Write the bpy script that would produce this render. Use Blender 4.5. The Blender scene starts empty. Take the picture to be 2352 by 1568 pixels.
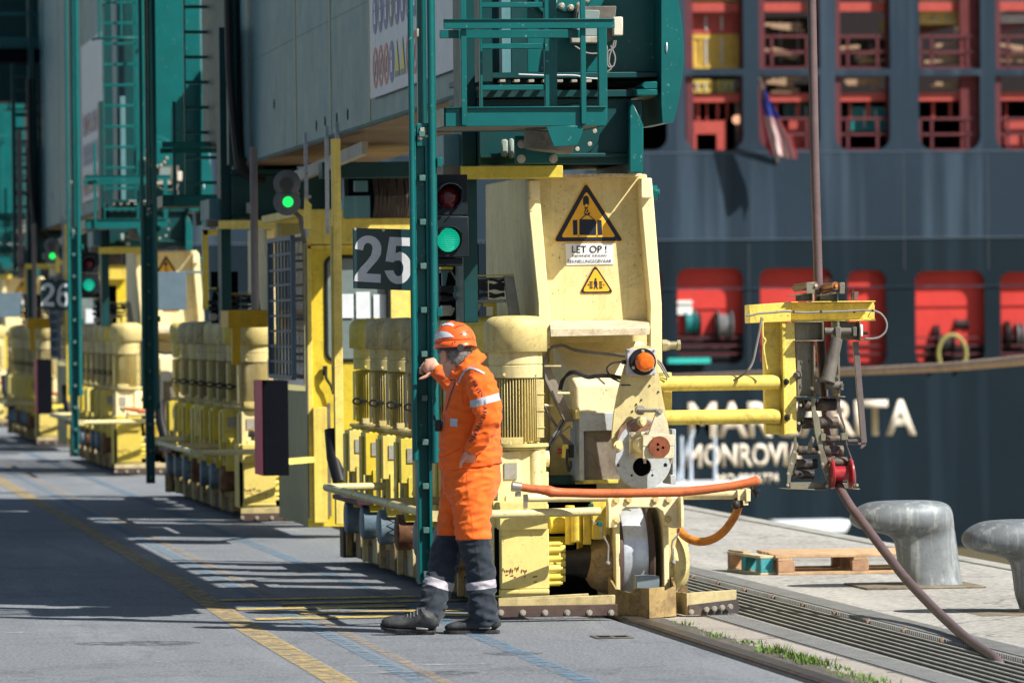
import bpy, bmesh, math, random
from mathutils import Vector, Matrix, noise
from mathutils.bvhtree import BVHTree
sc = bpy.context.scene
R = math.radians
# ---------------------------------------------------------------- camera
FPX = 13067.0; CX, CY = 1176.0, 784.0; CAMZ = 1.83      # focal length and centre in measured picture units
TH = math.atan(1796/FPX); EPS = 46/FPX; PHI = 0.011
F0 = Vector((math.sin(TH), math.cos(TH), 0)); R0 = Vector((math.cos(TH), -math.sin(TH), 0)); ZZ = Vector((0,0,1))
FW = (F0*math.cos(EPS) - ZZ*math.sin(EPS)).normalized(); U0 = (F0*math.sin(EPS) + ZZ*math.cos(EPS)).normalized()
RT = (R0*math.cos(PHI) - U0*math.sin(PHI)).normalized(); UP = (U0*math.cos(PHI) + R0*math.sin(PHI)).normalized()
cam = bpy.data.cameras.new('camera'); camo = bpy.data.objects.new('camera', cam); sc.collection.objects.link(camo)
cam.lens = 200.0; cam.sensor_width = 36.0; cam.clip_start = 0.5; cam.clip_end = 6000
m = Matrix((RT, UP, -FW)).transposed().to_4x4(); m.translation = Vector((0,0,CAMZ)); camo.matrix_world = m
cam.dof.use_dof = True; cam.dof.focus_distance = 34.6; cam.dof.aperture_fstop = 4.9
sc.camera = camo
# ---------------------------------------------------------------- light
SUN = Vector((0.77, -0.66, 1.0)).normalized()
w = bpy.data.worlds.new('World'); sc.world = w; w.use_nodes = True
nt = w.node_tree; bg = nt.nodes['Background']; sky = nt.nodes.new('ShaderNodeTexSky'); sky.sky_type = 'NISHITA'
sky.sun_disc = False; sky.sun_elevation = math.asin(SUN.z); sky.sun_rotation = math.atan2(SUN.x, SUN.y)
sky.air_density = 1.2; sky.dust_density = 1.0
nt.links.new(sky.outputs[0], bg.inputs[0]); bg.inputs[1].default_value = 0.05
sl = bpy.data.lights.new('sun', 'SUN'); so = bpy.data.objects.new('sun', sl); sc.collection.objects.link(so)
sl.energy = 5.0; sl.angle = R(0.5); sl.color = (1.0, 0.95, 0.86)
so.rotation_euler = SUN.to_track_quat('Z', 'Y').to_euler()
sc.view_settings.view_transform = 'Standard'; sc.view_settings.look = 'None'; sc.view_settings.exposure = 0.80; sc.view_settings.gamma = 1.0
sc.cycles.max_bounces = 8; sc.cycles.use_denoising = True; sc.cycles.sample_clamp_indirect = 4.0
# ---------------------------------------------------------------- measuring helpers
def ray(px, py): return (FW*FPX + RT*(px-CX) - UP*(py-CY))
def W(px, py, Y):
    d = ray(px, py); return Vector((0,0,CAMZ)) + d*(Y/d.y)
def G(px, py, z=0.0):
    d = ray(px, py); return Vector((0,0,CAMZ)) + d*((z-CAMZ)/d.z)
def SX(px, py, X):
    d = ray(px, py); return Vector((0,0,CAMZ)) + d*(X/d.x)
# ---------------------------------------------------------------- mesh helpers
COL = sc.collection
KEEP={'platform_grating','crane_hook_symbol','crushed_person_symbol','cable_loom','hanging_cables','vent_slot','rust_patch','safety_cage','disc_holes','trench_slats','grease_line','chain_hooks','cable_tie','digit','digit_stroke'}
EXTRA={}
def pieces(a):
    """group a mesh's islands into pieces that touch one another"""
    n=len(a.v); par=list(range(n))
    def fd(i):
        while par[i]!=i: par[i]=par[par[i]]; i=par[i]
        return i
    for f in a.f:
        r=fd(f[0])
        for i in f[1:]:
            q=fd(i)
            if q!=r: par[q]=r
    isl={}
    for i in range(n): isl.setdefault(fd(i),[]).append(i)
    L_=list(isl.values())
    if len(L_)<2 or len(L_)>70: return None
    bb=[]
    for l in L_:
        xs=[a.v[i] for i in l]; bb.append([min(p[k] for p in xs)-.003 for k in range(3)]+[max(p[k] for p in xs)+.003 for k in range(3)])
    g=list(range(len(L_)))
    def fg(i):
        while g[i]!=i: i=g[i]
        return i
    for i in range(len(L_)):
        for j in range(i):
            if all(bb[i][k]<=bb[j][k+3] and bb[j][k]<=bb[i][k+3] for k in range(3)):
                p,q=fg(i),fg(j)
                if p!=q: g[p]=q
    grp={}
    for i,l in enumerate(L_): grp.setdefault(fg(i),[]).extend(l)
    if len(grp)<2: return None
    out=[]; who={}
    for k,l in grp.items():
        for i in l: who[i]=k
    for k,l in sorted(grp.items(),key=lambda kv:-len(kv[1])):
        b=M(); mp={v:i for i,v in enumerate(l)}; b.v=[a.v[i] for i in l]
        for f,m_ in zip(a.f,a.mi):
            if who[f[0]]==k: b.f.append(tuple(mp[i] for i in f)); b.mi.append(m_)
        out.append(b)
    return out
class M:
    def __init__(s): s.v=[]; s.f=[]; s.mi=[]; s.cur=0
    def add(s, vs, fs):
        n=len(s.v); s.v += [tuple(p) for p in vs]
        for f in fs: s.f.append(tuple(i+n for i in f)); s.mi.append(s.cur)
        return s
    def box(s, x0,x1,y0,y1,z0,z1, rz=0, piv=None):
        vs=[Vector((x,y,z)) for x in (x0,x1) for y in (y0,y1) for z in (z0,z1)]
        if rz:
            c = Vector(piv) if piv else Vector(((x0+x1)/2,(y0+y1)/2,(z0+z1)/2)); q=Matrix.Rotation(rz,3,'Z')
            vs=[q@(p-c)+c for p in vs]
        return s.add(vs, [(0,1,3,2),(4,6,7,5),(0,4,5,1),(2,3,7,6),(0,2,6,4),(1,5,7,3)])
    def prism(s, pts, vec):                       # pts: 3D polygon, extruded along vec
        n=len(pts); vec=Vector(vec); pts=[Vector(p) for p in pts]
        nrm=Vector((0,0,0))
        for i in range(n): nrm += pts[i].cross(pts[(i+1)%n])
        if nrm.dot(vec)>0: pts=pts[::-1]
        vs=pts+[p+vec for p in pts]
        fs=[tuple(range(n)), tuple(range(2*n-1,n-1,-1))]+[(i,i+n,(i+1)%n+n,(i+1)%n) for i in range(n)]
        return s.add(vs, fs)
    def pp(s, pix, Y, th): return s.prism([W(a,b,Y) for a,b in pix], (0,th,0))   # front-facing plate
    def rc(s, a,b,c,d, Y, th):                   # upright box, front face measured (left,top,right,bottom)
        p=W(a,(b+d)/2,Y); q=W(c,(b+d)/2,Y); t=W((a+c)/2,b,Y); u=W((a+c)/2,d,Y)
        return s.box(p.x,q.x,Y,Y+th,u.z,t.z)
    def cyl(s, p0, p1, r0, r1=None, n=20, caps=True):
        p0=Vector(p0); p1=Vector(p1); r1=r0 if r1 is None else r1
        ax=(p1-p0).normalized(); a=ax.orthogonal().normalized(); b=ax.cross(a)
        vs=[]
        for p,r in ((p0,r0),(p1,r1)):
            for i in range(n):
                t=2*math.pi*i/n; vs.append(p+(a*math.cos(t)+b*math.sin(t))*r)
        fs=[(i,(i+1)%n,(i+1)%n+n,i+n) for i in range(n)]
        if caps: fs += [tuple(range(n-1,-1,-1)), tuple(range(n,2*n))]
        return s.add(vs, fs)
    def lathe(s, prof, c, ax=(0,0,1), n=32):      # prof: list of (r, h) along axis
        ax=Vector(ax).normalized(); c=Vector(c)
        a=Vector((1,0,0)) if abs(ax.x)<.9 else Vector((0,1,0)); a=(a-ax*a.dot(ax)).normalized(); b=ax.cross(a)
        vs=[]; k=len(prof)
        for r,h in prof:
            for i in range(n):
                t=2*math.pi*i/n; vs.append(c+ax*h+(a*math.cos(t)+b*math.sin(t))*max(r,1e-4))
        fs=[(j*n+i, j*n+(i+1)%n, (j+1)*n+(i+1)%n, (j+1)*n+i) for j in range(k-1) for i in range(n)]
        fs += [tuple(range(n-1,-1,-1)), tuple(range((k-1)*n,k*n))]
        return s.add(vs, fs)
    def tube(s, pts, r, n=10, caps=True, rs=None):
        pts=[Vector(p) for p in pts]; k=len(pts)
        t0=(pts[1]-pts[0]).normalized(); a=t0.orthogonal().normalized(); vs=[]
        for j in range(k):
            t=(pts[min(j+1,k-1)]-pts[max(j-1,0)]).normalized()
            a=(a-t*a.dot(t)).normalized(); b=t.cross(a); rr=rs[j] if rs else r
            for i in range(n):
                q=2*math.pi*i/n; vs.append(pts[j]+(a*math.cos(q)+b*math.sin(q))*rr)
        fs=[(j*n+i, j*n+(i+1)%n, (j+1)*n+(i+1)%n, (j+1)*n+i) for j in range(k-1) for i in range(n)]
        if caps: fs += [tuple(range(n-1,-1,-1)), tuple(range((k-1)*n,k*n))]
        return s.add(vs, fs)
    def bar(s, p0, p1, w, h, up=(0,0,1)):         # rectangular bar
        p0=Vector(p0); p1=Vector(p1); ax=(p1-p0).normalized(); u=Vector(up); u=(u-ax*u.dot(ax))
        if u.length<1e-3: u=Vector((0,1,0))
        u.normalize(); b=ax.cross(u); vs=[]
        for p in (p0,p1):
            for i,j in ((-1,-1),(1,-1),(1,1),(-1,1)): vs.append(p+b*(i*w/2)+u*(j*h/2))
        return s.add(vs, [(3,2,1,0),(4,5,6,7),(0,1,5,4),(1,2,6,5),(2,3,7,6),(3,0,4,7)])
    def bolt(s, p, r=.012, h=.012, ax=(0,-1,0)):
        ax=Vector(ax); p=Vector(p); s.cyl(p, p+ax*h*.35, r*1.35, n=14); s.cyl(p+ax*h*.35, p+ax*h, r, r*.92, n=6); return s
    def ball(s, c, r, n=16, sc_=(1,1,1)):
        c=Vector(c); k=n//2
        prof=[(math.sin(math.pi*i/k), -math.cos(math.pi*i/k)) for i in range(k+1)]; vs=[]
        for rr,h in prof:
            for i in range(n):
                t=2*math.pi*i/n; vs.append(c+Vector((max(rr,1e-3)*math.cos(t)*sc_[0], max(rr,1e-3)*math.sin(t)*sc_[1], h*sc_[2]))*r)
        fs=[(j*n+i, j*n+(i+1)%n, (j+1)*n+(i+1)%n, (j+1)*n+i) for j in range(k) for i in range(n)]
        return s.add(vs, fs)
    def build(s, name, mat, parent=None, bev=0, smooth=None, solid=0, seg=1):
        me=bpy.data.meshes.new(name); me.from_pydata(s.v, [], s.f)
        mats = mat if isinstance(mat,(list,tuple)) else [mat]
        for q in mats: me.materials.append(q)
        if len(mats)>1: me.polygons.foreach_set('material_index', s.mi)
        me.update()
        o=bpy.data.objects.new(name, me); COL.objects.link(o)
        if parent: o.parent=parent
        if smooth is None: smooth = 38
        if smooth:
            for p in me.polygons: p.use_smooth=True
            me.set_sharp_from_angle(angle=R(smooth))
        if solid:
            md=o.modifiers.new('thickness','SOLIDIFY'); md.thickness=solid; md.offset=0
        if bev:
            md=o.modifiers.new('edge','BEVEL'); md.width=bev; md.segments=seg; md.limit_method='ANGLE'; md.angle_limit=R(40); md.harden_normals=False
        return o
def recentre(o):                                  # move a mesh object's origin to its base centre
    me=o.data; c=[Vector(b) for b in o.bound_box]; lo=Vector((min(p.x for p in c),min(p.y for p in c),min(p.z for p in c))); hi=Vector((max(p.x for p in c),max(p.y for p in c),max(p.z for p in c)))
    q=Vector(((lo.x+hi.x)/2,(lo.y+hi.y)/2,lo.z)); me.transform(Matrix.Translation(-q)); o.location=o.location+q; return o
def tag(o, label=None, cat=None, group=None, kind=None):
    if label: o['label']=label
    if cat: o['category']=cat
    if group: o['group']=group
    if kind: o['kind']=kind
    return o
def empty(name, loc=(0,0,0), rz=0):
    o=bpy.data.objects.new(name,None); COL.objects.link(o); o.location=loc; o.rotation_euler=(0,0,rz); o.empty_display_size=.2; return o
def copy_tree(o, parent=None, off=None):
    c=o.copy(); COL.objects.link(c)
    if parent: c.parent=parent; c.matrix_parent_inverse=o.matrix_parent_inverse.copy()
    if off is not None: c.location=c.location+Vector(off)
    for ch in list(o.children): copy_tree(ch, c)
    return c
_fonts={}
def text_mesh(txt, size=1.0, bold=0.0, extrude=0.0, spacing=1.0, sx=1.0, align='LEFT'):
    cu=bpy.data.curves.new('t','FONT'); cu.body=txt; cu.size=size; cu.offset=bold; cu.extrude=extrude; cu.space_character=spacing; cu.align_x=align; cu.resolution_u=4
    o=bpy.data.objects.new('t',cu); COL.objects.link(o); bpy.context.view_layer.update()
    me=bpy.data.meshes.new_from_object(o.evaluated_get(bpy.context.evaluated_depsgraph_get()))
    bpy.data.objects.remove(o); bpy.data.curves.remove(cu)
    if sx!=1.0: me.transform(Matrix.Diagonal((sx,1,1,1)))
    return me
def text_fit(txt, p_tl, p_br, Y, mat, name, parent=None, bold=0.0, th=.004):
    """lettering that fills a measured front-facing box"""
    a=W(p_tl[0],p_tl[1],Y); b=W(p_br[0],p_br[1],Y); me=text_mesh(txt, 1.0, bold, 0.0)
    xs=[v.co.x for v in me.vertices]; ys=[v.co.y for v in me.vertices]
    x0,x1,y0,y1=min(xs),max(xs),min(ys),max(ys); s1=(b.x-a.x)/(x1-x0); s2=(a.z-b.z)/(y1-y0)
    for v in me.vertices: v.co=Vector((a.x+(v.co.x-x0)*s1, Y, b.z+(v.co.y-y0)*s2))
    me.materials.append(mat); me.name=name
    o=bpy.data.objects.new(name,me); COL.objects.link(o)
    if parent: o.parent=parent
    md=o.modifiers.new('t','SOLIDIFY'); md.thickness=th; md.offset=0
    return o
# ---------------------------------------------------------------- materials
def srgb(r,g,b):
    f=lambda c: (c/255/12.92) if c/255<=.04045 else ((c/255+.055)/1.055)**2.4
    return (f(r),f(g),f(b),1)
def mat(name, col, rough=.5, metal=0.0, var=.12, scale=6.0, dirt=0.0, dirtcol=(.05,.035,.02,1), specks=0.0, speckcol=(.06,.025,.012,1),
        streak=0.0, streakcol=None, bump=0.0, bscale=60.0, emit=None, estr=0, coat=0.0, tex='Object', spscale=55.0, spec=.28):
    m=bpy.data.materials.new(name); m.use_nodes=True; N=m.node_tree.nodes; L=m.node_tree.links; b=N['Principled BSDF']
    tc=N.new('ShaderNodeTexCoord'); co=tc.outputs[tex]
    def nz(sc_, det=4, rgh=.6, vec=None, dist=0):
        n=N.new('ShaderNodeTexNoise'); n.inputs['Scale'].default_value=sc_; n.inputs['Detail'].default_value=det; n.inputs['Roughness'].default_value=rgh; n.inputs['Distortion'].default_value=dist
        L.new(vec or co, n.inputs['Vector']); return n.outputs['Fac']
    def ramp(v,a,b_):
        r=N.new('ShaderNodeMapRange'); r.inputs['From Min'].default_value=a; r.inputs['From Max'].default_value=b_; L.new(v,r.inputs['Value']); return r.outputs[0]
    def mix(a,b_,fac):
        x=N.new('ShaderNodeMix'); x.data_type='RGBA'
        if isinstance(fac,float): x.inputs[0].default_value=fac
        else: L.new(fac,x.inputs[0])
        for i,q in ((6,a),(7,b_)):
            if isinstance(q,tuple): x.inputs[i].default_value=q
            else: L.new(q,x.inputs[i])
        return x.outputs[2]
    def mul(v,k):
        q=N.new('ShaderNodeMath'); q.operation='MULTIPLY'; q.use_clamp=True; L.new(v,q.inputs[0])
        if isinstance(k,(int,float)): q.inputs[1].default_value=k
        else: L.new(k,q.inputs[1])
        return q.outputs[0]
    dk=tuple(c*(1-var) for c in col[:3])+(1,); lt=tuple(min(1,c*(1+var)) for c in col[:3])+(1,)
    c=mix(dk,lt,ramp(nz(scale,5,.65),.3,.7))
    if streak:
        mp=N.new('ShaderNodeMapping'); mp.inputs['Scale'].default_value=(9,9,.35); L.new(co,mp.inputs['Vector'])
        c=mix(c, streakcol or tuple(q*.45 for q in col[:3])+(1,), mul(ramp(nz(2.2,4,.6,mp.outputs[0]),.5,.66),streak))
    if dirt>=.2:      # small-scale mottling: grease film, dust and scuffs
        g1=ramp(nz(scale*4.5+9,10,.85,None,.4),.47,.60); c=mix(c, tuple(q*.55 for q in col[:3])+(1,), mul(g1,min(.55,dirt*.75)))
        g2=ramp(nz(scale*1.3+2,9,.8,None,1.2),.52,.63); c=mix(c, tuple(q*.42+.01 for q in dirtcol[:3])+(1,), mul(g2,min(.7,dirt*.8)))
    if dirt: c=mix(c, dirtcol, mul(ramp(nz(scale*.6,8,.75,None,.6),.49,.68),dirt))
    if specks: c=mix(c, speckcol, mul(mul(ramp(nz(spscale,3,.5),.64,.72), ramp(nz(7,2,.5),.45,.7)),specks))
    if name.startswith('yellow') or name.startswith('blue_grey') or name.startswith('tan'):      # each painted unit has faded a little differently
        oi=N.new('ShaderNodeObjectInfo'); hv=N.new('ShaderNodeHueSaturation'); q=N.new('ShaderNodeMapRange'); q.inputs['To Min'].default_value=.88; q.inputs['To Max'].default_value=1.08; L.new(oi.outputs['Random'],q.inputs['Value']); L.new(q.outputs[0],hv.inputs['Value']); q2=N.new('ShaderNodeMapRange'); q2.inputs['To Min'].default_value=1.04; q2.inputs['To Max'].default_value=.84; L.new(oi.outputs['Random'],q2.inputs['Value']); L.new(q2.outputs[0],hv.inputs['Saturation']); L.new(c,hv.inputs['Color']); c=hv.outputs[0]
    L.new(c,b.inputs['Base Color'])
    rr=N.new('ShaderNodeMapRange'); rr.inputs['To Min'].default_value=max(0,rough-.1); rr.inputs['To Max'].default_value=min(1,rough+.12); L.new(nz(scale*3,4),rr.inputs['Value']); L.new(rr.outputs[0],b.inputs['Roughness'])
    b.inputs['Metallic'].default_value=metal; b.inputs['Specular IOR Level'].default_value=spec
    if coat: b.inputs['Coat Weight'].default_value=coat; b.inputs['Coat Roughness'].default_value=.15
    if bump:
        bp=N.new('ShaderNodeBump'); bp.inputs['Strength'].default_value=bump; bp.inputs['Distance'].default_value=.01; L.new(nz(bscale,6,.7),bp.inputs['Height']); L.new(bp.outputs[0],b.inputs['Normal'])
    if emit: b.inputs['Emission Color'].default_value=emit; b.inputs['Emission Strength'].default_value=estr
    return m
RUST=(.16,.055,.02,1); GRIME=(.045,.036,.022,1)
Y_PALE=mat('yellow_pale_paint',(.82,.69,.355,1),.48,var=.07,scale=3,dirt=.3,dirtcol=(.45,.34,.16,1),specks=1,streak=.25,streakcol=(.42,.36,.10,1),bump=.06)
Y_MOT=mat('yellow_motor_paint',(.64,.53,.215,1),.5,var=.12,scale=2.2,dirt=.36,dirtcol=(.30,.21,.08,1),specks=1,streak=.4,bump=.05)
Y_MOT2=mat('yellow_faded_paint',(.55,.45,.21,1),.55,var=.14,scale=2.2,dirt=.6,dirtcol=(.24,.17,.09,1),specks=1,streak=.45,bump=.05)
Y_MOT3=mat('yellow_bright_paint',(.74,.60,.10,1),.42,var=.1,scale=3,dirt=.35,dirtcol=(.3,.22,.04,1),specks=.9,streak=.25,bump=.03)
Y_PIPE=mat('yellow_pipe_paint',(.74,.57,.06,1),.38,var=.1,scale=3,dirt=.5,dirtcol=(.22,.17,.03,1),specks=1.0,bump=.04,coat=.2)
Y_RAILP=mat('yellow_chipped_pipe',(.66,.57,.25,1),.42,var=.12,scale=5,dirt=.5,dirtcol=(.3,.26,.17,1),specks=1.0,bump=.05)
Y_CAB=mat('yellow_cabin_paint',(.74,.56,.05,1),.4,var=.07,scale=2,dirt=.35,dirtcol=(.3,.22,.05,1),streak=.3,bump=.02)
Y_ORG=mat('orange_yellow_paint',(.72,.40,.02,1),.45,var=.06,dirt=.2)
TAN=mat('tan_guard_paint',(.37,.255,.10,1),.6,var=.25,scale=5,dirt=.9,dirtcol=(.10,.065,.04,1),specks=1.0,bump=.15)
TEAL=mat('teal_paint',(.001,.094,.097,1),.36,var=.12,scale=3,dirt=.15,dirtcol=(.02,.07,.06,1),specks=.5,speckcol=(.3,.4,.38,1),bump=.03,coat=.06,spscale=35)
TEALD=mat('dark_teal_paint',(.001,.042,.046,1),.45,var=.15,scale=3,dirt=.2,bump=.03)
TEALP=mat('pale_teal_panel',(.085,.20,.225,1),.45,var=.12,scale=1.2,dirt=.2,dirtcol=(.06,.09,.09,1),streak=.5,streakcol=(.17,.26,.27,1),bump=.02)
BROWN=mat('rubber_brown',(.085,.055,.045,1),.65,var=.25,scale=7,dirt=.5,dirtcol=(.03,.02,.015,1),bump=.15)
GREYW=mat('worn_grey_metal',(.34,.32,.27,1),.5,var=.15,scale=7,dirt=.4,dirtcol=(.12,.10,.07,1),specks=.8,bump=.08)
GREYB=mat('grey_blue_paint',(.42,.46,.50,1),.5,var=.12,scale=5,dirt=.5,dirtcol=(.30,.27,.2,1),specks=1,bump=.06)
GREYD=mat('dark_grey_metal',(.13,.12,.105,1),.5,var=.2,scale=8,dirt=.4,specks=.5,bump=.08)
GREASE=mat('black_grease',(.022,.02,.02,1),.42,var=.4,scale=14,dirt=.6,dirtcol=(.07,.05,.035,1),bump=.5,bscale=40)
STEEL=mat('bare_steel',(.66,.70,.75,1),.42,.6,var=.12,scale=9,dirt=.25,dirtcol=(.15,.15,.16,1),bump=.03)
BOLTM=mat('bolt_metal',(.50,.46,.38,1),.42,.6,var=.2,scale=30,dirt=.3)
HUBB=mat('blue_grey_hub',(.13,.20,.26,1),.5,var=.2,scale=9,dirt=.5,dirtcol=(.06,.07,.08,1),bump=.08)
HUBR=mat('rusty_hub',(.12,.05,.025,1),.7,var=.4,scale=9,dirt=.7,dirtcol=(.35,.24,.12,1),bump=.3)
RUSTM=mat('rust_red_disc',(.22,.065,.03,1),.6,var=.25,scale=12,dirt=.4,bump=.15)
BLACK=mat('black_plastic',(.012,.013,.015,1),.4,var=.2)
BLACKM=mat('matt_black_board',(.004,.005,.008,1),.8,var=.1,spec=.05)
REDD=mat('dark_red_paint',(.62,.02,.08,1),.45,var=.1)
RED=mat('red_paint',(.32,.015,.024,1),.32,var=.15,scale=12,dirt=.4,dirtcol=(.25,.12,.1,1),coat=.3)
WHITE=mat('white_paint',(.78,.78,.76,1),.45,var=.04,dirt=.1,dirtcol=(.5,.5,.48,1))
WHITED=mat('worn_white',(.50,.52,.54,1),.5,var=.08,scale=9,dirt=.25,dirtcol=(.3,.32,.33,1))
SIGNG=mat('sign_dark_green',(.008,.035,.042,1),.35,var=.1,coat=.3)
AMBERP=mat('sign_amber',(.80,.42,.03,1),.45,var=.04,specks=.2)
INK=mat('sign_ink',(.012,.02,.04,1),.45,var=.05)
HOSE=mat('orange_hose',(.52,.135,.045,1),.42,var=.12,scale=7,dirt=.4,dirtcol=(.22,.08,.04,1),bump=.05)
HOSE2=mat('orange_hose_dirty',(.55,.20,.03,1),.45,var=.2,scale=9,dirt=.6,dirtcol=(.10,.05,.02,1),bump=.08)
CABLE=mat('mauve_cable',(.125,.085,.088,1),.5,var=.12,scale=9,dirt=.3,dirtcol=(.06,.045,.045,1),bump=.03)
WIRE=mat('grey_wire',(.20,.19,.18,1),.5,var=.12,scale=20)
WIREB=mat('black_wire',(.025,.025,.028,1),.45,var=.2,scale=20)
def lens_mat(name, col, e, estr):
    m=mat(name,col,.2,var=.25,scale=60,emit=e,estr=estr,coat=.3); return m
LG=lens_mat('green_signal_lit',(.02,.45,.30,1),(.01,.80,.48,1),.33)
_n=LG.node_tree.nodes; _l=LG.node_tree.links; _w=_n.new('ShaderNodeTexWave'); _w.wave_type='BANDS'; _w.bands_direction='Z'; _w.inputs['Scale'].default_value=28; _t=_n.new('ShaderNodeTexCoord'); _l.new(_t.outputs['Object'],_w.inputs['Vector']); _r=_n.new('ShaderNodeMapRange'); _r.inputs['To Min'].default_value=.10; _r.inputs['To Max'].default_value=.42; _l.new(_w.outputs['Fac'],_r.inputs['Value']); _l.new(_r.outputs[0],_n['Principled BSDF'].inputs['Emission Strength'])
LG2=lens_mat('green_signal_round',(.02,.5,.1,1),(.01,.9,.12,1),.8)
LR=lens_mat('red_signal_unlit',(.08,.005,.012,1),(0,0,0,1),0)
LA=mat('amber_lens',(.62,.12,.006,1),.15,var=.2,scale=40,coat=.6)
GLASS=mat('window_glass',(.16,.21,.21,1),.12,var=.25,scale=2,coat=.8)
# ================================================================ ground and water
def ground_mat(name, base, light, dark, bump=.25, fine=90.0, cracks=.5, patch=.35):
    m=bpy.data.materials.new(name); m.use_nodes=True; N=m.node_tree.nodes; L=m.node_tree.links; b=N['Principled BSDF']; tc=N.new('ShaderNodeTexCoord')
    def nz(s,det=6,r=.65,v=None):
        n=N.new('ShaderNodeTexNoise'); n.inputs['Scale'].default_value=s; n.inputs['Detail'].default_value=det; n.inputs['Roughness'].default_value=r; L.new(v or tc.outputs['Object'],n.inputs['Vector']); return n.outputs['Fac']
    def rp(v,a,c):
        q=N.new('ShaderNodeMapRange'); q.inputs['From Min'].default_value=a; q.inputs['From Max'].default_value=c; L.new(v,q.inputs['Value']); return q.outputs[0]
    def mx(a,c,f):
        x=N.new('ShaderNodeMix'); x.data_type='RGBA'; L.new(f,x.inputs[0])
        for i,q in ((6,a),(7,c)):
            if isinstance(q,tuple): x.inputs[i].default_value=q
            else: L.new(q,x.inputs[i])
        return x.outputs[2]
    def mul(v,k):
        q=N.new('ShaderNodeMath'); q.operation='MULTIPLY'; L.new(v,q.inputs[0]); q.inputs[1].default_value=k; return q.outputs[0]
    c=mx(dark,light,rp(nz(fine,3,.5),.3,.7)); c=mx(c,base,mul(rp(nz(6,3),.0,1),.55+0*fine))
    mp=N.new('ShaderNodeMapping'); mp.inputs['Scale'].default_value=(1.6,.12,1); L.new(tc.outputs['Object'],mp.inputs['Vector'])
    c=mx(c,light,mul(rp(nz(1.0,6,.7,mp.outputs[0]),.5,.75),patch)); c=mx(c,dark,mul(rp(nz(.55,7,.7),.52,.72),patch))
    c=mx(c,dark,mul(rp(nz(11,8,.85),.52,.70),.75)); c=mx(c,light,mul(rp(nz(17,8,.85),.55,.70),.7))
    vo=N.new('ShaderNodeTexVoronoi'); vo.feature='DISTANCE_TO_EDGE'; vo.inputs['Scale'].default_value=.42
    ns=N.new('ShaderNodeTexNoise'); ns.inputs['Scale'].default_value=2.5; ns.inputs['Detail'].default_value=6; L.new(tc.outputs['Object'],ns.inputs['Vector'])
    va=N.new('ShaderNodeVectorMath'); va.operation='ADD'; L.new(tc.outputs['Object'],va.inputs[0]); vs=N.new('ShaderNodeVectorMath'); vs.operation='SCALE'; vs.inputs['Scale'].default_value=.9; L.new(ns.outputs['Color'],vs.inputs[0]); L.new(vs.outputs[0],va.inputs[1]); L.new(va.outputs[0],vo.inputs['Vector'])
    ck=N.new('ShaderNodeMapRange'); ck.inputs['From Min'].default_value=.012; ck.inputs['From Max'].default_value=.004; L.new(vo.outputs['Distance'],ck.inputs['Value'])
    c=mx(c,(dark[0]*.35,dark[1]*.35,dark[2]*.35,1),mul(ck.outputs[0],cracks))
    L.new(c,b.inputs['Base Color']); b.inputs['Roughness'].default_value=.82
    bp=N.new('ShaderNodeBump'); bp.inputs['Strength'].default_value=bump; bp.inputs['Distance'].default_value=.02; L.new(nz(45,8,.8),bp.inputs['Height']); L.new(bp.outputs[0],b.inputs['Normal'])
    return m
ASPH=ground_mat('asphalt',(.150,.168,.195,1),(.34,.36,.385,1),(.055,.068,.088,1),.8,50,.22,.5)
APRON=ground_mat('rough_concrete',(.40,.385,.355,1),(.72,.70,.66,1),(.13,.12,.105,1),1.0,22,.5,.5)
STRIPC=ground_mat('rail_bed_concrete',(.36,.33,.29,1),(.45,.42,.38,1),(.20,.17,.14,1),.6,80,.8,.7)
DIRT=ground_mat('rail_groove_dirt',(.12,.11,.095,1),(.2,.18,.15,1),(.05,.045,.04,1),1.0,60,.3,.5)
RUBS=mat('grey_rubber_strip',(.27,.275,.27,1),.6,var=.12,scale=5,dirt=.4,dirtcol=(.15,.14,.12,1),bump=.1)
RAILM=mat('rail_steel',(.10,.09,.085,1),.38,.7,var=.3,scale=6,dirt=.4,dirtcol=(.07,.045,.03,1),bump=.1)
SLAT=mat('slat_metal',(.36,.36,.33,1),.42,.3,var=.15,scale=5,dirt=.4,dirtcol=(.12,.11,.07,1))
SLATS=mat('trench_lining',(.20,.18,.115,1),.7,var=.2,scale=5,dirt=.4,dirtcol=(.07,.06,.04,1),bump=.2)
def structure(o): o['kind']='structure'; return o
def strip(name, x0,x1,z0,z1, mt, y0=12, y1=420, bev=0):
    a=M(); a.box(x0,x1,y0,y1,z0,z1); return structure(a.build(name, mt, bev=bev, smooth=0))
strip('ground', -700, 5.33, -.6, 0, ASPH, -30, 1600)
strip('rail_bed', 5.56, 5.92, -.3, .004, STRIPC, bev=.006)
a=M(); a.box(5.33,5.56,12,420,-.30,-.03); structure(a.build('rail_groove', DIRT, smooth=0))
a=M(); a.prism([(5.375,12,-.028),(5.505,12,-.028),(5.505,12,.008),(5.49,12,.022),(5.39,12,.022),(5.375,12,.008)],(0,400,0)); structure(a.build('crane_rail', RAILM, bev=.004))
a=M(); a.box(5.92,6.125,12,420,-.3,.006)
for k in range(9): a.box(5.93+.0215*k,5.943+.0215*k,12,420,.006,.013)
structure(a.build('rubber_strip', RUBS, smooth=0))
a=M(); a.box(6.80,7.005,12,420,-.3,.010)
for k in range(9): a.box(6.812+.0212*k,6.824+.0212*k,12,420,.010,.017)
for k in range(420): a.box(6.775,6.802,26+.055*k,26.03+.055*k,-.06,.012)
structure(a.build('cable_slot_kerb', RUBS, smooth=0))
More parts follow.
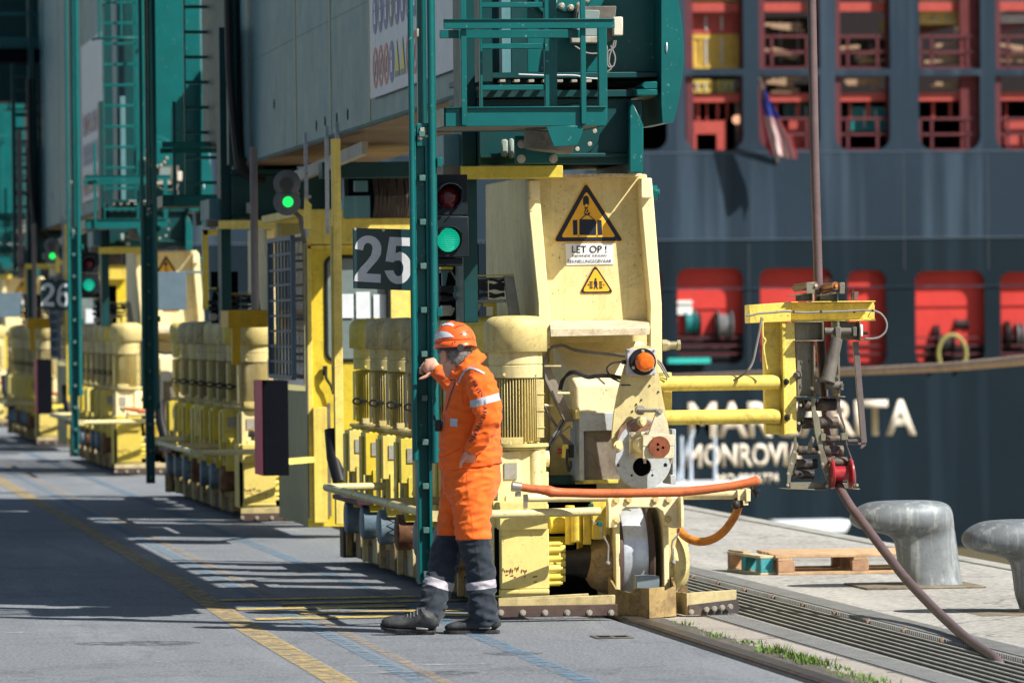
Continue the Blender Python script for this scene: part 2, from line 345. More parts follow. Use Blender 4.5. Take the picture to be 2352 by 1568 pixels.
a=M(); a.box(6.125,6.80,12,420,-.5,-.42); a.box(6.125,6.135,12,420,-.42,.0); a.box(6.765,6.776,12,420,-.42,-.01); structure(a.build('cable_trench', SLATS, smooth=0))
a=M()
for k in range(8): x=6.165+.078*k; a.box(x,x+.012,12,130,-.12,-.0085)
for k in range(60): y=27+.9*k; a.box(6.137,6.765,y,y+.03,-.15,-.116)
SL=a.build('trench_slats', mat('slat_side',(.105,.098,.07,1),.6,var=.3,scale=5,dirt=.5), smooth=0); structure(SL); a=M()
for k in range(8): x=6.165+.078*k; a.box(x-.003,x+.015,12,130,-.008,-.001)
structure(a.build('slat_edges', SLAT, smooth=0))
a=M()
for k in range(26):
    y=27.3+1.05*k; a.box(6.75,6.785,y,y+.035,-.01,.014); a.box(6.757,6.775,y+.01,y+.018,.014,.022)
structure(a.build('trench_clips', mat('clip_rust',(.24,.17,.13,1),.6,var=.3), bev=.004))
strip('quay_apron', 7.005, 9.1, -1.2, .0, APRON)
a=M(); a.box(9.1,9.28,12,700,-8,.012); a.box(9.0,9.1,12,700,-8,-1.2); structure(a.build('quay_edge', mat('granite_coping',(.36,.35,.32,1),.7,var=.25,scale=4,dirt=.5,dirtcol=(.15,.14,.12,1),bump=.3), bev=.02, seg=2))
WAT=bpy.data.materials.new('water'); WAT.use_nodes=True; nn=WAT.node_tree; b=nn.nodes['Principled BSDF']; b.inputs['Base Color'].default_value=(.23,.19,.10,1); b.inputs['Roughness'].default_value=.12
t=nn.nodes.new('ShaderNodeTexNoise'); t.inputs['Scale'].default_value=1.4; t.inputs['Detail'].default_value=6; tcw=nn.nodes.new('ShaderNodeTexCoord'); nn.links.new(tcw.outputs['Object'],t.inputs['Vector'])
bp=nn.nodes.new('ShaderNodeBump'); bp.inputs['Strength'].default_value=.6; bp.inputs['Distance'].default_value=.15; nn.links.new(t.outputs['Fac'],bp.inputs['Height']); nn.links.new(bp.outputs[0],b.inputs['Normal'])
a=M(); a.box(9.28,900,-30,1600,-9,-5.0); structure(a.build('water', WAT, smooth=0))
# painted lines
def linemat(name, col, wear):
    m=mat(name,col,.7,var=.1,scale=12); N=m.node_tree.nodes; L=m.node_tree.links; b=N['Principled BSDF']; tc=N.new('ShaderNodeTexCoord')
    n=N.new('ShaderNodeTexNoise'); n.inputs['Scale'].default_value=9; n.inputs['Detail'].default_value=9; n.inputs['Roughness'].default_value=.8; L.new(tc.outputs['Object'],n.inputs['Vector'])
    q=N.new('ShaderNodeMapRange'); q.inputs['From Min'].default_value=wear-.09; q.inputs['From Max'].default_value=wear+.09; L.new(n.outputs['Fac'],q.inputs['Value']); L.new(q.outputs[0],b.inputs['Alpha']); return m
YL=linemat('worn_yellow_line',(.41,.31,.145,1),.49); BL=linemat('worn_blue_line',(.12,.22,.32,1),.53); BL2=linemat('faded_blue_line',(.17,.25,.33,1),.52); OL=linemat('faded_orange_line',(.42,.31,.19,1),.55); YH=linemat('worn_yellow_hatch',(.50,.37,.10,1),.45)
def pline(name, pts, w, mt, z=.004):
    a=M(); k=len(pts); vs=[]
    for x,y in pts: vs += [(x-w/2,y,z),(x+w/2,y,z)]
    a.add(vs,[(2*i,2*i+1,2*i+3,2*i+2) for i in range(k-1)]); o=a.build(name, mt, smooth=0); structure(o); return o
pline('yellow_lane_line',[(3.06,24),(3.07,34),(3.14,40),(3.16,50),(3.15,58),(3.2,75),(3.2,200)],.16,YL)
pline('blue_lane_line',[(4.27,24),(4.3,32),(4.33,36),(4.28,50),(4.27,70),(4.27,130)],.115,BL)
pline('faded_blue_line',[(3.46,24),(3.47,60),(3.5,130)],.10,BL2)
pline('faded_orange_line',[(3.58,24),(3.59,45),(3.62,90)],.07,OL)
a=M()
for k in range(5):
    y=35.0+.62*k; x0=3.2+.34*(k%2); a.add([(x0,y,.008),(4.9-.3*(k%3),y+.06,.008),(4.9-.3*(k%3),y+.30,.008),(x0,y+.24,.008)],[(0,1,2,3)])
structure(a.build('yellow_hatching', YH, smooth=0))
# old stains and scuffs on the asphalt
ST=linemat('oil_stain',(.085,.095,.115,1),.53); SC=linemat('chalky_scuff',(.40,.42,.44,1),.56); random.seed(21)
def blob(x,y,rx,ry,mt,nm,z):
    vs=[(x+rx*(.75+.35*noise.noise(Vector((math.cos(t)*1.3,math.sin(t)*1.3,x*7))))*math.cos(t), y+ry*(.75+.35*noise.noise(Vector((math.cos(t)*1.3,math.sin(t)*1.3,y*5))))*math.sin(t), z) for t in [i*math.pi/18 for i in range(36)]]
    a=M(); a.add(vs,[tuple(range(36))]); structure(a.build(nm,mt,smooth=0))
q=G(310,1477); blob(q.x,q.y,.46,.35,ST,'road_stain',.0015)
for k,(px,py,rx,ry) in enumerate(((1180,1500,.22,.25),(980,1545,.3,.3))): q=G(px,py); blob(q.x,q.y,rx,ry,ST,'road_stain',.0016+.0002*k)
for k,(px,py,rx,ry) in enumerate(((900,1528,.7,.07),(820,1545,.6,.05),(60,1452,.25,.06),(1060,1535,.5,.05),(300,1520,.4,.05))): q=G(px,py); blob(q.x,q.y,rx,ry,SC,'road_scuff',.0030+.0001*k)
# drain cover in the road
a=M()
for x0,x1,y0,y1 in ((4.92,5.14,32.34,32.38),(4.92,5.14,32.60,32.64),(4.92,4.945,32.38,32.60),(5.115,5.14,32.38,32.60),(5.02,5.04,32.38,32.60)): a.box(x0,x1,y0,y1,.001,.007)
dc=a.build('drain_cover', GREYD, bev=.003); a=M(); a.box(4.946,5.019,32.385,32.595,.001,.004); a.box(5.041,5.114,32.385,32.595,.001,.004); sl_=a.build('slot', BLACKM, dc, smooth=0)
tag(dc,'small metal drain frame with two dark slots in the asphalt beside the rail','drain cover')
# soil packed in the joint beside the rail
random.seed(8); a=M(); vs=[]; n=150
for i in range(n):
    y=26.5+i*.055; vs+=[(5.50,y,.009),(5.60+.05*noise.noise(Vector((0,y*2.3,0)))+.05*noise.noise(Vector((3,y*9,0)))+.035,y,.0095)]
a.add(vs,[(2*i,2*i+1,2*i+3,2*i+2) for i in range(n-1)]); structure(a.build('soil', DIRT, smooth=0))
# grass along the rail
random.seed(5); a=M()
for gx,gy,n,h in ((5.63,33.6,40,.05),(5.60,32.2,70,.06),(5.66,31.55,60,.05),(5.63,30.6,190,.085),(5.66,30.05,160,.07),(5.64,29.55,170,.08),(5.68,29.1,60,.05),(5.62,28.45,80,.06),(5.66,28.1,90,.055),(5.6,27.7,60,.06),(5.60,27.2,80,.07),(5.59,33.0,25,.035)):
    for i in range(n):
        x=random.gauss(gx,.04); y=random.gauss(gy,.11); hh=h*random.uniform(.25,.75); an=random.uniform(0,6.28); w_=.0035; ln=hh*random.uniform(.2,.9); x=max(5.55,x)
        p=Vector((x,y,0)); dx=Vector((math.cos(an),math.sin(an),0)); sd=Vector((-dx.y,dx.x,0))*w_
        a.add([p-sd,p+sd,p+dx*ln*.4+sd*.8+Vector((0,0,hh*.6)),p+dx*ln*.4-sd*.8+Vector((0,0,hh*.6)),p+dx*ln+Vector((0,0,hh))],[(0,1,2,3),(3,2,4)])
g=a.build('grass', mat('grass_blades',(.085,.17,.022,1),.6,var=.6,scale=14,dirt=.6,dirtcol=(.22,.19,.07,1)), smooth=0); tag(g,'green grass tufts growing between the rail and the concrete strip','grass',kind='stuff')
# ================================================================ bollards
def make_bollard():
    root=empty('mooring_bollard',(0,0,0)); Yb=37.97
    rows=[(1346,2070,2212,1),(1341,2076,2208,1),(1330,2074,2205,.95),(1309,2064,2203,.9),(1277,2061,2199,.85),(1250,2057,2196,.82),(1236,2052,2194,.84),(1228,2040,2193,.88),(1222,2012,2192,.95),(1217,1982,2190,1.05),(1208,1960,2190,1.18),(1196,1952,2188,1.25),(1183,1953,2187,1.25),(1172,1960,2184,1.2),(1162,1975,2178,1.1),(1155,1990,2166,.95),(1151,2010,2148,.75),(1149,2040,2120,.4)]
    n=40; vs=[]
    c0=W(2135,1300,Yb)
    for py,l,r,ky in rows:
        A=W(l,py,Yb); B=W(r,py,Yb); cx=(A.x+B.x)/2; rx=(B.x-A.x)/2; ry=.20*ky
        for i in range(n):
            t=2*math.pi*i/n; e=.82
            x=math.copysign(abs(math.cos(t))**e,math.cos(t)); y=math.copysign(abs(math.sin(t))**e,math.sin(t)); vs.append((cx+rx*x, Yb+ry*y, max(A.z,.0)))
    a=M(); k=len(rows); fs=[(j*n+i,j*n+(i+1)%n,(j+1)*n+(i+1)%n,(j+1)*n+i) for j in range(k-1) for i in range(n)]+[tuple(range((k-1)*n,k*n))]
    a.add(vs,fs); 
    bm_=mat('cast_iron_worn',(.19,.215,.235,1),.5,.2,var=.22,scale=3,dirt=.4,dirtcol=(.12,.11,.10,1),bump=.25,bscale=22,streak=.6,streakcol=(.45,.47,.47,1))
    o=a.build('bollard_body', bm_, root, smooth=80); md=o.modifiers.new('s','SUBSURF'); md.levels=1; md.render_levels=1
    pl_=M(); q=W(2135,1345,Yb); pl_.box(q.x-.52,q.x+.30,Yb-.42,Yb+.38,0,.014); pl_.build('base_plate', mat('rough_base_plate',(.20,.17,.12,1),.7,var=.4,scale=8,dirt=.6,bump=.4), root, bev=.004)
    return root
b1=make_bollard(); b2=copy_tree(b1, None, (0,-3.55,0))
tag(b1,'grey cast iron bollard behind the sloping cable, complete with its thick column','bollard','mooring bollards on the quay')
tag(b2,'grey cast iron bollard with a rust-streaked head, next along from the one behind the cable','bollard','mooring bollards on the quay')
b2.location=b2.location+Vector((0,0,-.012))
# ================================================================ pallets
WOOD=mat('pallet_pine',(.50,.33,.19,1),.7,var=.25,scale=9,dirt=.35,dirtcol=(.22,.15,.09,1),bump=.15)
WOOD2=mat('pallet_block',(.42,.25,.15,1),.75,var=.2,scale=9,dirt=.3,bump=.2); BLUEW=mat('blue_painted_wood',(.03,.25,.30,1),.65,var=.4,scale=11,dirt=.6,dirtcol=(.30,.22,.13,1),bump=.2)
pr=empty('wooden_pallet',(7.39,39.95,0),R(-2))
a=M()
for k in range(9): a.box(-.012+random.uniform(-.012,.008),1.19,.115*k,.115*k+.085,.122,.144)
a.build('deck_boards',WOOD,pr,bev=.003); a=M()
for k in range(3): a.box(0,1.19,.44*k,.44*k+.1,.0,.022)
a.build('bottom_boards',WOOD,pr,bev=.003); a=M()
for k in range(3): a.box(.0+.545*k,.1+.545*k,0,.98,.10,.121)
a.build('cross_boards',WOOD,pr,bev=.003)
for i in range(3):
    for j in range(3): a=M(); a.box(.0+.535*i,.12+.535*i,.44*j,.44*j+.1,.0225,.0995); a.build('block',WOOD2,pr,bev=.003)
tag(pr,'bare pine pallet lying flat behind the power cable','pallet')
pb=empty('broken_pallet',(7.27,40.0,0),R(6))
a=M(); a.box(0,.1,0,.86,.118,.138); a.box(0,.1,0,.86,0,.018); a.build('boards',mat('weathered_board',(.46,.40,.26,1),.7,var=.25,scale=9),pb,bev=.003)
for k,mt in ((0,BLUEW),(.38,BLUEW),(.74,WOOD2)): a=M(); a.box(.003,.097,k+.003,k+.12,.0185,.1175); a.build('block',mt,pb,bev=.003)
a=M(); a.box(.02,.07,.5,.9,.139,.151); a.build('loose_batten',WOOD,pb)
tag(pb,'broken strip of pallet with blue-painted blocks touching the end of the pine pallet','broken pallet')
# ================================================================ ship
YS=165.0
def SB(a,name,mt,parent,**k):
    out=[b.build(name,mt,parent,**k) for b in (pieces(a) or [a])]
    for o in out: o.matrix_parent_inverse=Matrix.Translation((-30,-YS,5))
    return out[0]
def holes_plate(name, outer, holes, Y, th, mt, parent):
    """front-facing plate with rounded openings; outer in metres (x0,x1,z0,z1), holes measured (l,t,r,b,radius)"""
    cu=bpy.data.curves.new(name,'CURVE'); cu.dimensions='2D'; cu.fill_mode='BOTH'; cu.extrude=th/2
    def loop(pts):
        sp=cu.splines.new('POLY'); sp.points.add(len(pts)-1); sp.use_cyclic_u=True
        for i,(x,z) in enumerate(pts): sp.points[i].co=(x,z,0,1)
    x0,x1,z0,z1=outer; loop([(x0,z0),(x1,z0),(x1,z1),(x0,z1)])
    for l,t_,r_,b_,rad,*rt_ in holes:
        A=W(l,t_,Y); B=W(r_,b_,Y); q=rad/79.0; qt=(rt_[0] if rt_ else rad)/79.0; pts=[]
        for cx,cz,a0,q in ((B.x-qt,A.z-qt,0,qt),(A.x+qt,A.z-qt,90,qt),(A.x+q,B.z+q,180,q),(B.x-q,B.z+q,270,q)):
            for k in range(7): t=R(a0+15*k); pts.append((cx+q*math.cos(t),cz+q*math.sin(t)))
        loop(pts)
    o=bpy.data.objects.new(name,cu); COL.objects.link(o); bpy.context.view_layer.update()
    me=bpy.data.meshes.new_from_object(o.evaluated_get(bpy.context.evaluated_depsgraph_get())); bpy.data.objects.remove(o); bpy.data.curves.remove(cu)
    for v in me.vertices: v.co=Vector((v.co.x, Y+th/2-v.co.z, v.co.y))
    me.materials.clear(); me.materials.append(mt); me.name=name
    o=bpy.data.objects.new(name,me); COL.objects.link(o)
    if parent: o.parent=parent
    return o
HU=mat('hull_upper_paint',(.0135,.029,.049,1),.55,spec=.2,var=.1,scale=.25,streak=0,dirt=.3,dirtcol=(.015,.024,.038,1))
HL=mat('hull_lower_paint',(.0042,.0125,.021,1),.55,spec=.15,var=.15,scale=.2,dirt=.2,dirtcol=(.004,.008,.014,1))
for m_,c_ in ((HU,(.046,.075,.110,1)),(HL,(.011,.024,.036,1))):      # pale vertical run marks down the plating
    N=m_.node_tree.nodes; L=m_.node_tree.links; b=N['Principled BSDF']; tc=N.new('ShaderNodeTexCoord'); mp=N.new('ShaderNodeMapping'); mp.inputs['Scale'].default_value=(1.3,1.3,.06); L.new(tc.outputs['Object'],mp.inputs['Vector'])
    n=N.new('ShaderNodeTexNoise'); n.inputs['Scale'].default_value=1.0; n.inputs['Detail'].default_value=5; L.new(mp.outputs[0],n.inputs['Vector']); q=N.new('ShaderNodeMapRange'); q.inputs['From Min'].default_value=.5; q.inputs['From Max'].default_value=.68; q.inputs['To Max'].default_value=.8; L.new(n.outputs['Fac'],q.inputs['Value'])
    x=N.new('ShaderNodeMix'); x.data_type='RGBA'; src=b.inputs['Base Color'].links[0].from_socket; L.new(q.outputs[0],x.inputs[0]); L.new(src,x.inputs[6]); x.inputs[7].default_value=c_; L.new(x.outputs[2],b.inputs['Base Color'])
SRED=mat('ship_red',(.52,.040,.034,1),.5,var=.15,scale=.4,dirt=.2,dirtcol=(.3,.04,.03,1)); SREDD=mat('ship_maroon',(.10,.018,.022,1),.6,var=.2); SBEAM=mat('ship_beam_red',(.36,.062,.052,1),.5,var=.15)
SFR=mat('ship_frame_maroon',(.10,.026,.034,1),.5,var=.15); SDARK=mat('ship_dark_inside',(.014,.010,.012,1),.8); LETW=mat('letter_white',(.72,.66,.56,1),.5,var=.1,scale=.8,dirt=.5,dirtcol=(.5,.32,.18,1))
ship=empty('container_ship',(30,YS,-5)); tag(ship,'dark blue container ship seen from astern, red mooring decks showing through its openings','ship')
def sp(o): o.matrix_parent_inverse=Matrix.Translation((-30,-YS,5)); return o
zt=lambda py: W(1900,py,YS).z
up_h=[(1325,-60,1533,345,32,4),(1573,-60,1708,158,3),(1573,174,1708,345,34,4),(1742,-60,1884,158,3),(1742,174,1884,345,34,4),(1918,-60,2045,158,3),(1918,174,2045,345,34,4),(2110,-60,2253,158,3),(2110,174,2253,345,34,4),(2286,-60,2420,158,3),(2286,174,2420,345,34,4)]
lo_h=[(1380,617,1522,835,24),(1555,617,1709,835,24),(1745,617,1914,837,24),(1946,621,2037,839,24),(2101,623,2263,833,24),(2297,625,2450,835,24)]
x0s=10.6; x1s=58.0; zm=zt(551)
sp(holes_plate('stern_upper',(x0s,x1s,zm,15.5),up_h,YS,.12,HU,ship))
sp(holes_plate('stern_lower',(x0s,x1s,-5.6,zm-.003),lo_h,YS+.01,.12,HL,ship))
a=M(); a.box(x0s,x0s+.2,YS+.14,YS+120,-5.6,15.5); sp(SB(a,'side_shell',HL,ship,smooth=0))
a=M(); q=W(1900,660,YS); a.box(x0s,x1s,YS-.03,YS-.001,q.z-.02,q.z+.02); sp(SB(a,'hull_seam',HU,ship,smooth=0))
a=M(); q=W(1900,548,YS); a.box(x0s,x1s,YS-.02,YS-.001,q.z-.015,q.z+.015); q=W(1900,349,YS); a.box(x0s,x1s,YS-.02,YS-.001,q.z-.015,q.z+.015); sp(SB(a,'weld_seam',mat('weld_seam',(.07,.10,.14,1),.5),ship,smooth=0))
# mooring deck behind the lower openings
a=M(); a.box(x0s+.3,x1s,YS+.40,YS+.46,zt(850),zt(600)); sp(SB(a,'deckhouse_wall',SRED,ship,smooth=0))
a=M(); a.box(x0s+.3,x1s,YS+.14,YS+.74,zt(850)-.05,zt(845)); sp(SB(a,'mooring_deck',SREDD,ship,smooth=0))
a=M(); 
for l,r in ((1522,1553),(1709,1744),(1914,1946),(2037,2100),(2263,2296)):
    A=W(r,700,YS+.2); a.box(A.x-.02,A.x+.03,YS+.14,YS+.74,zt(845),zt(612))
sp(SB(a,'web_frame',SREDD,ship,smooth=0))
DRT=mat('drum_teal',(.01,.16,.17,1),.5,var=.3); DRG=mat('rope_coil_grey',(.12,.12,.13,1),.7,var=.4); DRB=mat('drum_dark',(.012,.011,.014,1),.6)
def drum(px,py,rpx,wpx,mt,name='rope_drum'):
    c=W(px,py,YS+.44); r=rpx/79; w_=wpx/79; a=M(); a.lathe([(r,-w_/2),(r,-w_/2+.04),(r*.75,-w_/2+.05),(r*.78,w_/2-.05),(r,w_/2-.04),(r,w_/2)],c,(1,.0,0),24); sp(SB(a,name,mt,ship))
for q in ((1585,742,30,26,DRT),(1600,745,28,14,DRB),(1663,748,36,34,DRG),(1645,752,34,10,DRB),(2170,790,30,40,DRB),(2208,745,14,30,DRB),(2150,765,20,12,DRB),(2312,770,34,10,DRB),(2340,770,30,16,DRG),(1790,770,26,30,DRB),(1822,775,22,20,DRG)): drum(*q)
a=M(); A=W(1552,820,YS+.05); 
for py in (775,793,812): 
    for l,r in ((1555,1709),(1745,1914),(2101,2263),(2297,2400),(1946,2037)): a.bar(W(l,py,YS+.2),W(r,py,YS+.2),.05,.05)
sp(SB(a,'deck_railing',SFR,ship,smooth=0))
a=M(); a.rc(1550,690,1590,722,YS+.3,.3) ; sp(SB(a,'white_locker',WHITE,ship)); a=M(); a.rc(1535,822,1632,834,YS-.4,.3); sp(SB(a,'teal_plank',mat('turquoise',(.03,.42,.38,1),.5),ship))
a=M(); c=W(2187,812,YS-.2); tr=[(c+Vector((math.cos(t)*.42,0,math.sin(t)*.55))) for t in [i*math.pi/12 for i in range(-2,15)]]; a.tube(tr,.065,10); sp(SB(a,'fairlead_ring',mat('fairlead_yellow',(.26,.24,.08,1),.5),ship))
a=M(); A=W(1960,640,YS+.5); a.rc(1946,622,1998,660,YS+.25,.35); a.rc(1946,660,2012,840,YS+.5,.2); sp(SB(a,'red_cabinet',SRED,ship))
a=M(); a.bar(W(1815,745,YS+.4),W(1905,640,YS+.4),.25,.2); sp(SB(a,'derrick_arm',mat('pink_faded',(.5,.2,.18,1),.5),ship))
# upper decks: lashing bridges, railings
a=M()
for py0,py1 in ((4,25),(213,232)): a.box(x0s+2,x1s,YS+.42,YS+.62,zt(py1),zt(py0))
sp(SB(a,'lashing_bridge_beam',SBEAM,ship,smooth=0))
def frame(l,t,r,b,Y,w_,name,mt):
    a=M(); A=W(l,t,Y); B=W(r,b,Y)
    for p0,p1 in (((A.x,Y,A.z),(B.x,Y,A.z)),((A.x,Y,B.z),(B.x,Y,B.z)),((A.x,Y,A.z),(A.x,Y,B.z)),((B.x,Y,A.z),(B.x,Y,B.z)),((A.x,Y,(A.z+B.z)/2),(B.x,Y,(A.z+B.z)/2)),((A.x+.35,Y,A.z),(A.x+.35,Y,B.z)),((B.x-.35,Y,A.z),(B.x-.35,Y,B.z))): a.bar(p0,p1,w_,w_)
    sp(SB(a,name,mt,ship,smooth=0))
for l,r in ((1745,1880),(1920,2042),(2113,2248),(2288,2400)):
    frame(l,84,r,156,YS+.24,.075,'railing_frame',SFR); frame(l,273,r,344,YS+.24,.075,'railing_frame',SFR)
a=M()
for px in (1562,1727,1900,2078,2268): 
    A=W(px+14,300,YS+.2); a.box(A.x,A.x+.22,YS+.14,YS+2.1,zt(346),15.3)
sp(SB(a,'bulwark_stay',SFR,ship,smooth=0))
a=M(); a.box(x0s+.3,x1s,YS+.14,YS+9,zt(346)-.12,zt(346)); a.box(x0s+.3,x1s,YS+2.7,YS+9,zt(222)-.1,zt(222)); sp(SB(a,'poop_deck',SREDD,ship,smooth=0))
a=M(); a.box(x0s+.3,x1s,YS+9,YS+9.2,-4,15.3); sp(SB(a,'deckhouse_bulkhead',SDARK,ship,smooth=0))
a=M(); a.rc(1583,278,1662,308,YS+.4,.1); a.rc(1583,308,1600,345,YS+.4,.1); a.rc(1646,308,1662,345,YS+.4,.1); a.rc(1812,276,1880,306,YS+.7,.1); a.rc(1868,306,1880,345,YS+.7,.1); a.rc(1662,276,1668,345,YS+.42,.05); sp(SB(a,'red_deck_frame',SBEAM,ship,smooth=0))
a=M(); a.rc(1553,768,1709,836,YS+.33,.05); a.rc(2128,790,2264,836,YS+.33,.05); a.rc(2297,775,2440,836,YS+.33,.05); a.rc(1772,790,1850,838,YS+.33,.05); sp(SB(a,'dark_lower_sheet',SDARK,ship,smooth=0))  # dark sheets across the lower part of the mooring openings
a=M(); a.rc(1720,560,1722,900,YS-.01,.01); a.rc(2075,352,2077,620,YS-.01,.01); a.rc(2268,352,2270,620,YS-.01,.01); sp(SB(a,'hull_pipe',mat('hull_pipe_grey',(.05,.065,.085,1),.5),ship,smooth=0))
a=M(); a.rc(1565,-60,1582,345,YS+.3,.3); a.rc(1812,278,1872,345,YS+.5,.2); a.rc(2308,278,2360,345,YS+.5,.2); sp(SB(a,'deck_post',SBEAM,ship,smooth=0))
a=M(); c=W(1692,275,YS+.8); a.cyl(c,c+Vector((0,-.1,0)),.13); sp(SB(a,'deck_lamp',mat('deck_lamp_warm',(.9,.5,.3,1),.4,emit=(1,.5,.3,1),estr=.6),ship)); a=M(); c=W(1697,345,YS+.9); a.cyl(c,c+Vector((0,0,2.0)),.12); a.ball(c+Vector((0,0,1.9)),.25,12); sp(SB(a,'lamp_post',GREYD,ship))
# lettering
for txt,tl,br in (('MARGARITA',(1580,923),(2105,1000)),('MONROVIA',(1577,1020),(1845,1070)),('IMO 9286774',(1640,1088),(1788,1110))):
    o=text_fit(txt,tl,br,YS-.004,LETW,'stern_lettering',ship,bold=.03,th=.006); sp(o)
# containers behind the upper openings
CT={}
def corr(name,col): 
    if name not in CT: CT[name]=mat('container_'+name,col,.5,var=.12,scale=.6,dirt=.3,streak=.3)
    return CT[name]
def container(l,t,r,b,Y,cname,col,label,group='containers stacked on the ship'):
    A=W(l,t,Y); B=W(r,b,Y); a=M(); w_=B.x-A.x; n=max(4,int(w_/.28)); 
    a.box(A.x,B.x,Y+.06,Y+6,B.z,A.z); 
    for i in range(n): x=A.x+.1+(w_-.2)*i/n; a.box(x,x+(w_-.2)/n*.5,Y+.02,Y+.06,B.z+.15,A.z-.15)
    for x in (A.x,B.x-.1): a.box(x,x+.1,Y,Y+.06,B.z,A.z)
    a.box(A.x+.1,B.x-.1,Y,Y+.06,A.z-.12,A.z); a.box(A.x+.1,B.x-.1,Y,Y+.06,B.z,B.z+.12)
    o=a.build('shipping_container',corr(cname,col),smooth=0); tag(o,label,'container',group); 
    for k in (.35,.65): f=M(); x=A.x+w_*k; f.cyl((x,Y-.02,B.z+.1),(x,Y-.02,A.z-.1),.03,n=6); f.build('lock_rod',WHITED,o)
    recentre_tree(o); return o
def recentre_tree(o):
    old=o.location.copy(); recentre(o); d=o.location-old
    for c in o.children: c.matrix_parent_inverse=Matrix.Translation(-o.location)
YELC=(.62,.42,.08,1); REDC=(.42,.07,.06,1)
container(1578,30,1700,78,YS+.75,'brick_red',REDC,'brick red container over the yellow one behind the tall stern opening nearest the crane')
container(1578,80,1700,157,YS+.75,'yellow',YELC,'yellow container under the brick red one behind the tall stern opening nearest the crane')
container(1578,-60,1700,3,YS+.75,'yellow_top',(.6,.45,.12,1),'pale yellow container at the very top of the stern opening nearest the crane')
container(1580,184,1640,213,YS+.75,'yellow2',(.55,.42,.1,1),'small end of a yellow container below the grey cross bar')
container(1645,184,1702,213,YS+.75,'olive',(.42,.40,.12,1),'olive yellow container end below the grey cross bar')
container(2112,26,2210,56,YS+.75,'yellow3',(.62,.48,.16,1),'yellow container high behind the fourth tall opening')
container(2112,-60,2215,4,YS+.75,'cream',(.6,.5,.3,1),'cream container at the top of the fourth tall opening')
container(2290,36,2400,52,YS+.75,'white',(.65,.65,.68,1),'white container edge high behind the last tall opening')
container(2290,-60,2400,4,YS+.75,'white2',(.6,.62,.68,1),'white container at the top of the last tall opening')
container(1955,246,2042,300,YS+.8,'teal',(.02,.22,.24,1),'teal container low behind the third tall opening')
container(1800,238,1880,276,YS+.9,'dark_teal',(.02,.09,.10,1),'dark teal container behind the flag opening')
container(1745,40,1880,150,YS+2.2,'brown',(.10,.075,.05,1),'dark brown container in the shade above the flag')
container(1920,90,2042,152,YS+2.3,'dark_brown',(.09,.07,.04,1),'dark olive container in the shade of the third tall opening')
random.seed(14)
TANL=mat('lashing_tan',(.30,.20,.13,1),.7); a=M()
for l,r,t_,b_ in ((1745,1880,30,150),(1920,2042,90,152),(2113,2200,100,154),(2290,2400,95,154),(1925,2040,180,212),(2115,2245,180,212),(1748,1880,180,212)):
    for k in range(5):
        x0=random.uniform(l,r-40); y0=random.uniform(t_,b_); a.bar(W(x0,y0,YS+.66),W(min(r,x0+random.uniform(40,90)),min(b_,max(t_,y0+random.uniform(-10,22))),YS+.68),.06,.10)
sp(SB(a,'lashing_gear',TANL,ship,smooth=0)); a=M()
for l,r in ((1880,1884),(2036,2045),(2205,2253),(1700,1708)): a.rc(l,-60,r,345,YS+.25,.2)
sp(SB(a,'bay_post',SREDD,ship,smooth=0)); a=M()
for px in (1600,1622,1645,1668,1780,1830,1950,1990,2140,2180,2310): a.rc(px,234,px+random.uniform(3,9),276,YS+.7,.1)
sp(SB(a,'stanchion',SBEAM,ship,smooth=0))
# flag
FL=M(); nx,nz=14,22; vs=[]
for j in range(nz+1):
    for i in range(nx+1):
        u=i/nx; v=j/nz; py=200+ (355-200)*v + 12*u; px=1748+ 22*v*v + (14+ 52*min(1,v*1.4))*u*.9
        p=W(px,py,YS-1.0); vs.append((p.x, p.y+.16*math.sin(u*9+v*2.2), p.z))
FL.add(vs,[]); 
for j in range(nz):
    for i in range(nx):
        FL.f.append((j*(nx+1)+i,j*(nx+1)+i+1,(j+1)*(nx+1)+i+1,(j+1)*(nx+1)+i)); u=i/nx; v=j/nz
        FL.mi.append(2 if v<.38 and u>.12 else (0 if int(i*11/nx)%2==0 else 1))
fl=empty('ship_flag',W(1775,360,YS-1.0)); 
fo=FL.build('flag_cloth',[mat('flag_red',(.34,.025,.04,1),.7),mat('flag_white',(.48,.44,.45,1),.7),mat('flag_blue',(.03,.05,.28,1),.7)],fl,solid=.01); fo.matrix_parent_inverse=Matrix.Translation(-fl.location)
a=M(); a.tube([W(1785,372,YS-.02),W(1745,180,YS-1.2)],.05,8); fp=a.build('flag_staff',GREYD,fl); fp.matrix_parent_inverse=Matrix.Translation(-fl.location)
tag(fl,'red and white striped flag with blue corner hanging limp from the ship','flag')
# mooring rope
pts=[]; 
for i,(px,py) in enumerate(((1300,872),(1420,870),(1540,867),(1680,862),(1790,857),(1930,854),(2050,849),(2170,843),(2290,833),(2400,822),(2560,803))):
    pts.append(W(px,py,161-9.0*i))
a=M(); a.tube(pts,.08,10); ro=a.build('mooring_rope',mat('rope_tan',(.46,.32,.24,1),.8,var=.3,scale=3,bump=.5),None); tag(ro,'long tan mooring rope stretched across in front of the ship','rope')
